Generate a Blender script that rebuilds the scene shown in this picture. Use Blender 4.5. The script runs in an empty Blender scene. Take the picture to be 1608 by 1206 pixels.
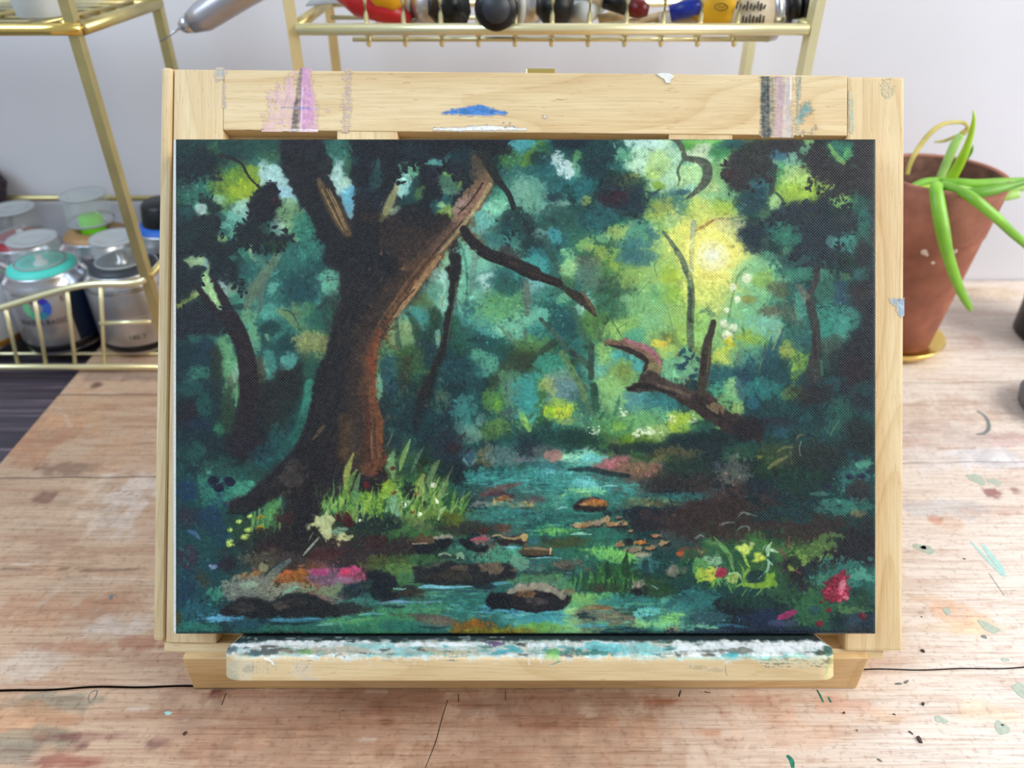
import bpy, bmesh, math, random
import numpy as np
from mathutils import Vector, Matrix

random.seed(7)
rng = np.random.default_rng(11)
scene = bpy.context.scene
COL = scene.collection

# ------------------------------------------------------------------ camera
FPX = 1208.0                    # focal length in pixels of the 1608 x 1206 frame
PITCH = math.radians(34.0)
CAMH = 0.285                    # above the table top
cam_data = bpy.data.cameras.new('camera')
cam_data.sensor_width = 36.0
cam_data.lens = 36.0 * FPX / 1608.0
cam_data.clip_start = 0.01
cam_data.dof.use_dof = True
cam_data.dof.focus_distance = 0.305
cam_data.dof.aperture_fstop = 9.0
cam = bpy.data.objects.new('camera', cam_data)
cam.location = (0, 0, CAMH)
cam.rotation_euler = (math.radians(90) - PITCH, 0, 0)
COL.objects.link(cam)
scene.camera = cam

# ------------------------------------------------------------------ world and daylight
world = bpy.data.worlds.new('room_daylight')
scene.world = world
world.use_nodes = True
bg = world.node_tree.nodes['Background']
bg.inputs['Color'].default_value = (0.84, 0.91, 1.0, 1)
bg.inputs['Strength'].default_value = 0.42

def area(name, loc, target, size, energy, color):
    ld = bpy.data.lights.new(name, 'AREA')
    ld.shape = 'RECTANGLE'
    ld.size, ld.size_y = size
    ld.energy = energy
    ld.color = color
    o = bpy.data.objects.new(name, ld)
    o.location = loc
    o.rotation_euler = (Vector(target) - Vector(loc)).to_track_quat('-Z', 'Y').to_euler()
    COL.objects.link(o)
    return o
area('window_light_right', (1.20, 0.02, 0.82), (0.2, 0.42, 0.05), (0.8, 0.8), 20.0, (1.0, 0.98, 0.95))
area('window_light_left', (-0.95, -0.25, 1.25), (-0.25, 0.5, 0.1), (0.9, 0.9), 17.0, (0.64, 0.81, 1.0))

vs = scene.view_settings
vs.view_transform = 'Standard'
vs.look = 'None'
vs.gamma = 1.0
vs.use_curve_mapping = False
vs.exposure = 0.0

# ------------------------------------------------------------------ geometry of the view
CP = Vector((0, 0, CAMH))
RV = Vector((1, 0, 0))
FV = Vector((0, math.cos(PITCH), -math.sin(PITCH)))
UV = Vector((0, math.sin(PITCH), math.cos(PITCH)))
def ray(px, py):
    return FV + RV * ((px - 804) / FPX) - UV * ((py - 603) / FPX)
def onz(px, py, z=0.0):
    d = ray(px, py); return CP + d * ((z - CAMH) / d.z)
def ony(px, py, Y):
    d = ray(px, py); return CP + d * (Y / d.y)
def efr(a, b, d):               # easel frame: a right, b up the leaning panel, d away from the viewer
    return CP + RV * a + UV * b + FV * d
def ea(px, d): return (px - 804) / FPX * d
def eb(py, d): return -(py - 603) / FPX * d

# ------------------------------------------------------------------ materials
def srgb(c):
    c = np.asarray(c, float) / 255.0
    return np.where(c <= 0.04045, c / 12.92, ((c + 0.055) / 1.055) ** 2.4)
def lin(c): return tuple(srgb(c)) + (1.0,)

MATS = {}
def new_mat(name):
    m = bpy.data.materials.new(name)
    m.use_nodes = True
    MATS[name] = m
    return m, m.node_tree, m.node_tree.nodes['Principled BSDF']
def plain(name, c, rough=0.5, metal=0.0, noise=0.06, scale=80.0, bump=0.0, spec=0.5, trans=0.0, alpha=1.0, ior=1.45, coat=0.0):
    m, nt, p = new_mat(name)
    n = nt.nodes.new('ShaderNodeTexNoise'); n.inputs['Scale'].default_value = scale; n.inputs['Detail'].default_value = 5
    tc = nt.nodes.new('ShaderNodeTexCoord'); nt.links.new(tc.outputs['Object'], n.inputs['Vector'])
    r = nt.nodes.new('ShaderNodeValToRGB')
    l = np.array(srgb(c))
    r.color_ramp.elements[0].color = tuple(np.clip(l * (1 - noise * 2), 0, 1)) + (1,)
    r.color_ramp.elements[1].color = tuple(np.clip(l * (1 + noise * 2), 0, 1)) + (1,)
    r.color_ramp.elements[0].position = 0.3; r.color_ramp.elements[1].position = 0.7
    nt.links.new(n.outputs['Fac'], r.inputs['Fac'])
    nt.links.new(r.outputs['Color'], p.inputs['Base Color'])
    p.inputs['Roughness'].default_value = rough
    p.inputs['Metallic'].default_value = metal
    p.inputs['Specular IOR Level'].default_value = spec
    p.inputs['Transmission Weight'].default_value = trans
    p.inputs['Alpha'].default_value = alpha
    p.inputs['IOR'].default_value = ior
    p.inputs['Coat Weight'].default_value = coat
    if bump:
        b = nt.nodes.new('ShaderNodeBump'); b.inputs['Strength'].default_value = bump; b.inputs['Distance'].default_value = 0.001
        nt.links.new(n.outputs['Fac'], b.inputs['Height']); nt.links.new(b.outputs['Normal'], p.inputs['Normal'])
    return m

def grain_nodes(nt, axis_scale, wave_dir=None, detail=6):
    tc = nt.nodes.new('ShaderNodeTexCoord')
    mp = nt.nodes.new('ShaderNodeMapping'); mp.inputs['Scale'].default_value = axis_scale
    nt.links.new(tc.outputs['Object'], mp.inputs['Vector'])
    n = nt.nodes.new('ShaderNodeTexNoise'); n.inputs['Scale'].default_value = 1.0; n.inputs['Detail'].default_value = detail
    n.inputs['Roughness'].default_value = 0.62
    nt.links.new(mp.outputs['Vector'], n.inputs['Vector'])
    return tc, n

def mixc(nt, fac, a, b, mode='MIX'):
    mx = nt.nodes.new('ShaderNodeMix'); mx.data_type = 'RGBA'; mx.blend_type = mode
    for sock, v in ((mx.inputs[0], fac), (mx.inputs[6], a), (mx.inputs[7], b)):
        if isinstance(v, (int, float)): sock.default_value = v
        elif isinstance(v, tuple): sock.default_value = v
        else: nt.links.new(v, sock)
    return mx.outputs[2]

def ramp(nt, src, stops):
    r = nt.nodes.new('ShaderNodeValToRGB')
    els = r.color_ramp.elements
    while len(els) < len(stops): els.new(0.5)
    for e, (pos, c) in zip(els, stops):
        e.position = pos; e.color = c
    nt.links.new(src, r.inputs['Fac'])
    return r.outputs['Color']

def pine(name, along, c1=(230, 206, 162), c2=(217, 187, 140), dark=(176, 122, 66), vcol=False):
    """pine board whose grain runs along local axis 'x' or 'u' (up the leaning panel) or 'world_x'"""
    m, nt, p = new_mat(name)
    ang = (math.radians(90) - PITCH)
    tc = nt.nodes.new('ShaderNodeTexCoord')
    rot = nt.nodes.new('ShaderNodeMapping')
    rot.inputs['Rotation'].default_value = (-ang if along != 'world_x' else 0, 0, 0)
    nt.links.new(tc.outputs['Object'], rot.inputs['Vector'])
    def noise(sc, detail=5, rough=0.6):
        mp = nt.nodes.new('ShaderNodeMapping'); mp.inputs['Scale'].default_value = sc
        nt.links.new(rot.outputs['Vector'], mp.inputs['Vector'])
        n = nt.nodes.new('ShaderNodeTexNoise'); n.inputs['Scale'].default_value = 1.0
        n.inputs['Detail'].default_value = detail; n.inputs['Roughness'].default_value = rough
        nt.links.new(mp.outputs['Vector'], n.inputs['Vector'])
        return n.outputs['Fac']
    long_, cross = 1.0, 1.0
    big = (9, 70, 40) if along != 'u' else (70, 9, 40)
    fine = (55, 1500, 900) if along != 'u' else (1500, 55, 900)
    dash = (130, 2200, 900) if along != 'u' else (2200, 130, 900)
    nb, nf, nd = noise(big, 3, 0.5), noise(fine, 4), noise(dash, 2)
    # growth rings: contour lines of a slow noise make the long arches of flat-sawn pine
    nc = noise((5, 34, 18) if along != 'u' else (34, 5, 18), 1, 0.4)
    w1 = nt.nodes.new('ShaderNodeMath'); w1.operation = 'MULTIPLY'; w1.inputs[1].default_value = 13.0; nt.links.new(nc, w1.inputs[0])
    w = nt.nodes.new('ShaderNodeMath'); w.operation = 'FRACT'; nt.links.new(w1.outputs[0], w.inputs[0])
    base = ramp(nt, nb, [(0.30, lin(c2)), (0.62, lin(c1))])
    rings = ramp(nt, w.outputs[0], [(0.0, (0.95, 0.92, 0.87, 1)), (0.12, (1, 1, 1, 1)), (0.62, (0.985, 0.97, 0.95, 1)), (0.97, (0.86, 0.79, 0.69, 1))])
    base = mixc(nt, 0.7, base, rings, 'MULTIPLY')
    fg = ramp(nt, nf, [(0.30, (0.82, 0.77, 0.70, 1)), (0.55, (1, 1, 1, 1)), (0.8, (1.0, 1.0, 1.0, 1))])
    base = mixc(nt, 0.75, base, fg, 'MULTIPLY')
    dg = ramp(nt, nd, [(0.26, lin(dark)), (0.32, (1, 1, 1, 1))])
    base = mixc(nt, 0.7, base, dg, 'MULTIPLY')
    if vcol:                                    # smears of dried paint carried on the mesh (colour + coverage in alpha)
        at = nt.nodes.new('ShaderNodeVertexColor'); at.layer_name = 'Col'
        base = mixc(nt, at.outputs['Alpha'], base, at.outputs['Color'])
    nt.links.new(base, p.inputs['Base Color'])
    p.inputs['Roughness'].default_value = 0.58
    p.inputs['Specular IOR Level'].default_value = 0.35
    b = nt.nodes.new('ShaderNodeBump'); b.inputs['Strength'].default_value = 0.25; b.inputs['Distance'].default_value = 0.0004
    nt.links.new(nf, b.inputs['Height']); nt.links.new(b.outputs['Normal'], p.inputs['Normal'])
    return m

pine('pine_across', 'x'); pine('pine_upright', 'u'); pine('pine_box', 'world_x', (228, 194, 142), (212, 172, 116))
pine('pine_across_smeared', 'x', vcol=True); pine('pine_upright_smeared', 'u', vcol=True)
pine('pine_recess', 'x', (216, 174, 120), (196, 148, 94))
plain('brass', (242, 232, 184), 0.28, 0.62, 0.03, 30)
plain('brass_dull', (206, 190, 132), 0.34, 0.85, 0.05, 60)
plain('brass_bright', (240, 210, 120), 0.2, 0.9, 0.03, 60)
plain('silver', (206, 206, 210), 0.26, 1.0, 0.03, 60)
plain('silver_satin', (196, 193, 198), 0.36, 0.9, 0.04, 60)
plain('clear_plastic', (225, 235, 235), 0.06, 0.0, 0.0, 10, trans=0.0, alpha=0.13, spec=0.8)
plain('frosted_plastic', (180, 184, 184), 0.4, 0.0, 0.03, 60, alpha=0.8)
plain('frosted_cup', (226, 232, 234), 0.4, 0.0, 0.03, 60, alpha=0.72)
plain('black_plastic', (16, 16, 18), 0.35, 0.0, 0.1, 60)
plain('charcoal', (52, 56, 62), 0.45, 0.0, 0.05, 60)
plain('teal_plastic', (84, 214, 196), 0.45, 0.0, 0.03, 60)
plain('red_plastic', (158, 34, 44), 0.4, 0.0, 0.05, 60)
plain('bronze_plastic', (176, 136, 90), 0.45, 0.2, 0.06, 60)
plain('blue_plastic', (36, 104, 200), 0.45, 0.0, 0.05, 60)
plain('green_plastic', (124, 226, 36), 0.45, 0.0, 0.03, 60)
plain('navy_print', (14, 34, 62), 0.3, 0.1, 0.06, 60)
plain('white_print', (232, 236, 236), 0.5, 0.0, 0.03, 60)
plain('gold_print', (176, 128, 60), 0.35, 0.6, 0.05, 60)
plain('dark_print', (40, 40, 46), 0.6, 0.0, 0.05, 60)
plain('terracotta', (158, 102, 82), 0.78, 0.0, 0.14, 55, bump=0.2, spec=0.25)
plain('terracotta_rim', (160, 106, 88), 0.8, 0.0, 0.12, 70, bump=0.2, spec=0.25)
plain('soil', (52, 34, 26), 0.95, 0.0, 0.3, 300, bump=0.8, spec=0.1)
plain('lime_scale', (212, 186, 172), 0.9, 0.0, 0.1, 300)
plain('leaf_green', (126, 182, 54), 0.38, 0.0, 0.10, 60)
plain('leaf_pale', (170, 208, 112), 0.4, 0.0, 0.10, 60)
plain('leaf_lime', (168, 206, 52), 0.36, 0.0, 0.08, 60)
plain('leaf_deep', (104, 158, 46), 0.36, 0.0, 0.10, 60)
plain('leaf_dry', (196, 178, 92), 0.6, 0.0, 0.12, 90)
plain('leaf_tip', (92, 96, 44), 0.6, 0.0, 0.12, 90)
plain('tube_white', (226, 226, 220), 0.4, 0.0, 0.03, 60)
plain('tube_red', (190, 34, 40), 0.35, 0.0, 0.05, 60)
plain('tube_yellow', (222, 160, 24), 0.4, 0.0, 0.05, 60)
plain('tube_grey', (170, 172, 170), 0.4, 0.2, 0.05, 60)
plain('tube_cream', (216, 200, 174), 0.45, 0.0, 0.05, 60)
plain('label_yellow', (240, 186, 40), 0.5, 0.0, 0.04, 60)
plain('ink_olive', (120, 92, 20), 0.6, 0.0, 0.04, 60)
plain('pen_blue', (20, 44, 150), 0.3, 0.0, 0.05, 60)
plain('pen_red', (104, 12, 14), 0.3, 0.0, 0.05, 60)
plain('stick_wood', (214, 186, 140), 0.6, 0.0, 0.08, 200)
plain('wall_paint', (224, 223, 228), 0.85, 0.0, 0.012, 14, spec=0.2)
plain('canvas_raw', (236, 234, 226), 0.85, 0.0, 0.05, 900, bump=0.3, spec=0.2)
plain('gesso_flake', (226, 224, 216), 0.7, 0.0, 0.05, 400)
plain('chip_brown', (72, 52, 46), 0.6, 0.0, 0.2, 900)
plain('chip_grey', (120, 120, 108), 0.8, 0.0, 0.15, 900)
plain('paint_sage', (178, 186, 168), 0.35, 0.0, 0.06, 700)
plain('paint_viridian', (30, 120, 96), 0.35, 0.0, 0.2, 700)
plain('paint_aqua', (172, 210, 200), 0.5, 0.0, 0.05, 500)
plain('paint_grey', (122, 128, 126), 0.5, 0.0, 0.1, 500)
plain('fuzz_dark', (64, 58, 66), 0.95, 0.0, 0.25, 500, bump=1.0, spec=0.1)
plain('ash_grey', (104, 108, 112), 0.6, 0.0, 0.1, 100)
for i, c in enumerate([(120, 200, 150), (96, 190, 150), (70, 150, 170), (60, 110, 214), (70, 60, 190), (96, 40, 150), (140, 40, 130), (150, 190, 140)]):
    plain('wheel_%d' % i, c, 0.45, 0.0, 0.03, 60)

# ------------------------------------------------------------------ object helpers
def root_off(parent):
    v = Vector((0, 0, 0))
    while parent is not None:
        v += parent.location; parent = parent.parent
    return v
def put(name, me, mat, parent=None, origin=None, smooth=False):
    """me is in world coordinates; becomes one mesh object"""
    if isinstance(me, bmesh.types.BMesh):
        bm = me; me = bpy.data.meshes.new(name); bm.normal_update(); bm.to_mesh(me); bm.free()
    if mat is not None:
        mats = mat if isinstance(mat, (list, tuple)) else [mat]
        for k in mats: me.materials.append(MATS[k])
    if smooth:
        me.polygons.foreach_set('use_smooth', np.ones(len(me.polygons), dtype=bool))
    o = bpy.data.objects.new(name, me)
    COL.objects.link(o)
    if parent is not None:
        o.parent = parent
        me.transform(Matrix.Translation(-root_off(parent)))
    else:
        if origin is None:
            co = np.empty(len(me.vertices) * 3); me.vertices.foreach_get('co', co); co = co.reshape(-1, 3)
            origin = Vector(((co[:, 0].min() + co[:, 0].max()) / 2, (co[:, 1].min() + co[:, 1].max()) / 2, co[:, 2].min()))
        me.transform(Matrix.Translation(-Vector(origin))); o.location = origin
    return o
def tag(o, label, cat, group=None):
    o['label'] = label; o['category'] = cat
    if group: o['group'] = group
    return o
def thing(name, loc, label, cat, group=None):
    o = bpy.data.objects.new(name, None); COL.objects.link(o); o.location = loc
    o.empty_display_size = 0.02
    return tag(o, label, cat, group)

def bm_box(pts8, bevel=0.0, seg=2):
    bm = bmesh.new()
    v = [bm.verts.new(p) for p in pts8]
    for f in ((0, 1, 2, 3), (7, 6, 5, 4), (0, 4, 5, 1), (1, 5, 6, 2), (2, 6, 7, 3), (3, 7, 4, 0)):
        bm.faces.new([v[i] for i in f])
    bmesh.ops.recalc_face_normals(bm, faces=bm.faces)
    if bevel:
        bmesh.ops.bevel(bm, geom=bm.edges[:], offset=bevel, segments=seg, affect='EDGES', profile=0.6)
    return bm
def wbox(x0, x1, y0, y1, z0, z1, bevel=0.0):
    return bm_box([(x0, y0, z0), (x1, y0, z0), (x1, y1, z0), (x0, y1, z0), (x0, y0, z1), (x1, y0, z1), (x1, y1, z1), (x0, y1, z1)], bevel)
PANEL_ROLL = math.radians(-0.55); PANEL_TILT = math.radians(0.66); PC = (ea(835, 0.312), eb(560, 0.312), 0.312)
def panel_xf(a, b, d):
    a0, b0, d0 = a - PC[0], b - PC[1], d - PC[2]
    a1 = a0 * math.cos(PANEL_ROLL) - b0 * math.sin(PANEL_ROLL)
    b1 = a0 * math.sin(PANEL_ROLL) + b0 * math.cos(PANEL_ROLL)
    b2 = b1 * math.cos(PANEL_TILT) - d0 * math.sin(PANEL_TILT)
    d2 = b1 * math.sin(PANEL_TILT) + d0 * math.cos(PANEL_TILT)
    return a1 + PC[0], b2 + PC[1], d2 + PC[2]
def ebox(px0, py0, px1, py1, d0, d1, bevel=0.0, panel=True):
    a0, a1, b0, b1 = ea(px0, d0), ea(px1, d0), eb(py1, d0), eb(py0, d0)
    pts = []
    for d in (d0, d1):
        for a, b in ((a0, b0), (a1, b0), (a1, b1), (a0, b1)):
            q = panel_xf(a, b, d) if panel else (a, b, d)
            pts.append(efr(*q))
    return bm_box(pts, bevel)
def catmull(pts, n=8):
    P = [np.array(p, float) for p in pts]
    if len(P) < 3 : return P
    P = [2 * P[0] - P[1]] + P + [2 * P[-1] - P[-2]]
    out = []
    for i in range(1, len(P) - 2):
        for k in range(n):
            t = k / n
            out.append(0.5 * ((2 * P[i]) + (-P[i - 1] + P[i + 1]) * t + (2 * P[i - 1] - 5 * P[i] + 4 * P[i + 1] - P[i + 2]) * t * t + (-P[i - 1] + 3 * P[i] - 3 * P[i + 1] + P[i + 2]) * t ** 3))
    out.append(P[-2]); return out
def bm_tube(pts, radii, sides=8, flat=1.0, up=(0, 0, 1), bm=None, smooth_n=0, phase=0.0):
    """swept tube; pts may carry a radius each; flat squeezes one axis"""
    if bm is None: bm = bmesh.new()
    pts = [np.array(p, float) for p in pts]
    if not hasattr(radii, '__len__'): radii = [radii] * len(pts)
    if smooth_n:
        Q = catmull([np.append(p, r) for p, r in zip(pts, radii)], smooth_n)
        pts = [q[:3] for q in Q]; radii = [max(q[3], 1e-5) for q in Q]
    rings = []
    ref = np.array(up, float)
    for i, p in enumerate(pts):
        t = pts[min(i + 1, len(pts) - 1)] - pts[max(i - 1, 0)]
        t = t / (np.linalg.norm(t) + 1e-12)
        s = np.cross(t, ref)
        if np.linalg.norm(s) < 1e-4: s = np.cross(t, np.array([0.3, 1, 0.2]))
        s /= np.linalg.norm(s); w = np.cross(s, t)
        rings.append([bm.verts.new(p + (s * math.cos(2 * math.pi * k / sides + phase) + w * flat * math.sin(2 * math.pi * k / sides + phase)) * radii[i]) for k in range(sides)])
    for a, b in zip(rings[:-1], rings[1:]):
        for k in range(sides):
            bm.faces.new((a[k], a[(k + 1) % sides], b[(k + 1) % sides], b[k]))
    bm.faces.new(rings[0][::-1]); bm.faces.new(rings[-1])
    bmesh.ops.recalc_face_normals(bm, faces=bm.faces)
    return bm
def bm_lathe(prof, seg=40, origin=(0, 0, 0), axis=None, closed=False):
    """prof: list of (r, h) ; axis: direction of h"""
    bm = bmesh.new()
    ax = Vector(axis).normalized() if axis is not None else Vector((0, 0, 1))
    q = Vector((0, 0, 1)).rotation_difference(ax).to_matrix()
    O = Vector(origin)
    rings = []
    for r, h in prof:
        if r < 1e-6: rings.append([bm.verts.new(O + q @ Vector((0, 0, h)))])
        else: rings.append([bm.verts.new(O + q @ Vector((r * math.cos(2 * math.pi * k / seg), r * math.sin(2 * math.pi * k / seg), h))) for k in range(seg)])
    prs = list(zip(rings[:-1], rings[1:]))
    if closed: prs.append((rings[-1], rings[0]))
    for a, b in prs:
        if len(a) == 1 and len(b) == 1: continue
        for k in range(seg):
            k2 = (k + 1) % seg
            if len(a) == 1: bm.faces.new((a[0], b[k2], b[k]))
            elif len(b) == 1: bm.faces.new((a[k], a[k2], b[0]))
            else: bm.faces.new((a[k], a[k2], b[k2], b[k]))
    bmesh.ops.recalc_face_normals(bm, faces=bm.faces)
    return bm
def grid_mesh(name, pos, col=None, alpha=None, extra=None):
    """pos (ny,nx,3) world points; col (ny,nx,3) sRGB 0..255"""
    ny, nx = pos.shape[:2]
    idx = np.arange(nx * ny).reshape(ny, nx)
    q = np.stack([idx[:-1, :-1], idx[:-1, 1:], idx[1:, 1:], idx[1:, :-1]], -1).reshape(-1, 4)
    verts = pos.reshape(-1, 3)
    me = bpy.data.meshes.new(name)
    nq = len(q)
    me.vertices.add(len(verts)); me.vertices.foreach_set('co', verts.astype(np.float32).ravel())
    me.loops.add(nq * 4); me.loops.foreach_set('vertex_index', q.astype(np.int32).ravel())
    me.polygons.add(nq); me.polygons.foreach_set('loop_start', np.arange(0, nq * 4, 4, dtype=np.int32))
    me.update(calc_edges=True)
    me.polygons.foreach_set('use_smooth', np.ones(nq, dtype=bool))
    if col is not None:
        ca = me.color_attributes.new('Col', 'FLOAT_COLOR', 'POINT')
        buf = np.ones((len(verts), 4), dtype=np.float32)
        buf[:, :3] = srgb(np.clip(col.reshape(-1, 3), 0, 255))
        if alpha is not None: buf[:, 3] = alpha.ravel()
        ca.data.foreach_set('color', buf.ravel())
    return me

# ------------------------------------------------------------------ numpy painter (flat paint on canvas, smears, stains)
def vnoise(h, w, cell, seed, cellx=None):
    r = np.random.default_rng(seed)
    cx = cellx or cell
    gy, gx = int(h / cell) + 3, int(w / cx) + 3
    g = r.random((gy, gx))
    y = np.arange(h) / cell; x = np.arange(w) / cx
    y0 = y.astype(int); x0 = x.astype(int)
    fy = (y - y0)[:, None]; fx = (x - x0)[None, :]
    fy = fy * fy * (3 - 2 * fy); fx = fx * fx * (3 - 2 * fx)
    a = g[np.ix_(y0, x0)]; b = g[np.ix_(y0, x0 + 1)]; c = g[np.ix_(y0 + 1, x0)]; d = g[np.ix_(y0 + 1, x0 + 1)]
    return (a * (1 - fx) + b * fx) * (1 - fy) + (c * (1 - fx) + d * fx) * fy
def fbm(h, w, cell, seed, octs=4, cellx=None):
    s = 0; amp = 1; tot = 0
    for k in range(octs):
        s = s + amp * vnoise(h, w, max(cell / 2 ** k, 1.2), seed + 17 * k, max((cellx or cell) / 2 ** k, 1.2))
        tot += amp; amp *= 0.55
    return s / tot
def blur(a, n):
    n = int(n)
    if n < 1: return a
    for _ in range(2):
        for ax in (0, 1):
            pad = [(0, 0)] * a.ndim; pad[ax] = (n + 1, n)
            c = np.cumsum(np.pad(a, pad, mode='edge'), axis=ax)
            k = 2 * n + 1
            L = a.shape[ax]
            hi = np.take(c, np.arange(k, k + L), axis=ax); lo = np.take(c, np.arange(0, L), axis=ax)
            a = (hi - lo) / k
    return a

class Painter:
    """buffer over photo pixels x0..x1, y0..y1 at s samples per pixel; colours sRGB 0..255"""
    def __init__(self, x0, y0, x1, y1, s=1.0, base=(128, 128, 128), seed=1):
        self.x0, self.y0, self.s = x0, y0, s
        self.w = int(round((x1 - x0) * s)); self.h = int(round((y1 - y0) * s))
        self.c = np.zeros((self.h, self.w, 3)) + np.array(base, float)
        self.a = np.zeros((self.h, self.w))
        self.ht = np.zeros((self.h, self.w))
        H, W = self.h, self.w
        self.n1 = fbm(H, W, 26 * s, seed, 4) - 0.5
        self.n2 = fbm(H, W, 26 * s, seed + 5, 4) - 0.5
        self.nf = fbm(H, W, 5 * s, seed + 9, 3) - 0.5
        self.nf2 = fbm(H, W, 7 * s, seed + 13, 3) - 0.5
        g = np.random.default_rng(seed + 21).random((H, W))
        self.gr = blur(g, 1); self.gr = (self.gr - 0.5) * 3.2        # fine dry-brush tooth
        def nrm(q, sd): return (q - q.mean()) / (q.std() + 1e-6) * sd
        self.n1, self.n2, self.nf, self.nf2 = (nrm(q, 0.23) for q in (self.n1, self.n2, self.nf, self.nf2))
        a1 = fbm(H, W, 2.2 * s, seed + 31, 2, 7 * s); a2 = fbm(H, W, 7 * s, seed + 37, 2, 2.2 * s)
        k_ = np.clip((fbm(H, W, 50 * s, seed + 41, 2) - 0.5) * 9 + 0.5, 0, 1)
        self.lf = nrm(a1 * k_ + a2 * (1 - k_), 0.20) + nrm(fbm(H, W, 9 * s, seed + 43, 3), 0.16) + nrm(self.gr, 0.17)   # brushed scumble
        self.rs = np.random.default_rng(seed + 3)
    def win(self, x0, y0, x1, y1):
        s = self.s
        i0 = max(0, int((y0 - self.y0) * s)); i1 = min(self.h, int((y1 - self.y0) * s) + 2)
        j0 = max(0, int((x0 - self.x0) * s)); j1 = min(self.w, int((x1 - self.x0) * s) + 2)
        if i1 <= i0 or j1 <= j0: return None
        X = self.x0 + (np.arange(j0, j1) + 0.5) / s; Y = self.y0 + (np.arange(i0, i1) + 0.5) / s
        return (slice(i0, i1), slice(j0, j1)), X[None, :], Y[:, None]
    def lay(self, sl, m, col, var=0.0, h=0.0):
        m = np.clip(m, 0, 1)
        c = np.array(col, float)
        if var: c = c * (1 + var * (1.3 * self.nf2[sl] + 1.4 * self.lf[sl])[..., None])
        self.c[sl] += (c - self.c[sl]) * m[..., None]
        self.a[sl] = np.maximum(self.a[sl], m)
        if h: self.ht[sl] += h * m
    def blob(self, x, y, rx, ry, col, a=1.0, soft=0.5, rough=0.35, ang=0.0, dry=0.0, var=0.08, h=0.0, scum=0.75):
        R = max(rx, ry) * (1.35 + rough) + 2
        w = self.win(x - R, y - R, x + R, y + R)
        if w is None: return
        sl, X, Y = w
        k = math.radians(ang); dx, dy = X - x, Y - y
        u = (dx * math.cos(k) + dy * math.sin(k)) / rx; v = (-dx * math.sin(k) + dy * math.cos(k)) / ry
        d = np.sqrt(u * u + v * v) + rough * (self.n1[sl] * 2.2 + self.nf[sl] * 1.3)
        m = np.clip((1 + soft * 0.5 - d) / max(soft, 0.03), 0, 1)
        m = m * m * (3 - 2 * m)
        if soft >= 0.55 and scum and min(rx, ry) > 3.2:
            m2 = np.clip((m - 0.5 + self.lf[sl]) / 0.55 + 0.5, 0, 1)
            m = m * (1 - scum) + m2 * scum * np.clip(m * 5, 0, 1)
        if dry: m = np.clip(m - dry * np.clip(0.5 + self.gr[sl], 0, 1) * (1.6 - m), 0, 1)
        self.lay(sl, m * a, col, var, h)
    def stroke(self, pts, wid, col, a=1.0, soft=0.35, rough=0.15, dry=0.0, var=0.1, h=0.0, smooth=6, streak=0.0):
        """wid: full width at each point (or one value)"""
        if not hasattr(wid, '__len__'): wid = [wid] * len(pts)
        if len(wid) != len(pts):
            wid = np.interp(np.linspace(0, 1, len(pts)), np.linspace(0, 1, len(wid)), wid)
        P = [np.array([p[0], p[1], q]) for p, q in zip(pts, wid)]
        if smooth and len(P) > 2: P = catmull(P, smooth)
        P = np.array(P)
        wm = P[:, 2].max()
        w = self.win(P[:, 0].min() - wm, P[:, 1].min() - wm, P[:, 0].max() + wm, P[:, 1].max() + wm)
        if w is None: return
        sl, X, Y = w
        X = X + self.n1[sl] * min(wm, 14) * rough * 1.4 + self.nf[sl] * rough * 5
        Y = Y + self.n2[sl] * min(wm, 14) * rough * 1.4 + self.nf2[sl] * rough * 5
        best = np.full(X.shape, 9.0)
        for (xa, ya, wa), (xb, yb, wb) in zip(P[:-1], P[1:]):
            vx, vy = xb - xa, yb - ya; L = vx * vx + vy * vy + 1e-9
            t = np.clip(((X - xa) * vx + (Y - ya) * vy) / L, 0, 1)
            d = np.hypot(X - xa - t * vx, Y - ya - t * vy) / (np.maximum(wa + (wb - wa) * t, 0.8) / 2)
            best = np.minimum(best, d)
        sf = max(soft, 1.2 / max(wm, 1.5))
        m = np.clip((1 + sf * 0.5 - best) / sf, 0, 1)
        if dry: m = np.clip(m - dry * np.clip(0.5 + self.gr[sl], 0, 1) * (1.6 - m), 0, 1)
        self.lay(sl, m * a, col, var, h)
    def poly(self, pts, col, a=1.0, soft=2.0, rough=3.0, dry=0.0, var=0.1, h=0.0, curve=True):
        pts = [np.array(p, float) for p in pts]
        if curve:
            n = len(pts)
            ext = [pts[-1]] + pts + [pts[0], pts[1]]
            out = []
            for i in range(1, n + 1):
                p0, p1, p2, p3 = ext[i - 1], ext[i], ext[i + 1], ext[i + 2] if i + 2 < len(ext) else pts[1]
                for k in range(4):
                    t = k / 4
                    out.append(0.5 * (2 * p1 + (p2 - p0) * t + (2 * p0 - 5 * p1 + 4 * p2 - p3) * t * t + (3 * p1 - p0 - 3 * p2 + p3) * t ** 3))
            pts = out
        P = np.array(pts)
        g = soft + rough + 3
        w = self.win(P[:, 0].min() - g, P[:, 1].min() - g, P[:, 0].max() + g, P[:, 1].max() + g)
        if w is None: return
        sl, X, Y = w
        X = X + self.n1[sl] * rough * 2 + self.nf[sl] * rough * 3
        Y = Y + self.n2[sl] * rough * 2 + self.nf2[sl] * rough * 3
        ins = np.zeros(X.shape, bool)
        for i in range(len(P)):
            xa, ya = P[i - 1]; xb, yb = P[i]
            if abs(yb - ya) < 1e-9: continue
            cnd = ((ya > Y) != (yb > Y)) & (X < (xb - xa) * (Y - ya) / (yb - ya) + xa)
            ins ^= cnd
        m = blur(ins.astype(float), max(soft * self.s * 0.6, 1.0))
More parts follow.
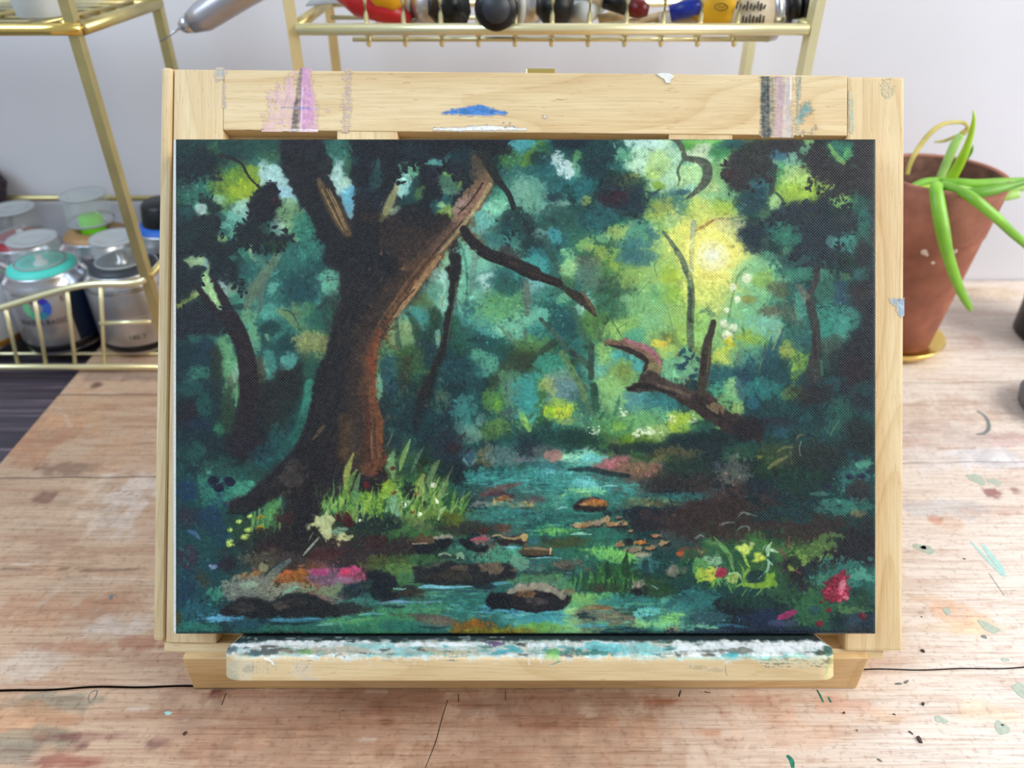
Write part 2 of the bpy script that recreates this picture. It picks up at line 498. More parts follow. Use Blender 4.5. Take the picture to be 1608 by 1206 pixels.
        if soft >= 1.6:
            m2 = blur(ins.astype(float), 4)
            m2 = np.clip((m2 - 0.5 + self.lf[sl] * 0.8) / 0.5 + 0.5, 0, 1)
            m = m * 0.4 + m2 * 0.6
        if dry: m = np.clip(m - dry * np.clip(0.5 + self.gr[sl], 0, 1) * (1.6 - m), 0, 1)
        self.lay(sl, m * a, col, var, h)
    def dabs(self, x, y, rx, ry, cols, n, size=(3, 9), a=0.7, ang=None, spread=40, asp=2.2, dry=0.35, h=0.0):
        """scattered short brush touches in an ellipse"""
        for _ in range(n):
            t = self.rs.random() * 2 * math.pi; r = math.sqrt(self.rs.random())
            cx, cy = x + rx * r * math.cos(t), y + ry * r * math.sin(t)
            s = self.rs.uniform(*size)
            an = (self.rs.random() * 180 if ang is None else ang + self.rs.uniform(-spread, spread))
            c = cols[self.rs.integers(len(cols))]
            self.blob(cx, cy, s, s / asp, c, a * self.rs.uniform(0.6, 1), 0.55, 0.3, an, dry, 0.1, h)
    def blades(self, base, n, lean, length, wid, cols, a=0.85, jit=6):
        """grass: strokes rising from points along a base polyline"""
        B = np.array(base, float)
        for _ in range(n):
            t = self.rs.random() * (len(B) - 1); i = min(int(t), len(B) - 2); f = t - i
            p = B[i] * (1 - f) + B[i + 1] * f + self.rs.normal(0, jit, 2)
            L = self.rs.uniform(*length); an = math.radians(self.rs.uniform(*lean))
            e = p + np.array([math.sin(an), -math.cos(an)]) * L
            mid = (p + e) / 2 + np.array([math.cos(an), math.sin(an)]) * self.rs.uniform(-0.12, 0.12) * L
            w = self.rs.uniform(*wid); c = cols[self.rs.integers(len(cols))]
            self.stroke([p, mid, e], [w * 0.7, w, 0.8], c, a * self.rs.uniform(0.6, 1), 0.5, 0.1, 0.25, 0.12, smooth=3)
# ================================================================== the forest painting,brush touch by brush touch
class View:
    """brush touches noted in the coordinates of an enlarged detail (5.36 x) of the picture"""
    K = 0.18657
    def __init__(self,P,ox,oy): self.P,self.ox,self.oy = P,ox,oy
    def pt(self,q): return (self.ox + q[0] * self.K,self.oy + q[1] * self.K)
    def b(self,x,y,rx,ry,col,a=1.0,soft=0.5,rough=0.35,ang=0.0,dry=0.0, **k):
        X,Y = self.pt((x,y)); self.P.blob(X,Y,rx * self.K,ry * self.K,col,a,soft,rough,ang,dry, **k)
    def s(self,pts,wid,col,a=1.0,soft=0.35,rough=0.12,dry=0.0, **k):
        wid = [w * self.K for w in wid] if hasattr(wid, '__len__') else wid * self.K
        self.P.stroke([self.pt(q) for q in pts],wid,col,a,soft,rough,dry, **k)
    def p(self,pts,col,a=1.0,soft=1.2,rough=2.0,dry=0.0, **k):
        self.P.poly([self.pt(q) for q in pts],col,a,soft,rough,dry, **k)
    def d(self,x,y,rx,ry,cols,n,size=(10,30), **k):
        X,Y = self.pt((x,y)); self.P.dabs(X,Y,rx * self.K,ry * self.K,cols,n,(size[0] * self.K,size[1] * self.K), **k)

def paint_canvas():
    P = Painter(274,217,1377,997,1.0,(30,60,62),3)
    K = (22,25,34); N = (18,42,48); T = (22,70,72); M = (42,108,100); L = (98,170,150); W = (168,210,200)
    B = (42,33,31); G = (62,114,54); Y = (150,188,66); S = (234,228,112); O = (112,66,34); E = (26,62,44)
    Q = (50,48,54); A = (82,170,178); V = (138,190,120); R = (52,38,38); C = (96,92,84); F = (142,88,88)
    rows = ["NNMKMKKKNNMTTTLVGQNKK", "EYMKNKKNBMLTKGVVTYNKK", "NMKMKKBBOMTMTMYYTNNTT", "KNMMKKKBLLMMGVYSVTNTT", "NBMMMKBLLMTMGVYVVMTMM",
            "TMMMGBOTMMTMGVYVYMTNN", "TGBTEBGTNTGMLMBTTTNNN", "NTKTBBTNTMGMVMMBTTNTT", "TNKTBBTNTMTMGGNNNETNN", "TMBBBOGENTLLFCNQNENTT",
            "TTMBGEGGTCTMMTRRNNTTT", "TTBBRREENCMGGTTGGGRNN", "TTCOFNGCCNCMEETTTNGMM", "TTKKMMMMMMAVCMLTNNTNN"]
    pal = dict(K=K,N=N,T=T,M=M,L=L,W=W,B=B,G=G,Y=Y,S=S,O=O,E=E,Q=Q,A=A,V=V,R=R,C=C,F=F)
    g = np.array([[pal[ch] for ch in r[:20]] for r in rows],float)
    yy = np.clip(((np.arange(P.h) / P.s) / 55.71) - 0.5,0,12.999); xx = np.clip(((np.arange(P.w) / P.s) / 55.15) - 0.5,0,18.999)
    jx = P.n1 * 1.0; jy = P.n2 * 1.0
    YY = np.clip(yy[:, None] + jy,0,12.99); XX = np.clip(xx[None, :] + jx,0,18.99)
    i0 = YY.astype(int); j0 = XX.astype(int); fy = (YY - i0)[..., None]; fx = (XX - j0)[..., None]
    P.c = (g[i0,j0] * (1 - fx) + g[i0,j0 + 1] * fx) * (1 - fy) + (g[i0 + 1,j0] * (1 - fx) + g[i0 + 1,j0 + 1] * fx) * fy
    # broken colour: touches that pick up what is under them
    rs = np.random.default_rng(5)
    def broken(n,size,lum,x0=274,y0=217,x1=1377,y1=997,ang=None,asp=2.0,a=0.6,hue=8):
        for _ in range(n):
            x = rs.uniform(x0,x1); y = rs.uniform(y0,y1)
            i = min(max(int((y - P.y0) * P.s),0),P.h - 1); j = min(max(int((x - P.x0) * P.s),0),P.w - 1)
            c = P.c[i,j] * (1 + rs.normal(0,lum)) + rs.normal(0,hue,3)
            s = rs.uniform(*size); an = rs.uniform(0,180) if ang is None else ang + rs.normal(0,14)
            P.blob(x,y,s,s / asp,np.clip(c,6,245),a,0.6,0.35,an,0.3,0.1,h=0.15)
    broken(2600,(5,13),0.28,y1=760)
    broken(900,(6,16),0.22,y0=700,ang=0,asp=3.2)

    p1,p2,p3,p4 = (View(P,x,200) for x in (260,540,820,1090))
    r1,r2,r3,r4 = (View(P,x,400) for x in (260,540,820,1090))
    s1,s2,s3,s4 = (View(P,x,600) for x in (260,540,820,1090))
    t1,t2,t3,t4 = (View(P,x,790) for x in (260,540,820,1090))
    dkt = (16,42,44); ink = (20,24,32); wine = (50,24,32)

    def redraw():
        bark_pass(0.72)
        p1.s([(1290,440),(1370,600),(1450,740),(1530,890)],[40,90,110,80],(104,80,46),0.85,0.8,dry=0.15)
        for dx in (-34,-12,10,30): p1.s([(1350 + dx,520),(1430 + dx,690),(1510 + dx * 0.6,860)],[8,14,8],(158,132,88) if dx != -12 else (80,58,32),0.7,0.6,dry=0.3)
        p2.s([(450,470),(410,580),(370,680),(310,780)],[36,56,64,40],(140,138,90),0.7,0.8,dry=0.5); p2.b(230,760,100,50,(62,44,34),0.6,0.9)
        r2.b(350,80,100,90,(24,24,31),0.9,0.7); r2.s([(275,40),(275,110),(320,155),(400,158),(460,130)],[18,14,10,9,5],(58,58,64),0.5,0.8); r2.b(120,60,160,90,(28,28,36),0.5,0.9)
        s1.b(1060,800,120,100,(76,66,58),0.6,0.9,ang=-40); s1.s([(1330,370),(1290,420),(1240,480)],[30,34,20],(112,90,56),0.7,0.7,dry=0.3); s2.b(60,560,80,230,(86,70,56),0.55,0.9,dry=0.25)
        s1.s([(1500,300),(1510,450),(1500,600)],[90,100,120],(88,62,32),0.6,0.9,dry=0.15)
        p2.p([(1080,250),(1200,240),(1230,340),(1260,470),(1180,640),(1050,820),(900,1000),(780,1110),(700,1206),(480,1206),(600,1100),(720,960),(830,870),(940,800),(920,690),(980,570),(1090,460),(1110,350)],(112,88,64),1,1.4,2)
        p2.p([(900,690),(1060,540),(1070,590),(960,720),(930,760)],(146,118,110),0.9,1.6,1.5)
        p2.s([(1180,480),(1060,660),(940,800),(800,960),(640,1130),(560,1206)],[60,70,70,70,70,70],(142,104,84),0.8,0.6,dry=0.2)
        p2.s([(1230,480),(1150,620),(1020,800),(880,970),(740,1110)],[40,36,32,26,24],(172,152,104),0.85,0.6,dry=0.3)
        p2.s([(1170,470),(1060,630),(960,730)],[18,14,10],(48,34,26),0.85); p2.s([(1000,790),(880,920),(760,1060),(700,1130)],[12,18,14,12],(70,46,30),0.8)
        p2.s([(830,880),(740,960),(640,1080),(540,1190)],[14,18,14,10],(58,38,26),0.8)
        r2.p([(830,0),(700,180),(560,380),(420,530),(340,650),(290,760),(265,950),(245,1206),(140,1206),(160,850),(210,730),(300,580),(400,400),(480,220),(620,30),(680,0)],(122,80,46),1,2,2)
        r2.s([(800,20),(660,200),(530,390),(420,520)],[40,50,46,30],(170,134,92),0.8,0.6,dry=0.25)
        r2.s([(690,30),(560,190),(450,350),(350,490),(270,620)],[16,18,18,18,14],(196,150,90),0.6,0.6,dry=0.35)
        r2.s([(740,20),(600,190),(500,330)],[10,14,10],(70,42,26),0.75); r2.s([(600,290),(480,410),(380,560),(260,700)],[10,14,12,8],(72,40,22),0.75)
        r2.s([(280,660),(230,780),(220,900),(215,1050)],[70,90,90,80],(134,66,32),0.9,0.7)
        r2.s([(215,860),(225,940)],[40,40],(150,60,26),0.7,0.8); r2.s([(215,1050),(205,1206)],[80,90],(124,70,34),0.9,0.6)
        s2.p([(160,0),(245,0),(250,90),(295,220),(325,360),(325,620),(340,700),(290,760),(200,800),(140,700),(160,420),(170,200)],(112,66,38),0.95,3,2)
        s2.s([(230,60),(270,220),(300,360),(300,560)],[70,60,50,40],(122,68,38),0.8,0.8,dry=0.2)
        s2.s([(190,120),(200,400),(200,660)],[40,40,60],(92,40,28),0.8,0.8); s2.s([(255,300),(262,500),(275,640)],[18,18,16],(66,50,34),0.7); s2.s([(230,420),(240,640)],[16,18],(150,112,70),0.6,dry=0.3)
        p2.b(1150,270,90,90,(58,56,48),0.8,0.9,dry=0.2); p2.b(1130,380,60,80,(84,72,56),0.6,0.9,dry=0.3)
        for w_,al_ in ((34,0.4),(20,0.5)): P.stroke([(700,352),(672,392),(636,436),(604,482),(580,520),(566,570),(566,640),(566,720)],w_,(64,46,37),al_,1.4,0.12,0.1)
        r1.s([(245,262),(330,350),(430,480)],[34,50,60],mar,1,0.3,h=0.3)
        r1.s([(380,190),(440,290),(510,450),(560,540)],[30,60,100,130],mar,1,0.25,h=0.3)
        r1.s([(500,490),(590,610),(650,760),(690,950),(700,1206)],[110,150,140,150,150],mar,1,0.2,h=0.3)
        r1.p([(320,150),(375,175),(410,290),(467,420),(458,465),(400,390),(300,262)],(152,198,134),1,1,1.4,h=0.3)
        r2.p([(890,0),(975,0),(975,150),(945,320),(915,520),(890,700),(850,860),(800,960),(740,1100),(720,1206),(620,1206),(690,1080),(760,900),(830,680),(860,480),(880,330),(885,220),(855,130),(860,95),(890,85)],(34,34,32),1,1,1.4,h=0.3)
        r2.s([(945,240),(930,400),(900,560),(870,760)],[16,18,16,14],(86,92,74),0.7,0.7,dry=0.3)
        p2.s([(1190,250),(1250,360),(1330,480),(1390,560),(1430,680)],[90,80,56,44,46],(36,42,40),1,0.3,dry=0.05,h=0.2)
        p2.s([(1010,860),(1080,960),(1200,1060),(1330,1110),(1450,1160),(1608,1230)],[70,90,100,100,110,120],(38,33,33),1,0.25,h=0.3)
        r2.s([(1180,-10),(1320,40),(1450,90),(1608,170)],[60,90,80,70],(40,34,34),1,0.3,h=0.3); r2.s([(1400,60),(1550,130)],[30,26],(84,58,52),0.7,0.7,dry=0.2)
        r3.s([(290,228),(390,310)],[56,50],(48,44,38),0.75,0.6,dry=0.15)
        r3.s([(-10,130),(140,180),(310,240)],[80,84,64],(42,35,34),1,0.3,h=0.3); r3.s([(60,150),(290,235)],[16,14],(92,60,50),0.6,dry=0.3); r3.s([(385,310),(470,360),(550,430),(615,510)],[50,84,74,24],(58,48,38),0.98,0.4,dry=0.1); r3.s([(500,310),(560,400),(605,490)],[26,34,16],(108,84,62),0.8,0.6,dry=0.25)
        p3.s([(1230,92),(1300,110),(1350,190),(1365,260)],[16,40,44,46],(84,96,78),1,0.3); p3.s([(1365,260),(1310,360),(1325,430),(1310,490)],[24,24,22,14],(84,104,84),0.95)
        p3.s([(1380,262),(1470,275),(1540,310),(1565,380),(1530,470),(1460,540),(1390,600)],[46,64,84,84,70,50,24],(80,90,76),1,0.3,dry=0.05); p3.s([(1400,280),(1520,320)],[14,16],(110,116,98),0.6,dry=0.4)
        r3.s([(1300,-30),(1380,100),(1415,230),(1420,400),(1415,560),(1420,760)],[50,56,56,66,64,60],(86,110,78),0.98,0.35,dry=0.05); r3.s([(1415,330),(1410,560)],[30,34],(58,78,54),0.8,0.6); r3.s([(1435,-10),(1420,100),(1415,200)],[30,36,30],(150,162,110),0.85)
        p3.s([(1190,880),(1260,980),(1330,1080),(1380,1206)],[26,36,44,50],(84,104,84),0.9,0.4,dry=0.1); p3.s([(1440,800),(1430,960),(1430,1206)],[50,46,36],(140,158,140),0.85,0.5,dry=0.1); p3.s([(1460,870),(1540,830),(1608,780)],[14,18,12],(150,104,60),0.85)
        r4.s([(1030,110),(1030,200),(980,320),(985,450),(1015,600),(1030,760),(1010,900),(1000,1020)],[60,50,60,76,80,84,96,130],(58,60,60),1,0.35,dry=0.06,h=0.2); r4.s([(890,270),(950,350)],[50,60],(92,100,88),0.85); r4.s([(1010,640),(1020,860)],[30,34],(40,40,42),0.7)
        r3.p([(690,730),(860,715),(1010,755),(1110,810),(1170,890),(1175,980),(1120,1020),(1040,980),(1060,900),(960,860),(860,810),(760,780)],(122,94,74),1,1.2,1.6,h=0.3)
        r3.s([(880,730),(1010,770),(1100,830),(1150,910)],[30,50,54,40],(160,100,112),0.9,0.6,dry=0.1); r3.s([(730,760),(860,790),(990,850),(1050,900),(1030,975)],[14,40,44,36,26],(52,42,40),0.95,0.5); r3.b(1110,950,50,60,(116,110,70),0.85,0.7)
        s3.p([(880,70),(960,20),(1100,0),(1250,10),(1450,80),(1608,190),(1608,340),(1480,270),(1350,190),(1240,110),(1120,80),(950,90)],(60,48,44),1,1.2,1.6,h=0.3)
        r3.p([(960,1090),(1000,1010),(1120,990),(1200,1040),(1330,1110),(1500,1150),(1608,1190),(1608,1260),(1300,1206),(1100,1150),(890,1150),(885,1120)],(72,58,52),1,1.4,1.6); r3.s([(890,1130),(1000,1100),(1120,1120),(1280,1160)],[24,44,46,50],(42,36,36),0.9,0.6)
        s3.s([(1150,30),(1320,80),(1480,150),(1600,220)],[30,36,36,40],(112,92,80),0.8,0.7,dry=0.3); s3.s([(900,60),(1000,40),(1100,50)],[20,36,30],(34,30,32),0.9)
        s4.p([(-20,120),(60,80),(200,190),(330,270),(420,300),(520,330),(590,420),(560,500),(420,470),(250,400),(120,330),(-20,230)],(56,44,42),1,1.4,2); s4.b(180,220,80,40,(122,102,72),0.85,0.8,ang=10,dry=0.25); s4.b(470,400,130,90,(32,30,40),0.9,0.7); s4.s([(20,150),(150,260),(300,340)],[20,24,20],(34,28,30),0.7)
        r3.s([(1610,560),(1590,650),(1560,740),(1540,900),(1520,1050),(1510,1160)],[50,60,70,90,84,70],(66,58,46),1,0.4,h=0.2); r3.s([(1600,500),(1540,470),(1490,490)],[50,40,14],(104,140,90),0.9); r3.s([(1535,800),(1515,1000)],[40,40],(44,36,32),0.7,0.7); r3.s([(1580,780),(1555,980)],[16,18],(110,96,70),0.6,dry=0.3)
        r3.s([(150,540),(260,650),(390,800),(520,900),(570,960)],[30,44,50,56,40],(58,90,76),0.95,0.4); r3.s([(330,820),(410,960),(500,1120),(520,1206)],[50,56,60,60],(92,124,78),0.85,0.6,dry=0.1); r3.s([(580,780),(580,900),(585,1030)],[50,50,50],(52,80,66),0.95,0.4); r3.s([(600,1100),(615,1206)],[60,60],(44,84,66),0.9)
    # ---------------------------------------------------------------- upper left
    p1.b(250,250,260,220,(20,56,54),0.95,0.8,0.3)
    p1.b(560,150,320,100,(24,66,62),0.9,0.8)
    p1.b(850,170,160,120,(30,78,66),0.9,0.8)
    p1.d(600,180,420,120,[(18,50,52),(36,92,78),(46,104,84)],60)
    p1.b(400,180,60,60,(52,104,54),0.7,0.8,dry=0.4)
    p1.b(280,330,170,150,(20,32,40),0.9,0.7)
    p1.b(180,500,60,50,(38,26,38),0.9); p1.b(430,420,50,40,(36,28,44),0.9)
    p1.b(560,360,110,80,(34,96,78),0.9,0.7)
    p1.b(240,600,160,150,(40,108,92),0.85,0.8,dry=0.3)
    p1.b(360,520,130,110,(46,116,100),0.8,0.8,dry=0.3)
    p1.d(280,560,200,130,[(90,160,140),(60,130,110),(28,80,72)],40,(8,22))
    p1.b(620,500,210,170,(104,140,30),0.95,0.8,dry=0.25)
    p1.b(740,400,80,90,(124,154,26),0.95,0.7,dry=0.25)
    p1.b(660,540,110,90,(148,172,24),0.9,0.8,dry=0.3)
    p1.d(640,500,190,150,[(150,176,30),(108,150,36),(84,132,50),(170,190,60)],70,(8,24))
    p1.p([(790,290),(880,300),(970,330),(1000,420),(1100,600),(1110,660),(1030,680),(950,640),(930,520),(800,480)],(162,206,206),1,1.4,2.0,h=0.4)
    p1.p([(940,500),(1040,520),(1110,630),(1030,680),(950,630)],(150,204,222),0.9,2,2)
    p1.b(870,250,110,60,(54,104,70),0.8,0.8,dry=0.5)
    p1.d(860,260,110,50,[(40,96,70),(90,150,110)],16,(8,20))
    p1.b(640,690,110,90,(150,200,190),0.9,0.7,ang=-40,dry=0.2)
    p1.b(520,800,140,90,(92,168,152),0.9,0.7,dry=0.25)
    p1.b(440,620,70,45,(140,190,178),0.8,0.7,dry=0.3)
    p1.b(610,880,90,60,(80,152,124),0.9,0.6)
    p1.b(470,940,50,40,(128,172,100),0.9)
    p1.p([(250,650),(330,620),(350,660),(345,740),(290,745)],(168,200,190),1,1.5,2)
    p1.b(160,730,80,70,(22,66,72),0.8)
    p1.p([(280,610),(330,570),(420,630),(480,660),(480,700),(400,720),(350,700),(350,640)],(22,42,42),1,1.2,2)
    p1.b(440,760,60,40,(30,60,60),0.8)
    # limb-side meadow tones
    p1.b(1050,740,130,120,(110,152,100),0.95,0.6,dry=0.15)
    p1.b(1060,860,90,60,(134,178,124),0.9,0.6,ang=-30)
    p1.b(960,850,40,60,(150,196,168),0.9)
    p1.b(1180,880,110,160,(44,122,100),0.95,0.6)
    p1.b(1220,1050,160,150,(42,116,104),0.95,0.7)
    p1.d(1200,1000,160,180,[(70,160,136),(40,112,100),(28,84,84)],60,(10,26))
    p1.b(880,850,70,70,(70,140,128),0.8); p1.b(930,800,30,60,(120,130,120),0.7)
    # dark leaf masses of the small left tree
    p1.p([(80,830),(200,780),(420,740),(450,850),(430,900),(480,965),(600,940),(590,850),(760,780),(880,760),(840,880),(1100,905),(1080,945),(930,980),(900,1070),(760,1000),(640,1010),(520,1090),(380,1060),(240,1100),(80,1060)],(24,34,38),1,1.4,3.0,h=0.3)
    p1.p([(690,650),(780,560),(830,490),(900,478),(940,540),(944,640),(900,700),(915,770),(760,800),(715,720)],(24,24,32),1,1.2,3.0,h=0.4)
    p1.b(915,600,24,40,(72,24,28),0.9); p1.b(800,740,30,25,(48,26,34),0.8)
    p1.b(260,860,180,80,(24,44,42),0.8); p1.b(160,940,90,80,(22,50,46),0.8); p1.b(840,850,46,46,(34,74,58),0.9)
    p1.d(560,900,480,130,[(34,52,58),(20,28,36),(28,48,46)],50,(8,22))
    p1.s([(460,240),(560,262),(640,310),(690,400),(740,460),(800,515)],[34,26,24,20,16,14],(34,40,34),0.95)
    p1.p([(150,1100),(200,1140),(250,1100),(330,1090),(365,1150),(370,1206),(330,1206),(300,1150),(230,1175),(190,1170)],(146,182,130),1,1.2,1.6)
    p1.b(330,1120,30,40,(130,180,178),0.9)
    p1.s([(150,1040),(165,1070),(200,1095)],[14,18,8],(140,172,140),0.9)
    p1.s([(640,1030),(720,1110),(790,1206)],[60,90,90],(50,130,108),0.9,dry=0.1)
    p1.p([(700,990),(840,1110),(840,1150),(790,1206),(745,1130)],(150,190,140),1,1.4,1.5)
    p1.b(560,1100,40,40,(50,118,106),0.8)
    p1.b(900,1020,110,50,(36,64,40),0.85); p1.b(970,990,60,36,(44,66,40),0.8); p1.b(1100,945,34,30,(120,170,120),0.8)
    p1.b(980,1110,110,70,(40,116,104),0.8,0.7)

    # ---------------------------------------------------------------- left middle
    r1.b(900,200,330,200,(34,96,92),0.9,0.8,dry=0.1)
    r1.d(950,220,340,220,[(24,76,80),(54,130,116),(40,106,100),(80,156,136)],90,(12,32))
    r1.b(1130,300,130,160,(22,70,78),0.85,0.8)
    r1.b(1250,120,90,100,(26,78,82),0.7,0.8)
    r1.p([(1310,150),(1400,60),(1480,140),(1470,290),(1490,350),(1380,340),(1310,260)],(92,172,144),1,3,4,0.15)
    r1.d(1400,220,80,120,[(110,190,160),(80,160,136),(130,200,170)],26,(8,22))
    r1.b(900,280,60,60,(100,180,160),0.8,0.8,dry=0.3)
    r1.s([(940,10),(830,170),(740,300),(680,400)],[70,90,110,120],(92,116,92),0.95,0.5,dry=0.1)
    r1.s([(830,210),(800,360),(800,470)],[60,50,50],(86,108,92),0.8)
    r1.b(700,540,110,80,(92,150,110),0.95,0.6); r1.b(730,650,60,120,(92,156,114),0.95,0.5); r1.b(760,780,40,50,(88,150,120),0.9)
    r1.b(880,500,100,100,(72,156,140),0.85,0.7); r1.b(1010,620,130,90,(40,110,100),0.9,0.7)
    r1.s([(960,470),(1030,500),(1080,560),(1120,620)],[60,90,80,50],(110,136,84),0.9,0.5,dry=0.15)
    r1.s([(1070,410),(1110,470),(1140,520)],[50,70,40],(88,130,90),0.9); r1.s([(1180,440),(1170,560),(1150,640)],[80,100,60],(72,128,92),0.85)
    r1.s([(980,466),(1050,480),(1110,570),(1120,640)],[14,18,16,10],(34,76,64),0.8)
    r1.b(1330,560,110,130,(30,92,84),0.85,0.7)
    r1.b(880,620,90,70,(24,66,66),0.95,0.5); r1.p([(780,580),(860,700),(850,790),(790,700)],(26,74,70),0.9)
    r1.s([(850,680),(865,720)],[36,14],(110,160,120),0.9)
    r1.b(960,820,150,110,(26,74,76),0.95,0.6); r1.b(1050,740,130,60,(22,66,70),0.9)
    r1.b(1260,740,150,100,(138,144,82),0.95,0.7,dry=0.3); r1.d(1270,730,130,110,[(168,164,86),(150,150,80),(120,132,80)],46,(6,18))
    r1.b(1220,860,80,60,(108,122,76),0.9,0.6)
    r1.b(1040,900,56,70,(76,154,144),0.95,0.5,ang=30); r1.b(870,950,60,120,(60,136,124),0.95,0.5)
    r1.s([(790,880),(810,980),(800,1130)],[60,70,60],(74,72,54),0.9,0.6)
    r1.p([(960,960),(1000,950),(1060,990),(1180,830),(1150,1000),(1130,1206),(900,1206),(930,1030)],(34,36,34),1,3,3)
    r1.b(1230,950,70,100,(32,84,68),0.85,0.6); r1.b(1200,1130,50,80,(36,96,82),0.8)
    # under the small tree
    r1.b(260,860,190,190,(20,52,72),0.9,0.8); r1.b(150,760,110,130,(20,52,56),0.8)
    r1.b(240,700,60,50,(38,110,96),0.8); r1.b(290,1010,90,70,(50,128,106),0.95,0.5); r1.b(230,1060,60,40,(70,150,130),0.7)
    r1.p([(440,720),(520,660),(560,760),(600,930),(620,1080),(600,1206),(540,1206),(470,1100),(460,860)],(88,152,104),1,1.6,2)
    r1.b(590,1040,40,110,(134,184,156),0.85,0.5); r1.b(550,1080,24,90,(90,84,64),0.6)
    r1.p([(380,830),(430,760),(465,820),(470,1206),(380,1206)],(36,52,40),1,2,2)
    r1.b(330,1130,60,80,(22,60,64),0.8)
    r1.p([(90,440),(170,430),(300,420),(420,470),(560,460),(620,600),(540,660),(340,660),(200,690),(90,650)],(32,34,44),0.97,2,4)
    r1.d(330,560,240,90,[(44,46,60),(26,30,40),(24,60,64)],30,(10,24))
    r1.s([(90,435),(170,380),(290,320)],[50,60,40],(132,150,62),0.95,dry=0.2)
    r1.p([(230,280),(290,320),(270,360),(220,340)],(150,176,110),1)
    r1.p([(100,0),(350,0),(560,20),(600,180),(620,330),(540,240),(400,200),(330,150),(310,240),(240,270),(220,340),(90,370)],(24,36,42),0.97,2,4)
    r1.p([(160,40),(240,20),(330,10),(372,80),(360,150),(330,140),(320,95),(250,85),(210,105)],(148,182,132),1,1.2,1.6)
    r1.b(335,70,24,50,(130,178,176),0.9)
    r1.b(295,115,50,26,(20,36,40),1)
    r1.d(480,200,110,60,[(120,150,110),(34,60,56),(60,110,96)],18,(6,16))
    r1.p([(440,235),(490,225),(540,300),(560,350),(500,330)],(146,172,172),1); r1.b(560,290,50,60,(112,150,120),0.8)
    r1.b(600,390,70,60,(60,140,116),0.8); r1.b(600,480,60,20,(70,140,120),0.8); r1.b(600,440,60,24,(26,60,60),0.9)
    mar = (42,28,33)
    r1.s([(700,760),(740,950),(755,1200)],[30,40,50],(34,44,70),0.8,0.8)
    r1.b(480,520,70,60,(36,40,50),0.9); r1.d(520,630,60,30,[(120,170,150),(40,60,64)],8,(5,12))

    # lower left background
    s1.b(300,400,260,420,(20,46,54),0.85,0.8)
    s1.b(160,280,110,130,(34,26,38),0.85,0.7); s1.b(330,180,60,90,(26,92,84),0.8,0.7); s1.b(200,60,120,60,(28,82,80),0.8,0.7)
    s1.b(250,590,110,90,(28,86,78),0.85,0.7); s1.b(260,360,120,60,(20,46,70),0.7)
    s1.b(450,400,50,70,(44,118,80),0.8); s1.b(560,420,30,60,(56,130,84),0.8); s1.b(540,250,60,200,(46,74,44),0.7,0.8)
    s1.s([(610,0),(600,120),(590,200)],[40,30,20],(96,170,110),0.9)
    s1.s([(680,0),(690,160),(680,330),(640,520)],[150,150,200,240],(40,30,35),0.95,0.5)
    s1.b(640,520,150,130,(34,32,42),0.9,0.7); s1.b(740,90,40,90,(44,50,78),0.7)
    s1.b(900,250,120,260,(36,38,36),0.9,0.6); s1.b(970,300,60,160,(36,50,42),0.7)
    s1.s([(1215,0),(1200,120),(1170,280)],[70,80,100],(48,138,116),0.95,0.6,dry=0.1)
    s1.s([(1190,250),(1120,420),(1000,600)],[70,100,140],(34,104,92),0.9,0.7)
    s1.b(930,460,80,110,(30,84,84),0.8,0.7); s1.b(900,640,180,120,(24,70,78),0.9,0.7); s1.b(830,680,80,60,(30,62,104),0.8,0.8)
    s1.s([(640,860),(760,760),(900,660),(1040,520)],[200,180,120,60],(28,84,76),0.75,0.8)
    s1.b(440,760,150,130,(30,80,72),0.8,0.7); s1.b(500,930,240,100,(44,124,106),0.9,0.7); s1.b(680,900,120,60,(56,136,110),0.8)
    s1.b(330,880,70,110,(44,120,104),0.8,0.6); s1.b(400,1030,110,50,(36,112,100),0.9)
    s1.d(480,720,240,90,[(110,160,140),(50,110,90),(20,50,52)],30,(6,14))
    s1.b(190,920,80,120,(22,58,96),0.9,0.7)
    for x,y in ((410,835),(445,885),(535,840)): s1.b(x,y,46,36,(16,22,58),1,0.3,0.2,ang=20)
    s1.s([(430,862),(480,830),(520,890)],[8,8,5],(90,130,150),0.8)

    # ---------------------------------------------------------------- dark crown of the great tree
    p2.p([(50,90),(700,80),(1380,90),(1380,190),(1240,220),(1180,330),(1090,470),(930,620),(900,720),(800,860),(1000,900),(600,1206),(-120,1206),(-80,900),(80,800),(80,640),(50,400)],(26,29,38),1,1.6,3)
    p2.d(500,250,460,150,[(34,40,50),(22,26,36),(28,52,58),(40,42,54)],90,(14,34))
    p2.b(1000,260,160,120,(24,58,66),0.8,0.7,dry=0.2); p2.b(1000,380,120,90,(34,46,52),0.8)
    p2.b(590,180,110,60,(26,54,66),0.6,0.8); p2.b(90,270,50,40,(28,66,72),0.7)
    p2.b(270,400,60,130,(36,88,86),0.85,0.7,dry=0.2); p2.b(290,300,30,50,(60,110,100),0.5,dry=0.4)
    p2.b(200,560,150,40,(26,66,74),0.7,0.8); p2.b(230,620,160,80,(34,36,54),0.7,0.8)
    p2.p([(430,420),(470,340),(560,290),(630,330),(620,420),(560,460),(540,540),(520,590),(450,580)],(94,166,136),1,2,3,0.1)
    p2.b(500,510,60,80,(150,206,206),0.95,0.7,dry=0.1); p2.b(600,330,40,40,(60,120,84),0.8); p2.d(530,400,90,90,[(150,206,180),(90,170,140),(60,130,110)],24,(6,18))
    p2.s([(450,470),(410,580),(370,680),(310,780)],[40,70,80,50],(150,150,96),0.9,0.7,dry=0.45); p2.d(370,640,60,150,[(190,190,120),(140,130,80),(200,190,140)],40,(4,10))
    p2.p([(440,640),(530,560),(560,470),(640,430),(620,520),(690,520),(680,600),(560,650),(470,660)],(24,66,68),1,1.4,2)
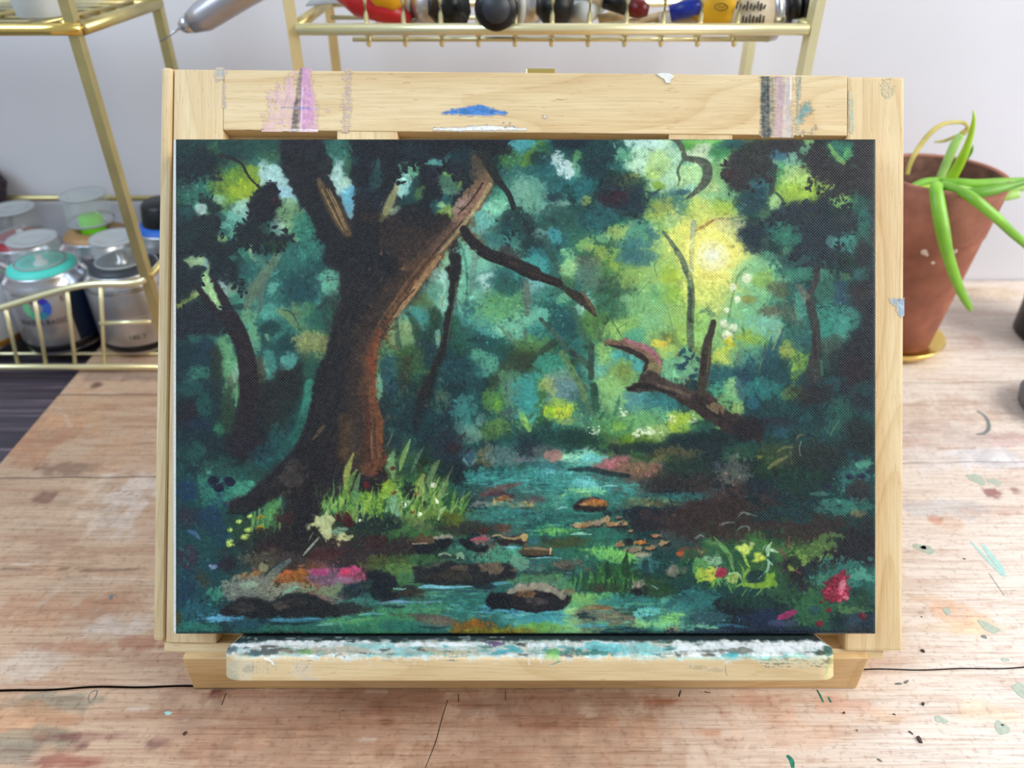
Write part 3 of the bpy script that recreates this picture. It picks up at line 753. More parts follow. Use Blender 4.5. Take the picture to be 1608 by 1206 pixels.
    p2.b(640,560,46,70,(72,116,62),0.95,0.5); p2.b(665,510,24,26,(96,140,50),0.8)
    p2.p([(380,700),(480,660),(450,710),(410,770),(390,760)],(132,160,134),0.95)
    p2.p([(670,300),(720,265),(870,270),(860,300),(760,335),(700,320)],(84,166,152),1,1.2,2,0.1)
    p2.s([(880,240),(840,280),(800,300)],[40,30,20],(50,112,120),0.7)
    p2.b(870,470,90,110,(66,116,92),0.95,0.6,dry=0.1); p2.b(880,390,40,40,(96,140,60),0.7); p2.s([(930,420),(980,460),(960,510)],[22,26,14],(124,140,40),0.85)
    p2.b(860,540,40,40,(120,170,150),0.5,dry=0.3)
    p2.p([(770,600),(890,580),(890,660),(900,700),(830,760),(740,740),(720,660)],(30,88,92),1,2,3)
    p2.b(860,740,80,70,(120,158,62),0.95,0.6,dry=0.1); p2.b(820,655,34,26,(154,194,134),0.9); p2.d(860,750,70,60,[(170,190,90),(110,150,50),(80,130,70)],22,(5,14))
    p2.b(900,800,40,30,(140,176,110),0.9)
    p2.b(700,560,60,60,(26,28,36),0.9,0.6); p2.b(740,440,60,60,(38,34,46),0.9); p2.b(760,360,90,40,(36,42,56),0.8)

    # ---------------------------------------------------------------- great tree: trunk and limbs
    bark = (31,29,34)
    trunk = [(440,218),(500,217),(520,250),(517,280),(530,306),(552,345),(557,332),(560,300),(600,345),(640,330),(700,338),(713,349),(736,353),(708,387),(686,407),(671,434),
             (644,471),(618,499),(603,521),(594,542),(589,577),(586,615),(594,637),(600,665),(601,712),(604,730),(609,755),(596,772),(560,770),(520,780),(497,800),(484,830),(462,850),
             (462,812),(463,782),(448,770),(420,790),(387,808),(357,806),(361,788),(391,772),(422,747),(447,721),(471,690),(484,654),(491,620),(497,588),(510,559),(521,521),(527,490),
             (538,465),(535,454),(536,426),(521,404),(495,359),(482,329),(460,301),(444,265)]
    def bark_pass(al):
        P.poly(trunk,bark,al,1.2,1.6,h=0.35,curve=False)
        for k in range(260):                       # bark drawn in long soft streaks down the trunk
            t = rs.random(); u = rs.random()
            y0_ = 350 + 420 * t; xl = np.interp(y0_,[350,430,520,620,700,770],[500,540,522,492,470,440]); xr = np.interp(y0_,[350,430,520,620,700,770],[700,668,600,586,598,600])
            x_ = xl + (xr - xl) * (0.06 + 0.86 * u); dx_ = np.interp(y0_,[350,450,600,770],[-16,-22,-12,-6]) * (0.6 + 0.8 * u)
            L_ = rs.uniform(16,46)
            c_ = np.array([(24,23,29),(46,37,36),(58,44,38),(38,34,42),(70,50,38)][int(min(rs.random() * 3.2 + u * 2.4,4.9))],float)
            P.stroke([(x_,y0_),(x_ + dx_ * L_ / 60,y0_ + L_ / 2),(x_ + dx_ * L_ / 30,y0_ + L_)],[1,rs.uniform(2,6),1],c_,0.55,0.8,0.12,0.25,smooth=3)
        P.stroke([(668,400),(630,452),(592,500),(572,560),(566,640),(570,720)],[50,54,44,36,44,56],(66,46,36),0.65,1.2,0.15,0.15)
        P.blob(640,385,44,40,(62,45,36),0.7,1.0,0.3,-40)

    bark_pass(1.0)
    # light between the left limb and the trunk
    p1.p([(1370,240),(1410,225),(1500,270),(1490,340),(1500,420),(1560,480),(1585,700),(1560,770),(1500,690),(1440,570),(1385,430),(1400,330)],(164,206,200),1,1.2,1.6)
    p1.b(1440,200,120,90,(44,108,96),0.9,0.7,dry=0.2); p1.b(1530,330,30,90,(60,120,80),0.8,0.8,dry=0.3)
    p1.p([(1450,560),(1560,500),(1588,690),(1555,750),(1490,660)],(84,162,196),0.95,2,2,0.15); p1.b(1510,450,50,40,(170,210,190),0.8,dry=0.3)
    p1.d(1450,220,120,80,[(24,66,64),(60,136,116),(34,90,84)],26,(8,20))
    p1.b(1130,170,160,80,(44,44,58),0.8,0.8); p1.b(1230,240,60,60,(40,92,96),0.6,dry=0.3); p1.b(1330,300,50,60,(70,110,90),0.5,dry=0.4)
    p1.s([(1290,440),(1370,600),(1450,740),(1530,890)],[50,110,130,100],(110,84,46),0.95,0.5,dry=0.15)
    for dx in (-34,-12,10,30): p1.s([(1350 + dx,520),(1430 + dx,690),(1510 + dx * 0.6,860)],[8,14,8],(166,138,90) if dx != -12 else (80,58,32),0.75,0.5,dry=0.3)
    p1.d(1330,460,70,70,[(190,170,120),(120,96,60),(220,210,170)],20,(4,9)); p1.s([(1560,770),(1550,880)],[14,8],(190,190,160),0.6)
    p1.b(1270,640,90,110,(20,24,36),0.7,0.8)
    # the lit upper right limb
    p2.b(1130,300,60,80,(92,84,62),0.9,0.8,dry=0.2)
    p2.s([(800,900),(730,980),(680,1040)],[10,12,8],(178,158,140),0.8)
    p2.b(730,930,80,60,(114,68,42),0.95,0.6,ang=-40); p2.b(640,1000,110,60,(66,46,34),0.8,0.8,ang=-40,dry=0.3)
    p2.d(950,820,330,20,[(190,168,120)],1)
    for i in range(80):
        t = rs.random(); P.blob(540 + (1210 - 640 * t - 20 + rs.normal(0,24)) * 0.18657,200 + (460 + 740 * t + rs.normal(0,20)) * 0.18657,rs.uniform(0.7,1.8),rs.uniform(0.6,1.2),[(196,176,132),(84,60,40),(170,132,110)][i % 3],0.75,0.5,0.2,-45)
    # lower lit edge
    r2.s([(170,760),(170,1000),(150,1206)],[60,50,50],(66,40,30),0.7,0.8)
    r2.d(300,380,120,200,[(120,84,56),(70,50,38),(150,120,90)],40,(3,8)); r2.d(110,1080,60,120,[(150,90,50),(90,56,36)],24,(3,8))
    r2.b(60,560,220,420,(46,35,31),0.55,0.9,dry=0.3); r2.b(330,260,120,120,(58,42,34),0.6,0.9,dry=0.3); r2.b(120,100,220,160,(26,27,36),0.7,0.9)
    r2.b(350,80,110,100,(22,24,31),0.95,0.5); r2.s([(270,30),(270,110),(310,160),(400,165),(470,130)],[20,16,12,10,6],(44,48,56),0.55,0.8); r2.b(355,60,60,50,(16,20,34),0.9)
    p2.b(300,900,260,160,(24,24,30),0.7,0.9); p2.b(230,760,110,60,(58,40,30),0.7,0.8); p2.b(380,1090,70,100,(18,20,30),0.8); p2.b(580,820,200,110,(30,26,27),0.8,0.8)
    # the foot of the trunk
    s2.b(80,560,80,250,(88,76,66),0.75,0.9,dry=0.25); s2.s([(80,320),(70,520),(60,620)],[40,60,60],(120,110,100),0.55,0.9,dry=0.4); s2.b(20,420,90,220,(70,52,32),0.7,0.9)
    s2.b(250,780,110,90,(72,28,24),0.95,0.7); s2.b(190,870,40,34,(112,18,22),0.95,0.5); s2.d(280,760,90,80,[(140,40,36),(70,22,22),(160,110,100)],22,(4,11))
    s2.p([(230,880),(330,860),(300,1000),(290,1090),(260,980)],(40,30,28),0.95)
    s1.s([(1500,300),(1510,450),(1500,600)],[90,100,120],(92,66,30),0.75,0.9,dry=0.15); s1.s([(1570,330),(1580,560)],[50,70],(104,92,76),0.6,0.9,dry=0.3)
    s1.b(1400,420,90,120,(58,40,34),0.6,0.9); s1.b(1380,590,70,50,(74,28,28),0.8,0.6); s1.b(1400,540,90,20,(66,30,28),0.6)
    s1.s([(1330,370),(1290,420),(1240,480)],[30,34,20],(112,90,56),0.7,0.7,dry=0.3); s1.b(1060,800,120,110,(84,74,62),0.8,0.8,ang=-40); s1.b(950,880,120,70,(66,58,52),0.7,0.9,ang=-30)
    s1.s([(700,950),(830,900),(960,780)],[40,50,30],(58,50,52),0.7,0.8); s1.b(640,1040,130,60,(58,52,56),0.85,0.7)
    s1.b(1180,920,130,220,(34,24,24),0.9,0.7); s1.b(1290,1030,70,50,(48,22,24),0.85)
    s1.b(1260,760,160,90,(40,30,28),0.8,0.8)

    # ---------------------------------------------------------------- glade right of the trunk
    r2.p([(830,0),(890,0),(885,90),(850,100),(880,240),(870,420),(850,530),(820,560),(700,350),(660,270)],(124,190,166),0.97,2,3)
    r2.b(790,170,80,60,(168,214,206),0.9,0.7,dry=0.1); r2.b(860,40,40,50,(150,196,140),0.8)
    r2.b(740,300,110,100,(70,130,110),0.85,0.8,dry=0.25); r2.b(650,420,130,80,(78,110,62),0.9,0.7,dry=0.15); r2.s([(820,200),(850,260),(840,330)],[20,24,14],(176,220,206),0.8); r2.s([(830,350),(850,430),(820,480)],[30,30,14],(140,200,180),0.8)
    r2.b(620,520,130,90,(56,140,136),0.9,0.7,ang=40); r2.b(480,560,80,60,(100,170,140),0.8,0.7)
    r2.b(480,680,130,110,(122,166,112),0.9,0.8,dry=0.15); r2.b(560,610,70,40,(150,180,120),0.7,dry=0.3); r2.b(340,900,90,200,(84,132,84),0.9,0.7,dry=0.1)
    r2.b(290,1120,40,110,(130,190,150),0.9,0.6)
    r2.s([(440,540),(450,680),(470,800)],[30,40,60],(44,74,56),0.8,0.6); r2.s([(540,500),(600,590),(630,700)],[40,70,80],(34,72,54),0.85,0.6)
    r2.p([(730,430),(760,430),(840,520),(830,640),(800,900),(700,900),(690,700),(715,560)],(28,66,48),0.97,1.6,2)
    r2.b(690,820,110,110,(24,60,70),0.9,0.7); r2.b(790,690,22,70,(110,170,160),0.9,0.6)
    r2.b(400,1020,80,160,(26,76,92),0.9,0.7); r2.b(440,920,40,60,(34,96,110),0.7)
    r2.b(560,900,110,140,(54,92,50),0.85,0.8,dry=0.2); r2.b(520,1050,50,160,(54,42,34),0.7,0.8); r2.b(640,1080,90,130,(40,92,62),0.8,0.8)
    r2.d(560,960,160,240,[(30,76,52),(60,110,60),(24,60,66),(84,120,60)],60,(8,22),ang=70)
    # slim dark trunk
    r2.s([(1010,0),(1040,300),(1030,480)],[24,24,18],(54,110,90),0.8,0.5)
    r2.b(1000,250,40,250,(112,184,150),0.85,0.7); r2.b(1110,150,60,160,(90,160,140),0.8,0.8)
    r2.s([(1120,10),(1080,200),(1070,330)],[60,50,40],(90,130,118),0.85,0.5); r2.s([(1020,20),(1035,200),(1025,420)],[16,18,12],(40,100,84),0.8)
    r2.p([(1120,180),(1240,150),(1250,210),(1210,320),(1190,330),(1150,250)],(172,214,208),1,1.5,2); r2.s([(1140,160),(1240,130)],[22,16],(70,140,130),0.7)
    p2.p([(900,990),(960,950),(975,1206),(885,1206),(860,1170),(890,1150)],(34,34,34),1,1,1.5)
    p2.p([(965,920),(1100,1040),(1180,1100),(1200,1206),(985,1206),(975,1050)],(112,186,160),0.95,2,2); p2.p([(830,1110),(890,1010),(880,1140),(860,1206),(760,1206)],(130,190,150),0.95,2,2)
    p2.s([(970,960),(1010,1060),(1030,1206)],[14,22,24],(60,130,110),0.8); p2.s([(1110,1060),(1090,1206)],[60,50],(100,130,116),0.7)
    r2.p([(920,520),(950,510),(1000,610),(1040,740),(1000,830),(940,780),(900,660)],(30,78,58),0.95,2,2)
    r2.b(1100,480,90,80,(30,74,86),0.9,0.6); r2.s([(1160,440),(1155,560),(1160,710)],[40,40,44],(34,72,84),0.9); r2.b(1060,600,60,140,(48,112,110),0.7,0.7)
    r2.b(1010,700,90,110,(40,96,84),0.8,0.7); r2.s([(1050,720),(1120,715),(1200,735)],[24,34,16],(24,60,60),0.9); r2.b(1060,850,80,60,(28,74,62),0.9)
    r2.b(1230,560,160,140,(70,150,140),0.85,0.8,dry=0.1); r2.b(1330,460,200,140,(96,160,96),0.9,0.8,dry=0.2); r2.b(1400,350,160,130,(76,140,90),0.85,0.8,dry=0.2)
    r2.b(1420,620,170,110,(120,194,160),0.85,0.8,dry=0.2); r2.d(1350,480,240,180,[(140,200,150),(90,160,110),(110,180,100),(60,130,110)],80,(8,22))
    r2.b(1380,210,150,110,(26,82,84),0.85,0.8,dry=0.25)
    r2.s([(1550,220),(1540,360),(1550,510)],[60,60,30],(96,112,102),0.9,0.5); r2.s([(1490,260),(1530,390),(1545,440)],[18,22,14],(80,104,92),0.85)
    r2.s([(1300,600),(1390,680),(1470,780)],[20,40,60],(88,118,92),0.9); r2.s([(1530,650),(1525,730)],[44,36],(70,104,92),0.85)
    r2.b(1380,810,120,60,(30,76,66),0.9,0.7); r2.b(1530,830,120,100,(84,126,60),0.9,0.8,dry=0.2); r2.b(1190,900,120,130,(84,164,134),0.85,0.8,dry=0.2)
    r2.s([(1600,760),(1480,860),(1330,1000),(1220,1150)],[120,160,120,60],(52,74,50),0.85,0.7,dry=0.15); r2.b(1440,1080,120,110,(84,138,100),0.8,0.8,dry=0.25); r2.b(1560,1080,60,120,(64,140,134),0.8,0.7)
    r2.b(930,980,150,140,(26,72,82),0.85,0.8,dry=0.1); r2.b(1090,1080,70,140,(30,84,88),0.8,0.8); r2.d(960,1040,200,160,[(24,64,74),(44,110,100),(70,130,110),(30,84,84)],60,(8,22),ang=70)

    # long branch reaching right,and the foliage above it
    p2.b(1180,720,160,140,(92,172,164),0.95,0.8,dry=0.1); p2.p([(1230,600),(1330,550),(1400,640),(1410,690),(1320,740),(1260,760),(1180,700)],(124,200,166),0.95,2,3)
    p2.b(1280,560,90,60,(60,140,112),0.8,0.8,dry=0.2); p2.b(1150,850,110,60,(104,182,176),0.8,0.8); p2.b(1320,930,160,100,(44,112,112),0.9,0.8,dry=0.25)
    p2.p([(1320,100),(1608,90),(1608,160),(1540,200),(1440,200),(1360,150)],(70,160,170),0.95,2,3)
    p2.b(1430,300,160,100,(60,124,66),0.9,0.8,dry=0.25); p2.d(1420,300,180,120,[(120,190,140),(60,120,50),(90,150,50),(150,210,180)],50,(6,18)); p2.b(1560,240,70,90,(72,116,36),0.85,0.7)
    p2.b(1500,380,120,70,(36,96,104),0.8,0.8,dry=0.2); p2.b(1500,540,130,140,(110,160,140),0.9,0.8,dry=0.3); p2.d(1500,560,120,150,[(150,190,170),(80,140,120),(110,170,140)],40,(8,20))
    p2.p([(1150,150),(1380,170),(1400,210),(1250,230),(1150,200)],(28,32,36),0.9)
    p2.b(1440,770,130,90,(30,62,64),0.95,0.6); p2.b(1540,840,90,70,(36,66,66),0.85,0.7); p2.b(1390,860,120,60,(28,72,76),0.8,0.8,dry=0.2)
    p2.d(1450,880,170,150,[(26,60,62),(80,150,140),(36,90,84),(50,60,58)],60,(8,20))
    p2.b(1380,1060,90,50,(58,34,36),0.7,0.8,ang=30)

    # ---------------------------------------------------------------- upper middle
    p3.b(120,200,140,110,(44,100,60),0.85,0.8,dry=0.2); p3.b(40,150,60,60,(60,150,160),0.9,0.7); p3.s([(150,130),(60,240),(10,320)],[50,60,40],(84,130,40),0.8,0.7,dry=0.2)
    p3.b(400,140,170,60,(20,36,54),0.95,0.7); p3.b(160,270,110,60,(24,48,52),0.9,0.7); p3.b(250,420,200,170,(28,92,98),0.9,0.8,dry=0.15); p3.b(480,480,170,160,(36,116,122),0.85,0.8,dry=0.2)
    p3.d(320,400,280,200,[(70,150,150),(24,70,80),(40,116,120),(20,54,64)],90,(8,22))
    p3.b(460,260,50,80,(90,160,90),0.85,0.7,dry=0.25); p3.b(450,370,50,60,(110,176,130),0.7,dry=0.3)
    p3.b(310,260,60,80,(190,214,216),0.95,0.7,ang=-30,dry=0.15); p3.b(370,350,60,90,(196,220,224),0.95,0.7,ang=-20,dry=0.15)
    p3.b(650,290,150,130,(22,56,66),0.95,0.6); p3.b(720,190,120,60,(26,62,72),0.85,0.7); p3.d(660,260,160,140,[(20,44,56),(36,84,88),(50,110,96)],40,(8,22))
    p3.b(880,240,120,110,(90,168,130),0.9,0.8,dry=0.2); p3.b(830,330,120,70,(40,116,112),0.8,0.8,dry=0.2)
    p3.p([(800,100),(1220,90),(1300,140),(1350,250),(1330,330),(1300,520),(1120,530),(1030,420),(960,380),(900,280),(950,160)],(168,212,176),0.97,4,5)
    p3.b(1010,140,200,46,(180,222,216),0.9,0.7); p3.b(1000,320,80,90,(176,216,190),0.8,0.8); p3.b(1150,330,120,120,(170,208,130),0.85,0.8,dry=0.1); p3.b(1120,390,90,60,(164,200,90),0.7,0.8)
    p3.d(1120,300,180,190,[(180,216,170),(160,206,150),(190,220,160)],40,(10,24),a=0.4)
    p3.s([(1090,350),(1180,370),(1300,385)],[8,8,6],(110,160,110),0.6); p3.b(1140,490,60,50,(122,164,30),0.95,0.6,dry=0.1)
    p3.p([(1330,330),(1500,340),(1510,400),(1440,520),(1340,530),(1310,460)],(172,216,150),1,2,2); p3.b(1430,510,60,30,(150,206,190),0.8)
    p3.b(1500,200,120,80,(196,214,176),0.9,0.7); p3.p([(1340,110),(1500,95),(1540,110),(1430,160),(1370,190)],(70,150,56),1,1.5,2); p3.b(1440,120,60,24,(120,190,80),0.7)
    # dark cluster with the plum heart
    p3.b(860,560,230,170,(34,60,70),0.95,0.6); p3.b(960,620,130,110,(30,52,66),0.9,0.6); p3.b(890,450,120,60,(74,98,62),0.8,0.8,dry=0.35)
    p3.b(770,600,120,80,(50,34,52),0.95,0.7); p3.b(760,600,70,40,(60,30,46),0.8); p3.d(880,540,220,160,[(50,84,84),(28,44,58),(60,60,66),(84,104,60)],60,(8,20))
    p3.b(940,410,60,26,(130,136,50),0.7,dry=0.3); p3.b(1130,580,80,50,(36,76,88),0.8,0.7); p3.s([(1050,540),(1100,560),(1160,520)],[20,26,14],(24,56,76),0.9); p3.b(1340,550,60,24,(34,74,104),0.9)
    p3.b(1280,660,150,120,(52,104,112),0.85,0.8,dry=0.3); p3.d(1290,680,150,130,[(40,90,104),(90,150,130),(110,160,120)],40,(8,22))
    p3.b(1140,690,110,110,(150,164,70),0.9,0.7,dry=0.25); p3.b(1160,770,120,60,(150,180,70),0.85,0.8,dry=0.2); p3.s([(1290,710),(1240,780),(1220,820)],[10,12,8],(160,110,70),0.7)
    p3.b(1530,700,110,110,(190,204,96),0.9,0.8,dry=0.15); p3.b(1560,560,80,110,(150,190,110),0.8,0.8,dry=0.2)
    p3.b(540,620,46,46,(140,150,76),0.85,0.6,dry=0.2); p3.b(360,640,90,40,(150,196,176),0.7,0.8,dry=0.5); p3.s([(150,700),(230,640),(400,640)],[20,24,30],(160,200,184),0.6,0.8,dry=0.5); p3.b(260,590,100,40,(22,50,66),0.8)
    p3.b(90,580,110,160,(100,160,136),0.85,0.8,dry=0.3); p3.b(330,770,200,130,(40,84,78),0.9,0.8,dry=0.25); p3.d(300,760,220,150,[(60,100,70),(30,74,74),(90,140,120),(50,110,100)],70,(8,20))
    p3.b(650,770,190,110,(36,100,104),0.9,0.8,dry=0.1); p3.s([(560,690),(480,780)],[12,14],(22,66,70),0.8)
    p3.s([(790,720),(850,740),(920,735),(980,790),(1030,830)],[12,20,30,24,12],(30,52,60),0.95); p3.s([(920,775),(880,810),(820,845)],[16,16,8],(40,70,60),0.85)
    p3.b(980,900,170,110,(90,160,130),0.85,0.8,dry=0.3); p3.b(790,880,100,80,(160,186,90),0.9,0.8,dry=0.25); p3.b(700,940,80,50,(120,180,120),0.8,0.8,dry=0.3)
    p3.b(530,990,90,70,(140,186,90),0.85,0.8,dry=0.25); p3.b(650,1060,90,90,(160,186,70),0.85,0.8,dry=0.25); p3.d(640,980,200,130,[(170,196,90),(110,160,90),(84,140,100)],50,(8,20))
    p3.b(960,1040,190,110,(50,110,116),0.9,0.8,dry=0.2); p3.b(1100,920,70,90,(36,92,104),0.85,0.8,dry=0.2); p3.d(980,1010,220,130,[(40,96,110),(80,140,120),(60,120,110),(120,170,120)],60,(8,20))
    p3.b(1250,820,140,80,(150,204,150),0.8,0.8,dry=0.2); p3.b(1320,960,130,150,(212,220,110),0.9,0.9); p3.b(1350,910,50,40,(170,190,50),0.8); p3.b(1180,1090,60,60,(140,160,50),0.9,0.7,dry=0.1); p3.b(1180,1100,20,30,(130,110,40),0.7)
    p3.b(1160,1000,70,60,(130,184,120),0.8,0.8,dry=0.2)
    p3.b(140,900,60,50,(150,196,190),0.7,0.8,dry=0.45); p3.b(50,820,60,70,(40,44,50),0.85,0.7); p3.b(60,1010,110,90,(30,52,54),0.9,0.8); p3.b(160,1120,110,90,(36,116,122),0.9,0.8,dry=0.1); p3.b(270,920,60,60,(60,150,160),0.85,0.7)
    p3.s([(200,930),(230,1040),(290,1160),(310,1206)],[60,60,60,60],(48,84,76),0.9,0.5); p3.b(390,1120,80,110,(130,196,130),0.85,0.8,dry=0.2); p3.b(550,1110,110,80,(84,90,72),0.85,0.8,dry=0.4)

    # ---------------------------------------------------------------- the sun
    P.blob(1118,402,74,68,(222,220,100),0.9,1.2,0.15,scum=0.5); P.blob(1118,402,46,44,(238,230,110),0.95,0.9,0.1,scum=0); P.blob(1118,402,26,25,(242,238,170),0.95,0.9,0.1,scum=0); P.blob(1117,401,13,12,(240,243,228),0.95,0.9,0.1,scum=0)
    for rr_,cc in ((44,(248,240,140)),(34,(236,226,110)),(24,(250,246,190))):
        th = np.linspace(0,2 * math.pi,26); P.stroke([(1118 + rr_ * math.cos(t),402 + rr_ * math.sin(t)) for t in th],3,cc,0.55,0.8,0.1,0.35,smooth=2)
    p4.b(60,690,120,90,(190,206,100),0.8,0.8,dry=0.2); p4.b(250,660,120,60,(160,190,60),0.8,0.8,dry=0.25); p4.b(220,550,150,80,(120,180,130),0.75,0.8,dry=0.3); p4.b(150,500,60,40,(180,206,130),0.8,0.8)
    p4.s([(10,865),(90,820),(190,770),(290,768)],[12,16,18,12],(140,92,50),0.9,0.5); p4.s([(290,775),(370,755),(450,770)],[14,20,10],(90,120,80),0.8); p4.b(350,810,140,60,(196,190,150),0.75,0.8,dry=0.3); p4.b(330,900,120,60,(190,204,130),0.8,0.8,dry=0.3)

    # ---------------------------------------------------------------- upper right foliage
    p4.p([(115,170),(200,120),(420,110),(460,200),(330,230),(200,270),(140,230)],(52,128,74),1,2,3); p4.b(330,140,120,40,(30,84,96),0.9,0.7); p4.b(150,110,60,26,(110,190,80),0.8)
    gr = (50,48,54)
    p4.p([(470,110),(900,105),(940,130),(880,210),(720,250),(640,330),(620,430),(460,510),(330,500),(230,400),(300,260)],gr,0.98,3,6,0.06); p4.b(300,390,90,40,(66,42,46),0.8,dry=0.2)
    p4.d(560,300,260,180,[(40,42,50),(60,54,58),(34,66,70),(84,88,84)],80,(6,18))
    p4.p([(980,130),(1120,110),(1160,230),(1240,320),(1330,230),(1340,100),(1540,100),(1540,560),(1300,560),(1140,590),(1100,500),(980,470),(960,300)],(48,46,52),0.98,3,6,0.06); p4.d(1250,420,260,180,[(60,54,58),(40,42,50),(84,80,82),(50,62,64)],90,(6,18))
    p4.p([(1130,140),(1300,130),(1335,200),(1300,250),(1260,310),(1190,290),(1140,210)],(40,116,96),0.97,2,3); p4.s([(1140,150),(1190,240),(1260,300)],[26,40,40],(140,190,90),0.85,0.6,dry=0.25); p4.b(1290,220,30,50,(90,170,90),0.8,0.7,dry=0.2); p4.b(960,120,50,30,(140,190,110),0.8)
    p4.b(800,290,120,90,(124,190,160),0.9,0.8,dry=0.2); p4.b(930,190,50,60,(96,160,120),0.85,0.8,dry=0.2); p4.b(740,240,70,40,(40,90,130),0.8,0.8,dry=0.2); p4.b(740,420,60,110,(70,150,96),0.85,0.8,dry=0.15)
    p4.b(900,520,210,100,(148,188,66),0.95,0.8,dry=0.2); p4.b(850,400,120,80,(170,208,120),0.85,0.8,dry=0.25); p4.p([(760,560),(900,480),(1110,540),(980,610),(820,640)],(150,186,50),0.85,4,5,0.15); p4.d(890,500,200,110,[(180,210,90),(130,176,40),(160,200,120),(110,160,60)],70,(6,18))
    p4.b(570,510,80,90,(40,106,120),0.85,0.8,dry=0.2); p4.b(510,480,50,40,(50,120,140),0.6)
    p4.s([(670,330),(660,440),(650,560)],[60,50,50],(40,60,64),0.9); p4.p([(640,610),(680,550),(730,600),(730,660),(680,700),(640,690)],(160,204,130),1,1.5,2); p4.s([(690,550),(750,620),(730,680),(680,710)],[20,22,18,10],(36,60,66),0.9)
    p4.b(500,640,130,130,(28,66,78),0.95,0.7,dry=0.1); p4.b(590,760,60,80,(80,120,84),0.75,0.8,dry=0.3); p4.d(520,640,150,140,[(24,56,70),(50,100,100),(90,140,120)],46,(7,18)); p4.b(760,690,60,40,(50,100,140),0.8,0.8,dry=0.2)
    p4.p([(640,770),(800,660),(1050,600),(1200,580),(1100,690),(1000,740),(1380,760),(1400,850),(1250,920),(1180,1050),(1170,1150),(900,1160),(820,1080),(850,900),(720,850),(560,950),(440,1040),(380,900)],(32,48,62),0.97,3,5,0.05)
    p4.d(900,850,440,260,[(26,40,56),(40,62,72),(54,60,68),(36,76,80)],130,(7,20))
    p4.b(1250,620,110,60,(120,176,84),0.95,0.7,dry=0.25); p4.d(1250,620,110,60,[(150,196,90),(90,160,90),(70,140,100)],30,(6,16)); p4.b(1400,640,90,80,(34,90,80),0.8,0.8); p4.b(1430,780,90,80,(40,116,106),0.85,0.8,dry=0.1)
    p4.b(1310,780,90,60,(48,58,58),0.85,0.8); p4.b(740,920,120,90,(44,122,100),0.9,0.8,dry=0.15); p4.b(620,850,60,40,(40,110,110),0.7,dry=0.2); p4.b(1160,960,50,46,(80,140,140),0.75,0.8,dry=0.4)
    p4.b(1420,920,110,90,(40,100,84),0.85,0.8,dry=0.2); p4.b(1270,980,90,90,(60,140,130),0.85,0.8,dry=0.2); p4.b(1260,1070,60,30,(30,56,58),0.9); p4.b(1420,1080,60,120,(44,42,50),0.9,0.7)
    p4.b(550,1020,90,70,(24,44,62),0.9,0.7); p4.b(620,1100,90,90,(80,150,120),0.8,0.8,dry=0.2); p4.b(560,1150,120,80,(130,190,140),0.8,0.8,dry=0.15); p4.b(480,900,110,90,(28,52,68),0.85,0.8)
    p4.p([(1490,90),(1545,100),(1545,1206),(1500,1206),(1480,600)],(56,58,62),0.85,3,2); p4.d(1510,640,22,520,[(130,134,136),(90,94,98),(60,64,70)],90,(4,9))

    # ---------------------------------------------------------------- glade centre
    r3.b(1250,330,380,330,(142,188,100),0.75,1.0,dry=0.1); r3.b(1500,150,160,220,(222,222,104),0.75,1.0); r3.b(1500,400,120,120,(200,212,104),0.7,1.0)
    r3.d(1250,350,330,320,[(160,204,110),(120,176,100),(180,210,90),(100,164,110)],110,(10,26),ang=60,a=0.5)
    r3.b(1250,170,90,70,(156,184,40),0.85,0.8,dry=0.15); r3.b(1240,340,110,70,(136,178,50),0.85,0.8,dry=0.15); r3.b(1110,330,26,60,(50,130,84),0.8,0.7)
    r3.b(1010,420,220,160,(110,172,110),0.75,0.9,dry=0.1); r3.b(980,600,200,90,(128,180,90),0.8,0.9); r3.b(1090,590,110,90,(116,180,130),0.7,0.9)
    r3.b(780,260,170,130,(50,84,62),0.9,0.8,dry=0.15); r3.b(740,430,200,110,(48,104,80),0.9,0.8,dry=0.15); r3.d(780,330,250,220,[(40,80,60),(70,120,76),(90,140,96),(60,110,90)],100,(9,24))
    r3.b(560,150,150,130,(96,124,104),0.8,0.9,dry=0.45); r3.b(380,130,70,90,(150,204,130),0.8,0.8,dry=0.3); r3.b(780,60,60,100,(150,180,60),0.8,0.8,dry=0.25); r3.b(950,150,150,90,(140,176,80),0.75,0.9,dry=0.25); r3.b(960,40,160,60,(50,104,112),0.85,0.8,dry=0.15)
    r3.b(870,370,60,40,(140,196,140),0.7,dry=0.4); r3.b(900,230,70,50,(140,170,80),0.6,dry=0.3)
    r3.s([(1120,40),(1115,110),(1135,190)],[8,12,6],(84,110,60),0.8); r3.s([(1080,220),(1010,290),(970,360),(980,440)],[6,8,8,5],(70,104,70),0.7); r3.s([(960,290),(910,350)],[6,6],(60,96,64),0.6)
    r3.b(110,130,130,110,(60,150,146),0.85,0.8,dry=0.2); r3.b(160,280,140,110,(130,194,190),0.85,0.8,dry=0.35); r3.b(300,380,200,140,(46,116,100),0.9,0.8,dry=0.2); r3.b(300,520,200,90,(26,84,86),0.9,0.8,dry=0.15); r3.b(370,590,110,80,(24,80,86),0.8,0.8,dry=0.15); r3.b(360,370,60,50,(120,190,140),0.75,dry=0.3)
    r3.d(280,440,260,210,[(30,84,84),(80,150,120),(110,180,150),(40,110,100)],100,(8,20)); r3.b(120,540,110,80,(110,190,160),0.85,0.8,dry=0.25); r3.b(150,680,130,90,(50,130,122),0.85,0.8,dry=0.1); r3.b(500,430,80,90,(150,204,184),0.8,0.8,dry=0.25)
    r3.b(360,240,80,60,(60,104,60),0.85,0.8,dry=0.2)
    r3.s([(30,220),(45,360),(40,510)],[40,54,36],(92,108,98),0.95,0.5); r3.s([(30,660),(20,740)],[34,30],(84,104,90),0.8)
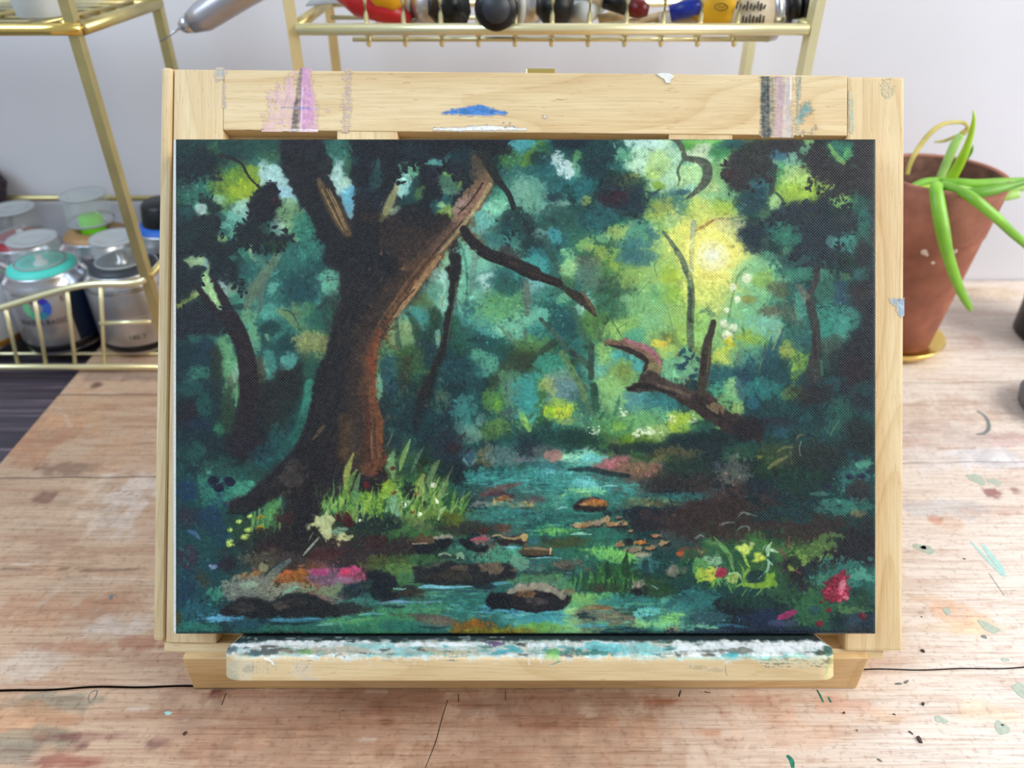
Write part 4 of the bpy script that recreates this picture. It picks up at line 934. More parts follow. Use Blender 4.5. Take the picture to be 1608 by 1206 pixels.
    r3.b(590,600,110,120,(88,134,60),0.9,0.8,dry=0.1); r3.b(620,540,110,50,(70,116,56),0.85,0.8); r3.s([(420,420),(470,560),(560,740)],[40,60,50],(56,96,76),0.7,0.8); r3.s([(600,570),(660,690),(690,730)],[40,60,40],(76,106,66),0.8,0.7)
    r3.p([(700,640),(740,560),(900,580),(870,700),(720,710)],(150,196,96),0.85,3,3); r3.s([(765,570),(800,630),(840,700)],[10,14,8],(50,84,50),0.85); r3.s([(800,625),(890,565)],[10,8],(60,96,60),0.75); r3.s([(690,690),(700,610),(740,560)],[12,10,6],(180,210,130),0.6)
    r3.b(960,690,90,60,(72,156,128),0.85,0.8); r3.p([(1080,720),(1160,700),(1240,740),(1200,800),(1110,780)],(226,206,60),0.95,2,3); r3.b(1190,760,30,24,(220,150,40),0.5); r3.b(1220,820,80,60,(170,200,90),0.8)
    # slender tree against the sun
    r3.s([(1195,410),(1230,480),(1250,560),(1280,690),(1320,760)],[6,12,12,14,14],(96,136,84),0.8); r3.s([(1230,450),(1290,428),(1370,440)],[8,8,6],(100,130,70),0.7); r3.s([(1090,560),(1110,680)],[10,10],(100,150,90),0.6)
    # left lower glade
    r3.b(100,770,150,90,(80,132,66),0.85,0.8,dry=0.2); r3.b(60,900,120,110,(46,60,44),0.8,0.9); r3.s([(260,740),(170,820),(80,910)],[60,60,40],(44,66,50),0.9,0.6); r3.b(230,960,140,110,(50,140,120),0.9,0.7); r3.b(60,1100,110,110,(50,140,136),0.85,0.8,dry=0.1); r3.b(200,1090,80,60,(150,166,100),0.85,0.7,dry=0.2); r3.b(350,1100,130,110,(120,144,130),0.85,0.9,dry=0.25)
    r3.p([(620,760),(700,740),(740,840),(720,940),(650,900)],(144,194,104),0.9,2,3); r3.p([(740,860),(800,810),(880,830),(1000,880),(1030,960),(980,1010),(880,960),(800,920)],(70,162,158),0.95,2,3,0.05); r3.s([(885,840),(890,960)],[26,20],(50,110,110),0.8)
    r3.b(830,1010,170,110,(118,150,70),0.9,0.8,dry=0.1); r3.b(850,980,60,40,(104,124,54),0.8); r3.b(720,1120,130,100,(130,186,110),0.85,0.8,dry=0.15); r3.d(800,1080,180,120,[(160,196,100),(110,160,80),(130,176,90)],50,(9,22),ang=60)
    # log bridging the stream,twisted branch
    r3.b(1180,1010,130,130,(110,180,130),0.8,0.8,dry=0.15); r3.b(1380,960,130,120,(110,180,130),0.85,0.8,dry=0.1)
    r3.d(1390,900,130,160,[(60,130,120),(140,200,140),(90,170,130)],50,(7,18))
    for (x,y) in ((1330,840),(1370,800),(1420,800),(1440,850),(1480,870),(1400,880),(1380,910),(1320,930),(1430,1040),(1440,1070),(1460,960),(1350,960),(1590,930),(1470,1100)): r3.b(x + rs.normal(0,8),y + rs.normal(0,8),rs.uniform(14,36),rs.uniform(8,16),(20,54,84),0.95,0.4,0.3,rs.uniform(0,180))
    r4.s([(200,390),(130,450),(50,490)],[40,44,12],(110,146,96),0.9,dry=0.1); r4.s([(140,560),(130,660),(100,780)],[50,56,70],(104,128,116),0.85,0.6,dry=0.1)

    # ---------------------------------------------------------------- right middle
    r4.b(120,320,160,180,(206,214,104),0.75,1.0,dry=0.15); r4.b(70,600,110,160,(140,196,100),0.8,0.9); r4.b(110,190,100,50,(200,190,90),0.7,0.9,dry=0.3)
    r4.b(560,200,220,190,(126,190,134),0.9,0.8,dry=0.1); r4.b(580,190,110,60,(130,170,60),0.8,0.8,ang=-30,dry=0.1); r4.b(480,430,190,120,(110,180,130),0.85,0.9,dry=0.15); r4.d(520,300,240,240,[(140,200,150),(100,170,120),(120,180,100),(80,150,120)],90,(9,22))
    r4.s([(700,10),(770,80),(810,200),(820,320)],[50,64,60,40],(54,98,88),0.9,0.5,dry=0.1); r4.b(900,130,140,110,(56,130,104),0.85,0.8,dry=0.25); r4.b(900,60,160,60,(30,62,74),0.7,0.8)
    r4.b(460,380,90,40,(134,124,50),0.9,0.7,dry=0.15); r4.b(720,290,90,70,(76,88,62),0.9,0.8,dry=0.25); r4.s([(560,480),(680,470),(800,490),(880,560)],[60,100,130,100],(80,96,78),0.8,0.8,dry=0.3); r4.b(640,480,90,40,(104,88,62),0.6,0.8,dry=0.3)
    r4.b(900,420,60,130,(72,150,130),0.8,0.8,dry=0.2); r4.s([(870,260),(910,330),(940,400)],[26,30,30],(104,116,100),0.8)
    r4.b(420,560,180,70,(110,180,140),0.85,0.9,dry=0.1); r4.s([(260,680),(340,620),(520,540),(700,520)],[16,22,26,20],(100,160,120),0.7)
    r4.s([(430,110),(370,180),(330,330),(300,460),(280,560),(220,650)],[26,24,18,18,18,12],(74,124,84),0.85)
    for x,y,rr_ in ((445,200,40),(325,272,32),(360,380,36),(275,465,26),(245,580,34),(325,610,36),(270,680,44)): r4.b(x,y,rr_,rr_ * 0.9,(228,236,200),0.97,0.4,0.3,h=0.8); r4.b(x - 6,y - 8,rr_ * 0.5,rr_ * 0.4,(246,248,226),0.9)
    r4.b(320,760,70,60,(206,190,24),0.95,0.7); r4.b(250,850,110,90,(178,200,70),0.9,0.8,dry=0.1); r4.b(430,730,70,60,(160,186,44),0.85,0.8); r4.b(520,690,70,60,(130,180,70),0.8,0.8); r4.s([(200,830),(290,920),(330,950)],[40,56,26],(206,216,90),0.85)
    r4.b(640,620,160,90,(110,176,160),0.85,0.9,dry=0.1); r4.b(790,790,90,80,(166,176,60),0.85,0.8,dry=0.1); r4.p([(840,820),(970,810),(960,920),(900,1040),(830,1090),(800,1000)],(146,190,54),0.95,2,3)
    r4.b(470,900,170,160,(80,150,130),0.85,0.9,dry=0.1); r4.b(300,1050,200,130,(40,106,112),0.9,0.8,dry=0.15); r4.b(430,1090,130,110,(28,64,108),0.85,0.8,dry=0.1); r4.b(640,1050,120,140,(34,100,106),0.9,0.8)
    bl = (32,86,104)
    for a_,b_,c_ in (((640,1080),(620,880),(650,690)),((680,1060),(690,800),(760,600)),((560,1100),(500,950),(460,830)),((600,1060),(590,870),(600,740)),((740,1120),(790,1000),(830,900)),((480,1080),(450,980),(450,860))): r4.s([a_,b_,c_],[60,50,8],bl,0.9,0.5,dry=0.05)
    r4.s([(660,800),(720,650),(745,580)],[14,20,10],(160,170,120),0.7); r4.s([(590,880),(600,780)],[8,6],(130,100,80),0.7); r4.s([(370,830),(380,930),(390,1000)],[26,24,14],(110,112,84),0.75); r4.s([(540,1050),(550,950),(570,880)],[10,12,6],(190,196,90),0.75); r4.s([(520,1000),(470,880)],[10,6],(70,150,120),0.7)
    r4.b(920,740,120,80,(40,96,100),0.85,0.8,dry=0.2); r4.b(900,620,100,60,(52,104,92),0.8,0.8,dry=0.2)
    r4.b(1120,300,120,220,(48,110,90),0.9,0.8,dry=0.1); r4.b(1080,150,60,60,(60,130,110),0.7); r4.b(1240,270,90,60,(34,70,100),0.9,0.7,dry=0.1); r4.b(1230,370,80,60,(36,66,104),0.85,0.8,dry=0.1); r4.b(1270,190,60,40,(80,130,84),0.8,0.8,dry=0.2); r4.d(1200,330,170,170,[(40,90,90),(80,140,110),(34,60,96),(56,120,90)],60,(8,20))
    r4.b(1130,600,140,190,(46,136,120),0.9,0.8,dry=0.05); r4.b(1290,580,90,140,(56,140,126),0.85,0.8,dry=0.15); r4.b(1300,700,60,40,(90,170,140),0.75,dry=0.3); r4.b(1400,170,70,60,(48,110,110),0.8,0.8,dry=0.2)
    r4.p([(1320,260),(1400,200),(1540,180),(1540,1206),(1250,1206),(1180,1000),(1240,820),(1350,650),(1390,450)],(32,38,50),0.95,4,6,0.05); r4.b(1380,320,90,110,(50,48,52),0.9,0.8,dry=0.1); r4.d(1400,600,110,420,[(50,48,54),(26,34,46),(34,60,70)],70,(8,20)); r4.b(1330,980,130,140,(48,34,44),0.8,0.8)
    r4.b(1140,870,110,130,(52,86,72),0.85,0.8,dry=0.25); r4.b(1140,750,110,70,(60,78,70),0.8,0.8,dry=0.2); r4.b(1200,930,70,120,(30,40,52),0.7,0.8); r4.s([(1070,900),(1080,1010)],[24,30],(84,140,100),0.7,dry=0.2); r4.b(1130,1100,110,80,(34,92,100),0.8,0.8); r4.b(1000,1090,110,90,(30,50,62),0.9,0.7); r4.b(1440,1130,90,60,(26,70,74),0.8)
    r4.d(1508,600,20,600,[(110,114,118),(70,76,84),(40,60,66)],80,(4,9)); s4.d(1500,400,24,380,[(50,90,90),(30,60,64),(24,50,60)],30,(6,12))

    # ---------------------------------------------------------------- right lower bank
    s4.b(760,300,560,420,(24,66,72),0.75,0.9,dry=0.05); s4.d(900,320,480,300,[(24,76,84),(20,50,60),(36,96,92),(30,66,60)],150,(12,34),ang=45)
    s4.b(300,120,130,120,(110,180,110),0.9,0.8,dry=0.25); s4.b(350,60,90,60,(150,200,130),0.7,0.8,dry=0.3); s4.b(420,60,60,90,(28,66,100),0.8,0.8,dry=0.2); s4.b(500,170,60,60,(40,120,150),0.7,0.8,dry=0.3); s4.b(360,230,60,60,(150,180,90),0.8,0.8,dry=0.25); s4.b(180,60,70,60,(60,150,120),0.8,0.8)
    s4.b(600,70,140,90,(36,120,116),0.85,0.8,dry=0.1); s4.b(850,90,100,60,(90,130,60),0.8,0.8,dry=0.2); s4.b(1030,110,180,90,(44,34,42),0.8,0.8,dry=0.1); s4.b(700,330,130,40,(44,40,60),0.7,0.8); s4.b(700,430,100,50,(36,84,110),0.7,0.8,dry=0.2)
    s4.b(1200,280,130,170,(36,92,84),0.8,0.9,dry=0.15); s4.b(1400,460,130,130,(30,40,44),0.8,0.8,dry=0.1)
    s4.p([(-20,380),(120,350),(240,420),(300,480),(400,560),(280,640),(100,700),(-20,740)],(24,46,52),0.95,4,5); s4.b(60,370,90,30,(40,120,84),0.8,0.7,ang=20)
    s4.s([(-10,260),(110,330),(210,390)],[60,60,24],(130,190,90),0.85,0.7,dry=0.1)
    s4.b(400,600,200,80,(36,84,64),0.85,0.9,ang=-15,dry=0.15); s4.b(660,620,190,120,(56,78,42),0.8,0.9,dry=0.2); s4.b(1060,640,240,120,(40,44,44),0.85,0.9,dry=0.1)
    s4.s([(630,720),(700,670),(780,625)],[26,36,26],(134,126,70),0.8,0.7,dry=0.25); s4.s([(690,590),(760,550),(830,550)],[16,24,16],(130,122,70),0.75,0.7,dry=0.3); s4.s([(810,590),(820,690)],[24,16],(104,112,84),0.7); s4.b(555,630,26,16,(150,140,50),0.8)
    s4.s([(850,490),(890,450),(930,440)],[10,16,6],(120,90,60),0.9); s4.s([(900,500),(885,560),(895,620)],[10,8,6],(130,160,130),0.8); s4.s([(1220,320),(1160,420),(1150,460)],[12,10,6],(130,140,84),0.65); s4.s([(1110,330),(1100,400)],[6,6],(110,140,110),0.5); s4.s([(975,465),(1000,480),(1020,530)],[6,6,5],(120,150,120),0.5)
    s4.b(320,760,200,110,(104,106,98),0.75,0.9,ang=-25,dry=0.4); s4.d(300,780,220,110,[(140,136,126),(70,66,66),(60,84,70),(110,90,84)],70,(6,16),ang=-40); s4.b(100,950,200,60,(62,96,110),0.7,0.9,ang=-12,dry=0.2)
    s4.b(230,980,320,90,(76,52,50),0.85,0.9,ang=-14,dry=0.15); s4.b(150,1100,320,110,(58,40,42),0.95,0.8,ang=-6); s4.b(640,930,190,110,(22,44,62),0.9,0.9,dry=0.05); s4.b(820,1060,250,90,(22,60,66),0.85,0.9); s4.b(900,850,200,120,(24,60,52),0.8,0.9)
    s4.d(600,1000,420,140,[(24,56,62),(50,40,44),(30,66,60),(76,60,56)],90,(10,28),ang=-20)
    s4.b(1350,780,190,90,(50,118,110),0.85,0.9,ang=-20,dry=0.25); s4.d(1330,850,210,190,[(80,160,150),(40,100,100),(26,56,62),(60,130,120),(50,50,80)],110,(9,26)); s4.b(1380,920,100,90,(50,46,50),0.9,0.7); s4.b(1210,1040,120,60,(56,136,120),0.8,0.8,dry=0.25); s4.b(1060,940,120,20,(80,130,120),0.6,dry=0.3)
    for x,y in ((1310,800),(1410,790),(1470,750),(1120,880),(1330,985),(1230,1060)): s4.b(x,y,30,20,(26,28,70),0.9,0.5)
    s4.b(1440,690,70,40,(84,160,130),0.7,dry=0.3); s4.b(1370,1100,80,40,(104,96,66),0.75,0.8,dry=0.3)
    for pts in ([(370,970),(410,955),(450,970)],[(370,1130),(400,1095),(460,1105),(525,1130)],[(210,1190),(270,1180),(340,1180)]): s4.s(pts,[8,18,8],(112,134,134),0.6,0.9,dry=0.45)
    s4.b(270,765,30,16,(150,120,110),0.8)

    # ---------------------------------------------------------------- stream
    s2.b(800,350,700,260,(24,58,66),0.6,0.9); s2.d(620,300,330,260,[(20,44,52),(30,84,84),(44,104,96),(24,62,70),(60,110,90)],130,(12,30),ang=70)
    s2.s([(720,0),(640,200),(600,360)],[130,110,80],(28,36,40),0.8,0.8); s2.s([(990,80),(960,230),(920,400)],[70,60,40],(24,54,60),0.75,0.8)
    s2.b(820,120,70,110,(84,118,92),0.7,0.9,dry=0.4); s2.b(1040,250,110,160,(60,140,134),0.8,0.9,dry=0.3); s2.b(1280,160,120,110,(84,140,60),0.85,0.9,dry=0.25); s2.b(1300,210,50,60,(90,150,40),0.8,0.8,dry=0.2); s2.b(1270,380,140,90,(96,136,54),0.85,0.9,dry=0.25); s2.b(1550,150,90,180,(70,160,160),0.85,0.9,dry=0.15); s2.b(1430,120,90,120,(84,124,110),0.8,0.9,dry=0.25); s2.b(1390,260,90,40,(74,84,92),0.7,0.8)
    s2.s([(1480,240),(1520,300),(1550,350)],[40,34,12],(190,200,90),0.85,dry=0.2); s2.d(1400,330,220,130,[(130,180,90),(70,130,80),(100,160,80),(60,110,84)],80,(8,20),ang=45)
    s2.b(1050,470,100,110,(104,150,130),0.8,0.9,dry=0.35); s2.b(990,380,60,60,(90,140,130),0.7,dry=0.4); s2.b(1150,310,60,70,(120,160,150),0.6,dry=0.5); s2.b(900,560,170,130,(34,48,62),0.85,0.9,dry=0.05); s2.b(1050,620,90,90,(54,92,112),0.85,0.8,dry=0.1); s2.b(930,560,60,50,(56,30,34),0.7,0.8)
    for x,y in ((840,440),(1000,450),(1050,570),(1240,560)): s2.s([(x + 24,y - 24),(x - 24,y + 26)],[16,24],(54,34,36),0.8)
    s2.s([(1010,650),(1060,710),(1110,650)],[20,24,14],(120,170,170),0.7); s2.b(1180,640,100,100,(108,100,62),0.85,0.8,dry=0.3); s2.d(1190,640,100,100,[(150,140,84),(70,66,50),(160,150,110)],40,(5,11)); s2.b(1400,620,190,100,(84,112,112),0.85,0.9,dry=0.15)
    s2.d(1520,560,110,60,[(20,34,46),(26,50,60)],26,(14,34)); s2.b(1530,650,110,30,(108,104,120),0.7,0.8)
    s2.p([(900,720),(1250,710),(1240,790),(1120,850),(960,860),(880,800)],(20,40,46),0.95,4,4); s2.b(1560,590,40,30,(100,90,110),0.6)
    # water bands
    s3.b(500,860,620,180,(46,128,122),0.9,0.8); s2.b(1350,800,330,80,(48,130,128),0.9,0.8); s2.b(1000,900,230,60,(32,92,88),0.85,0.8); s2.b(1300,960,380,70,(60,84,84),0.75,0.9)
    water = [(70,160,150),(40,116,116),(96,190,186),(30,92,96),(56,140,130)]
    def ripple(view,x,y,rx,ry,cols,n,ln=(60,200),wd=(6,18),a=0.6):
        for _ in range(n):
            t = rs.random() * 6.283; r_ = math.sqrt(rs.random()); X,Y_ = x + rx * r_ * math.cos(t),y + ry * r_ * math.sin(t); l = rs.uniform(*ln)
            view.s([(X - l / 2,Y_ + rs.normal(0,5)),(X,Y_ + rs.normal(0,5)),(X + l / 2,Y_ + rs.normal(0,5))],[4,rs.uniform(*wd) * 1.5,4],cols[rs.integers(len(cols))],a * 0.6,0.9,0.08,0.25)
    s3.p([(280,560),(420,570),(640,600),(720,640),(600,690),(480,700),(360,690),(260,640)],(124,204,180),0.95,3,3,0.05); s3.b(560,640,150,40,(96,196,200),0.85,0.8,dry=0.1); s3.b(410,620,90,40,(150,220,176),0.8,0.8,dry=0.1)
    s3.p([(130,760),(220,715),(340,730),(390,770),(300,790),(200,790)],(104,196,206),0.95,2,3); s3.p([(420,840),(520,790),(620,830),(670,890),(560,910),(430,900)],(110,204,206),0.9,3,3,0.05); s3.b(200,690,160,30,(40,92,100),0.8,0.7); s3.p([(300,960),(420,900),(600,900),(700,930),(520,950),(380,970)],(120,196,120),0.85,3,3); s3.s([(310,960),(500,920),(700,920)],[10,14,8],(170,220,140),0.7,dry=0.2)
    ripple(s3,450,850,520,170,water,150); ripple(s2,1330,850,300,120,water,60); s3.s([(660,880),(740,870),(800,875)],[8,14,6],(140,196,200),0.8)
    # far bank
    s3.b(250,480,360,110,(26,72,66),0.9,0.9); s3.b(500,480,240,90,(24,62,52),0.9,0.9); s3.b(60,540,110,100,(28,50,62),0.9,0.8); s3.d(120,480,180,90,[(20,40,50),(40,84,84)],30,(10,26)); s3.b(180,590,130,60,(92,96,102),0.85,0.8,dry=0.15); s3.b(260,620,70,40,(176,120,110),0.85,0.7,dry=0.15)
    s3.b(60,150,120,170,(48,140,136),0.9,0.8,dry=0.1); s3.b(320,110,140,110,(84,124,136),0.9,0.9,dry=0.2); s3.b(190,40,70,60,(150,170,90),0.85,0.8,dry=0.2); s3.b(600,230,140,150,(48,96,84),0.9,0.9,dry=0.15); s3.b(960,170,190,110,(74,136,144),0.9,0.9,dry=0.15); s3.b(1180,190,150,120,(44,120,126),0.9,0.9,dry=0.1); s3.b(750,120,110,140,(128,180,104),0.85,0.9,dry=0.15)
    s3.s([(480,10),(540,160),(600,260)],[60,60,70],(70,110,80),0.9,0.6); s3.s([(590,40),(610,130),(620,220)],[60,56,60],(36,84,64),0.95,0.5); s3.s([(820,120),(800,200),(780,280)],[14,32,30],(44,104,92),0.9)
    s3.b(330,260,150,90,(140,184,60),0.9,0.8,dry=0.1); s3.p([(180,250),(210,210),(250,250),(300,170),(340,210),(430,200),(440,260),(340,300),(240,280)],(196,206,40),0.95,2,4,0.1); s3.b(230,250,36,36,(120,170,30),0.8); s3.b(380,330,110,40,(140,160,90),0.7,dry=0.25); s3.s([(0,290),(30,350),(60,400)],[60,50,40],(150,196,84),0.85,dry=0.1)
    s3.d(300,330,330,90,[(110,160,90),(60,116,84),(90,140,70)],60,(10,24),ang=60); s3.b(830,380,230,130,(72,136,80),0.85,0.9,dry=0.2); s3.b(1030,320,160,90,(110,176,110),0.8,0.9,dry=0.25); s3.d(880,360,330,130,[(90,160,80),(140,190,110),(60,120,84),(120,180,90)],90,(9,22))
    s3.b(940,510,160,80,(96,134,24),0.95,0.7,dry=0.05); s3.b(1060,520,90,60,(70,110,30),0.8,0.8); s3.p([(1030,420),(1120,360),(1230,370),(1220,470),(1140,500),(1060,480)],(150,184,100),0.9,3,4,0.1); s3.b(820,380,60,40,(130,186,70),0.8,dry=0.2); s3.b(1340,340,90,90,(170,200,50),0.95,0.7,dry=0.1); s3.b(1400,390,80,50,(140,184,60),0.85,0.7)
    for x,y,n_ in ((980,430,16),(1090,420,16),(860,250,6),(600,415,8),(1440,320,8),(1250,300,4),(640,410,4)):
        for _ in range(n_): s3.b(x + rs.normal(0,28),y + rs.normal(0,18),rs.uniform(6,16),rs.uniform(5,11),(226,238,206),0.95,0.4,0.3,h=0.7)
    s3.s([(1220,210),(1225,260),(1205,290)],[6,8,5],(170,210,130),0.7)
    s3.p([(1170,480),(1300,420),(1450,400),(1520,345),(1608,360),(1608,700),(1300,620),(1050,600),(1060,570)],(22,46,52),0.97,4,5); s3.b(1500,370,90,40,(34,96,76),0.8,0.8)
    # rose rock and the brown bank
    s3.b(950,560,300,50,(26,50,54),0.9,0.8); s3.b(1000,770,330,80,(76,66,56),0.95,0.8,dry=0.05); s3.b(1280,620,190,60,(104,92,54),0.8,0.9,dry=0.2)
    s3.p([(570,735),(680,680),(780,630),(870,640),(930,680),(1080,660),(1190,690),(1180,740),(1040,800),(880,790),(700,755)],(132,92,80),0.97,2,3,h=0.3); s3.p([(580,735),(700,680),(790,635),(880,650),(860,700),(720,745)],(166,92,104),0.9,2.5,2.5,0.05); s3.b(980,720,180,50,(116,92,66),0.8,0.9,dry=0.15); s3.s([(390,740),(560,735),(760,775),(900,790)],[24,44,44,30],(24,50,54),0.9,0.6); s3.d(980,720,200,60,[(150,120,90),(96,72,60),(140,100,90)],40,(6,16),ang=-40)
    s3.b(1400,760,260,110,(30,58,48),0.85,0.9); s3.b(1250,860,290,90,(48,42,44),0.95,0.8,dry=0.05); s3.b(1500,860,170,70,(62,52,52),0.8,0.9,dry=0.2); s3.b(1250,930,180,26,(26,40,54),0.9,0.7); s3.b(1280,970,330,40,(40,112,108),0.85,0.8); s3.b(1080,1030,230,50,(104,100,60),0.8,0.9,dry=0.1); s3.b(1060,1050,40,16,(176,120,50),0.8); s3.b(1230,1110,330,70,(26,48,60),0.9,0.8); s3.b(1480,1130,220,110,(74,56,58),0.9,0.9,dry=0.15)
    s3.d(1280,860,340,110,[(40,36,40),(70,56,52),(90,74,66),(34,56,54)],70,(8,22),ang=-30)
    ripple(s3,1150,1000,300,70,[(50,124,120),(30,80,90),(84,120,84)],36)
    # sand streaks left of the stream
    s2.s([(1150,950),(1290,900),(1500,850)],[30,60,20],(104,70,66),0.85,0.7,dry=0.1); s2.s([(1200,950),(1300,940),(1420,960)],[20,44,30],(84,50,62),0.8); s2.s([(1270,1000),(1350,970),(1420,1000)],[20,40,20],(150,96,50),0.85); s2.s([(1200,1040),(1300,1020),(1420,1045),(1580,1030)],[20,44,40,20],(196,160,100),0.9,0.7,dry=0.25); s2.b(1130,1030,100,30,(128,128,124),0.8,0.8,dry=0.3); s3.b(40,1030,90,26,(186,150,90),0.8,0.7,dry=0.2); s3.b(120,990,90,30,(100,72,72),0.75,0.8); s2.d(1400,1020,190,30,[(226,190,120),(130,90,60),(160,130,110)],30,(5,14),ang=0)
    s2.b(1420,1130,260,60,(44,112,110),0.9,0.8); s2.b(1000,1130,200,70,(72,92,34),0.85,0.9,dry=0.1)
    # orange stone
    s3.p([(420,1060),(450,1020),(560,985),(650,985),(710,1030),(720,1065),(620,1080),(480,1080)],(44,34,36),1,1.4,1.6,h=0.5); s3.p([(480,1030),(560,990),(650,990),(705,1030),(680,1050),(560,1045)],(156,100,50),0.97,1.6,1.6); s3.b(640,1005,50,16,(190,104,34),0.85); s3.b(520,1030,60,14,(190,150,100),0.7,dry=0.3); s3.s([(420,1075),(560,1090),(710,1080)],[12,16,10],(24,36,50),0.8); s3.s([(290,1070),(350,1055),(420,1065)],[8,20,8],(130,200,196),0.85); s3.s([(430,1100),(560,1105),(700,1095)],[8,14,6],(110,180,186),0.7); s3.s([(770,1010),(820,1020),(850,1060)],[10,26,20],(110,180,180),0.75,dry=0.2)

    # ---------------------------------------------------------------- front stream and banks
    t3.b(450,330,560,300,(34,104,92),0.8,0.9); t2.b(1200,700,560,330,(36,104,100),0.8,0.9); t2.b(1350,100,330,90,(46,118,116),0.8,0.9)
    ripple(t3,350,180,420,130,[(50,130,120),(36,100,92),(80,160,150),(30,84,84)],70); ripple(t2,1350,140,260,110,[(50,130,124),(60,110,90),(36,96,96)],40)
    t3.p([(120,240),(240,200),(380,210),(480,240),(340,255),(200,255)],(98,176,84),0.95,3,3,0.05); t3.p([(470,380),(880,380),(1000,430),(900,500),(780,470),(620,430)],(104,180,84),0.95,3,3,0.05); t3.b(820,460,180,50,(110,184,90),0.8,0.8,dry=0.1); t3.s([(410,265),(500,255),(580,262)],[10,22,8],(150,206,184),0.85,dry=0.3)
    t3.b(320,330,230,46,(68,76,40),0.85,0.9); t3.b(200,300,80,40,(40,66,60),0.7); t3.b(100,320,60,30,(50,110,130),0.7)
    t3.b(1080,110,260,70,(26,38,52),0.95,0.8); t3.b(1350,170,330,110,(62,46,48),0.95,0.8,dry=0.05); t3.b(1000,200,200,60,(38,38,46),0.9,0.8); t3.d(1250,150,330,110,[(80,60,58),(40,34,42),(54,46,50),(90,70,64)],80,(9,26),ang=-25); t3.b(1300,330,280,90,(56,74,72),0.8,0.9,dry=0.15); t3.b(1450,420,150,50,(112,70,46),0.7,0.8,dry=0.15)
    pebb = [(480,185,60,16),(540,185,34,14),(620,170,44,22),(715,140,30,20),(745,175,36,20),(810,120,30,14),(845,170,36,24),(825,340,34,20),(945,385,54,22),(1000,320,56,26),(1085,375,46,18),(1110,275,46,20),(1205,335,56,20),(980,290,30,14),(1025,430,50,20),(920,235,30,20)]
    for k,(x,y,rx,ry) in enumerate(pebb):
        t3.b(x,y + 10,rx * 1.1,ry,(36,34,40),0.85,0.5); t3.b(x,y,rx,ry * 0.8,[(190,150,104),(176,130,84),(150,128,104)][k % 3],0.9,0.6,0.8,-8,0.3,h=0.5)
    t3.b(1000,325,60,22,(196,112,40),0.85,0.6,dry=0.15); t3.b(1110,272,36,14,(190,110,56),0.7); t3.b(1030,440,50,16,(170,180,150),0.7,dry=0.2); t3.b(1330,425,34,20,(196,80,40),0.85,0.5); t3.s([(1450,300),(1490,275),(1530,280)],[10,22,8],(150,150,140),0.75,dry=0.3); t3.b(900,320,40,30,(26,28,36),0.85)
    # rocks in the left bank of the stream
    t2.b(350,380,420,130,(54,38,40),0.95,0.8,dry=0.05); t2.b(120,420,200,130,(58,44,48),0.9,0.9); t2.b(250,320,170,50,(66,30,30),0.8,0.8); t2.d(360,370,360,100,[(70,50,46),(44,32,36),(84,56,44)],60,(10,28),ang=0); t2.b(1000,210,240,50,(52,50,44),0.85,0.9); t2.b(1340,210,60,36,(96,62,44),0.8); t2.b(1180,230,40,24,(86,40,34),0.7); t2.b(680,310,130,40,(104,72,50),0.8,0.8,dry=0.2)
    t2.b(430,500,260,70,(74,88,40),0.9,0.9,dry=0.05); t2.b(500,580,170,100,(84,124,60),0.9,0.9); t2.b(700,470,220,50,(52,100,56),0.85,0.9); t2.b(540,650,110,80,(60,112,70),0.85,0.9)
    t2.b(1250,430,230,80,(70,148,116),0.85,0.9,dry=0.15); t2.b(1480,520,90,60,(120,160,130),0.7,0.9,dry=0.4); t2.b(1000,420,170,60,(52,116,92),0.8,0.9)
    rock = (28,32,40)
    t2.p([(580,350),(660,340),(780,350),(760,400),(640,410),(590,380)],rock,1,1.4,2,h=0.4); t2.s([(580,342),(700,338)],[14,10],(150,136,116),0.8,dry=0.3)
    t2.p([(760,320),(800,290),(880,290),(910,330),(870,370),(790,370)],(24,30,40),1,1.4,2,h=0.4); t2.p([(755,290),(800,262),(880,260),(910,285),(820,295),(770,305)],(140,134,118),0.9,1.4,2,0.15)
    t2.p([(950,320),(1010,300),(1080,310),(1110,370),(1220,360),(1200,410),(1080,390),(1000,360)],(26,32,40),1,1.4,2,h=0.4); t2.p([(1060,310),(1130,285),(1210,300),(1230,330),(1140,345),(1080,335)],(130,92,88),0.95,1.6,2); t2.s([(1070,308),(1140,300),(1210,306)],[14,24,12],(176,72,92),0.9)
    t2.p([(1240,290),(1330,300),(1400,290),(1480,260),(1540,270),(1555,330),(1510,390),(1480,350),(1350,350),(1260,330)],(44,38,38),1,1.4,2,h=0.4); t2.s([(1250,280),(1310,270),(1350,290),(1430,300),(1500,280)],[14,16,16,24,30],(170,134,90),0.9,0.6,dry=0.25); t2.b(1520,285,34,34,(196,160,96),0.9,0.7,dry=0.2); t2.s([(1350,370),(1420,372),(1480,375)],[10,20,8],(110,176,196),0.85)
    t2.p([(800,440),(860,415),(930,450),(1020,420),(1020,470),(940,475),(850,470)],(40,58,54),0.95,1.6,2); t2.s([(805,435),(850,420),(900,440)],[18,22,12],(150,170,140),0.85,dry=0.3); t2.b(980,445,50,30,(140,176,140),0.85,0.7,dry=0.3)
    t2.p([(1480,410),(1560,370),(1640,380),(1700,400),(1680,440),(1560,450)],(96,76,52),1,1.6,2); t3.p([(-20,410),(60,370),(200,370),(245,390),(250,430),(150,440),(0,440)],(84,66,46),1,1.4,2,h=0.4); t3.s([(20,385),(120,378),(230,395)],[20,26,20],(150,124,90),0.75,0.7,dry=0.3); t3.s([(240,385),(235,430)],[20,10],(226,180,120),0.9); t3.s([(0,445),(120,450),(240,440)],[14,20,10],(26,34,40),0.9); t3.s([(70,465),(180,458),(330,462)],[6,12,5],(120,180,196),0.85)
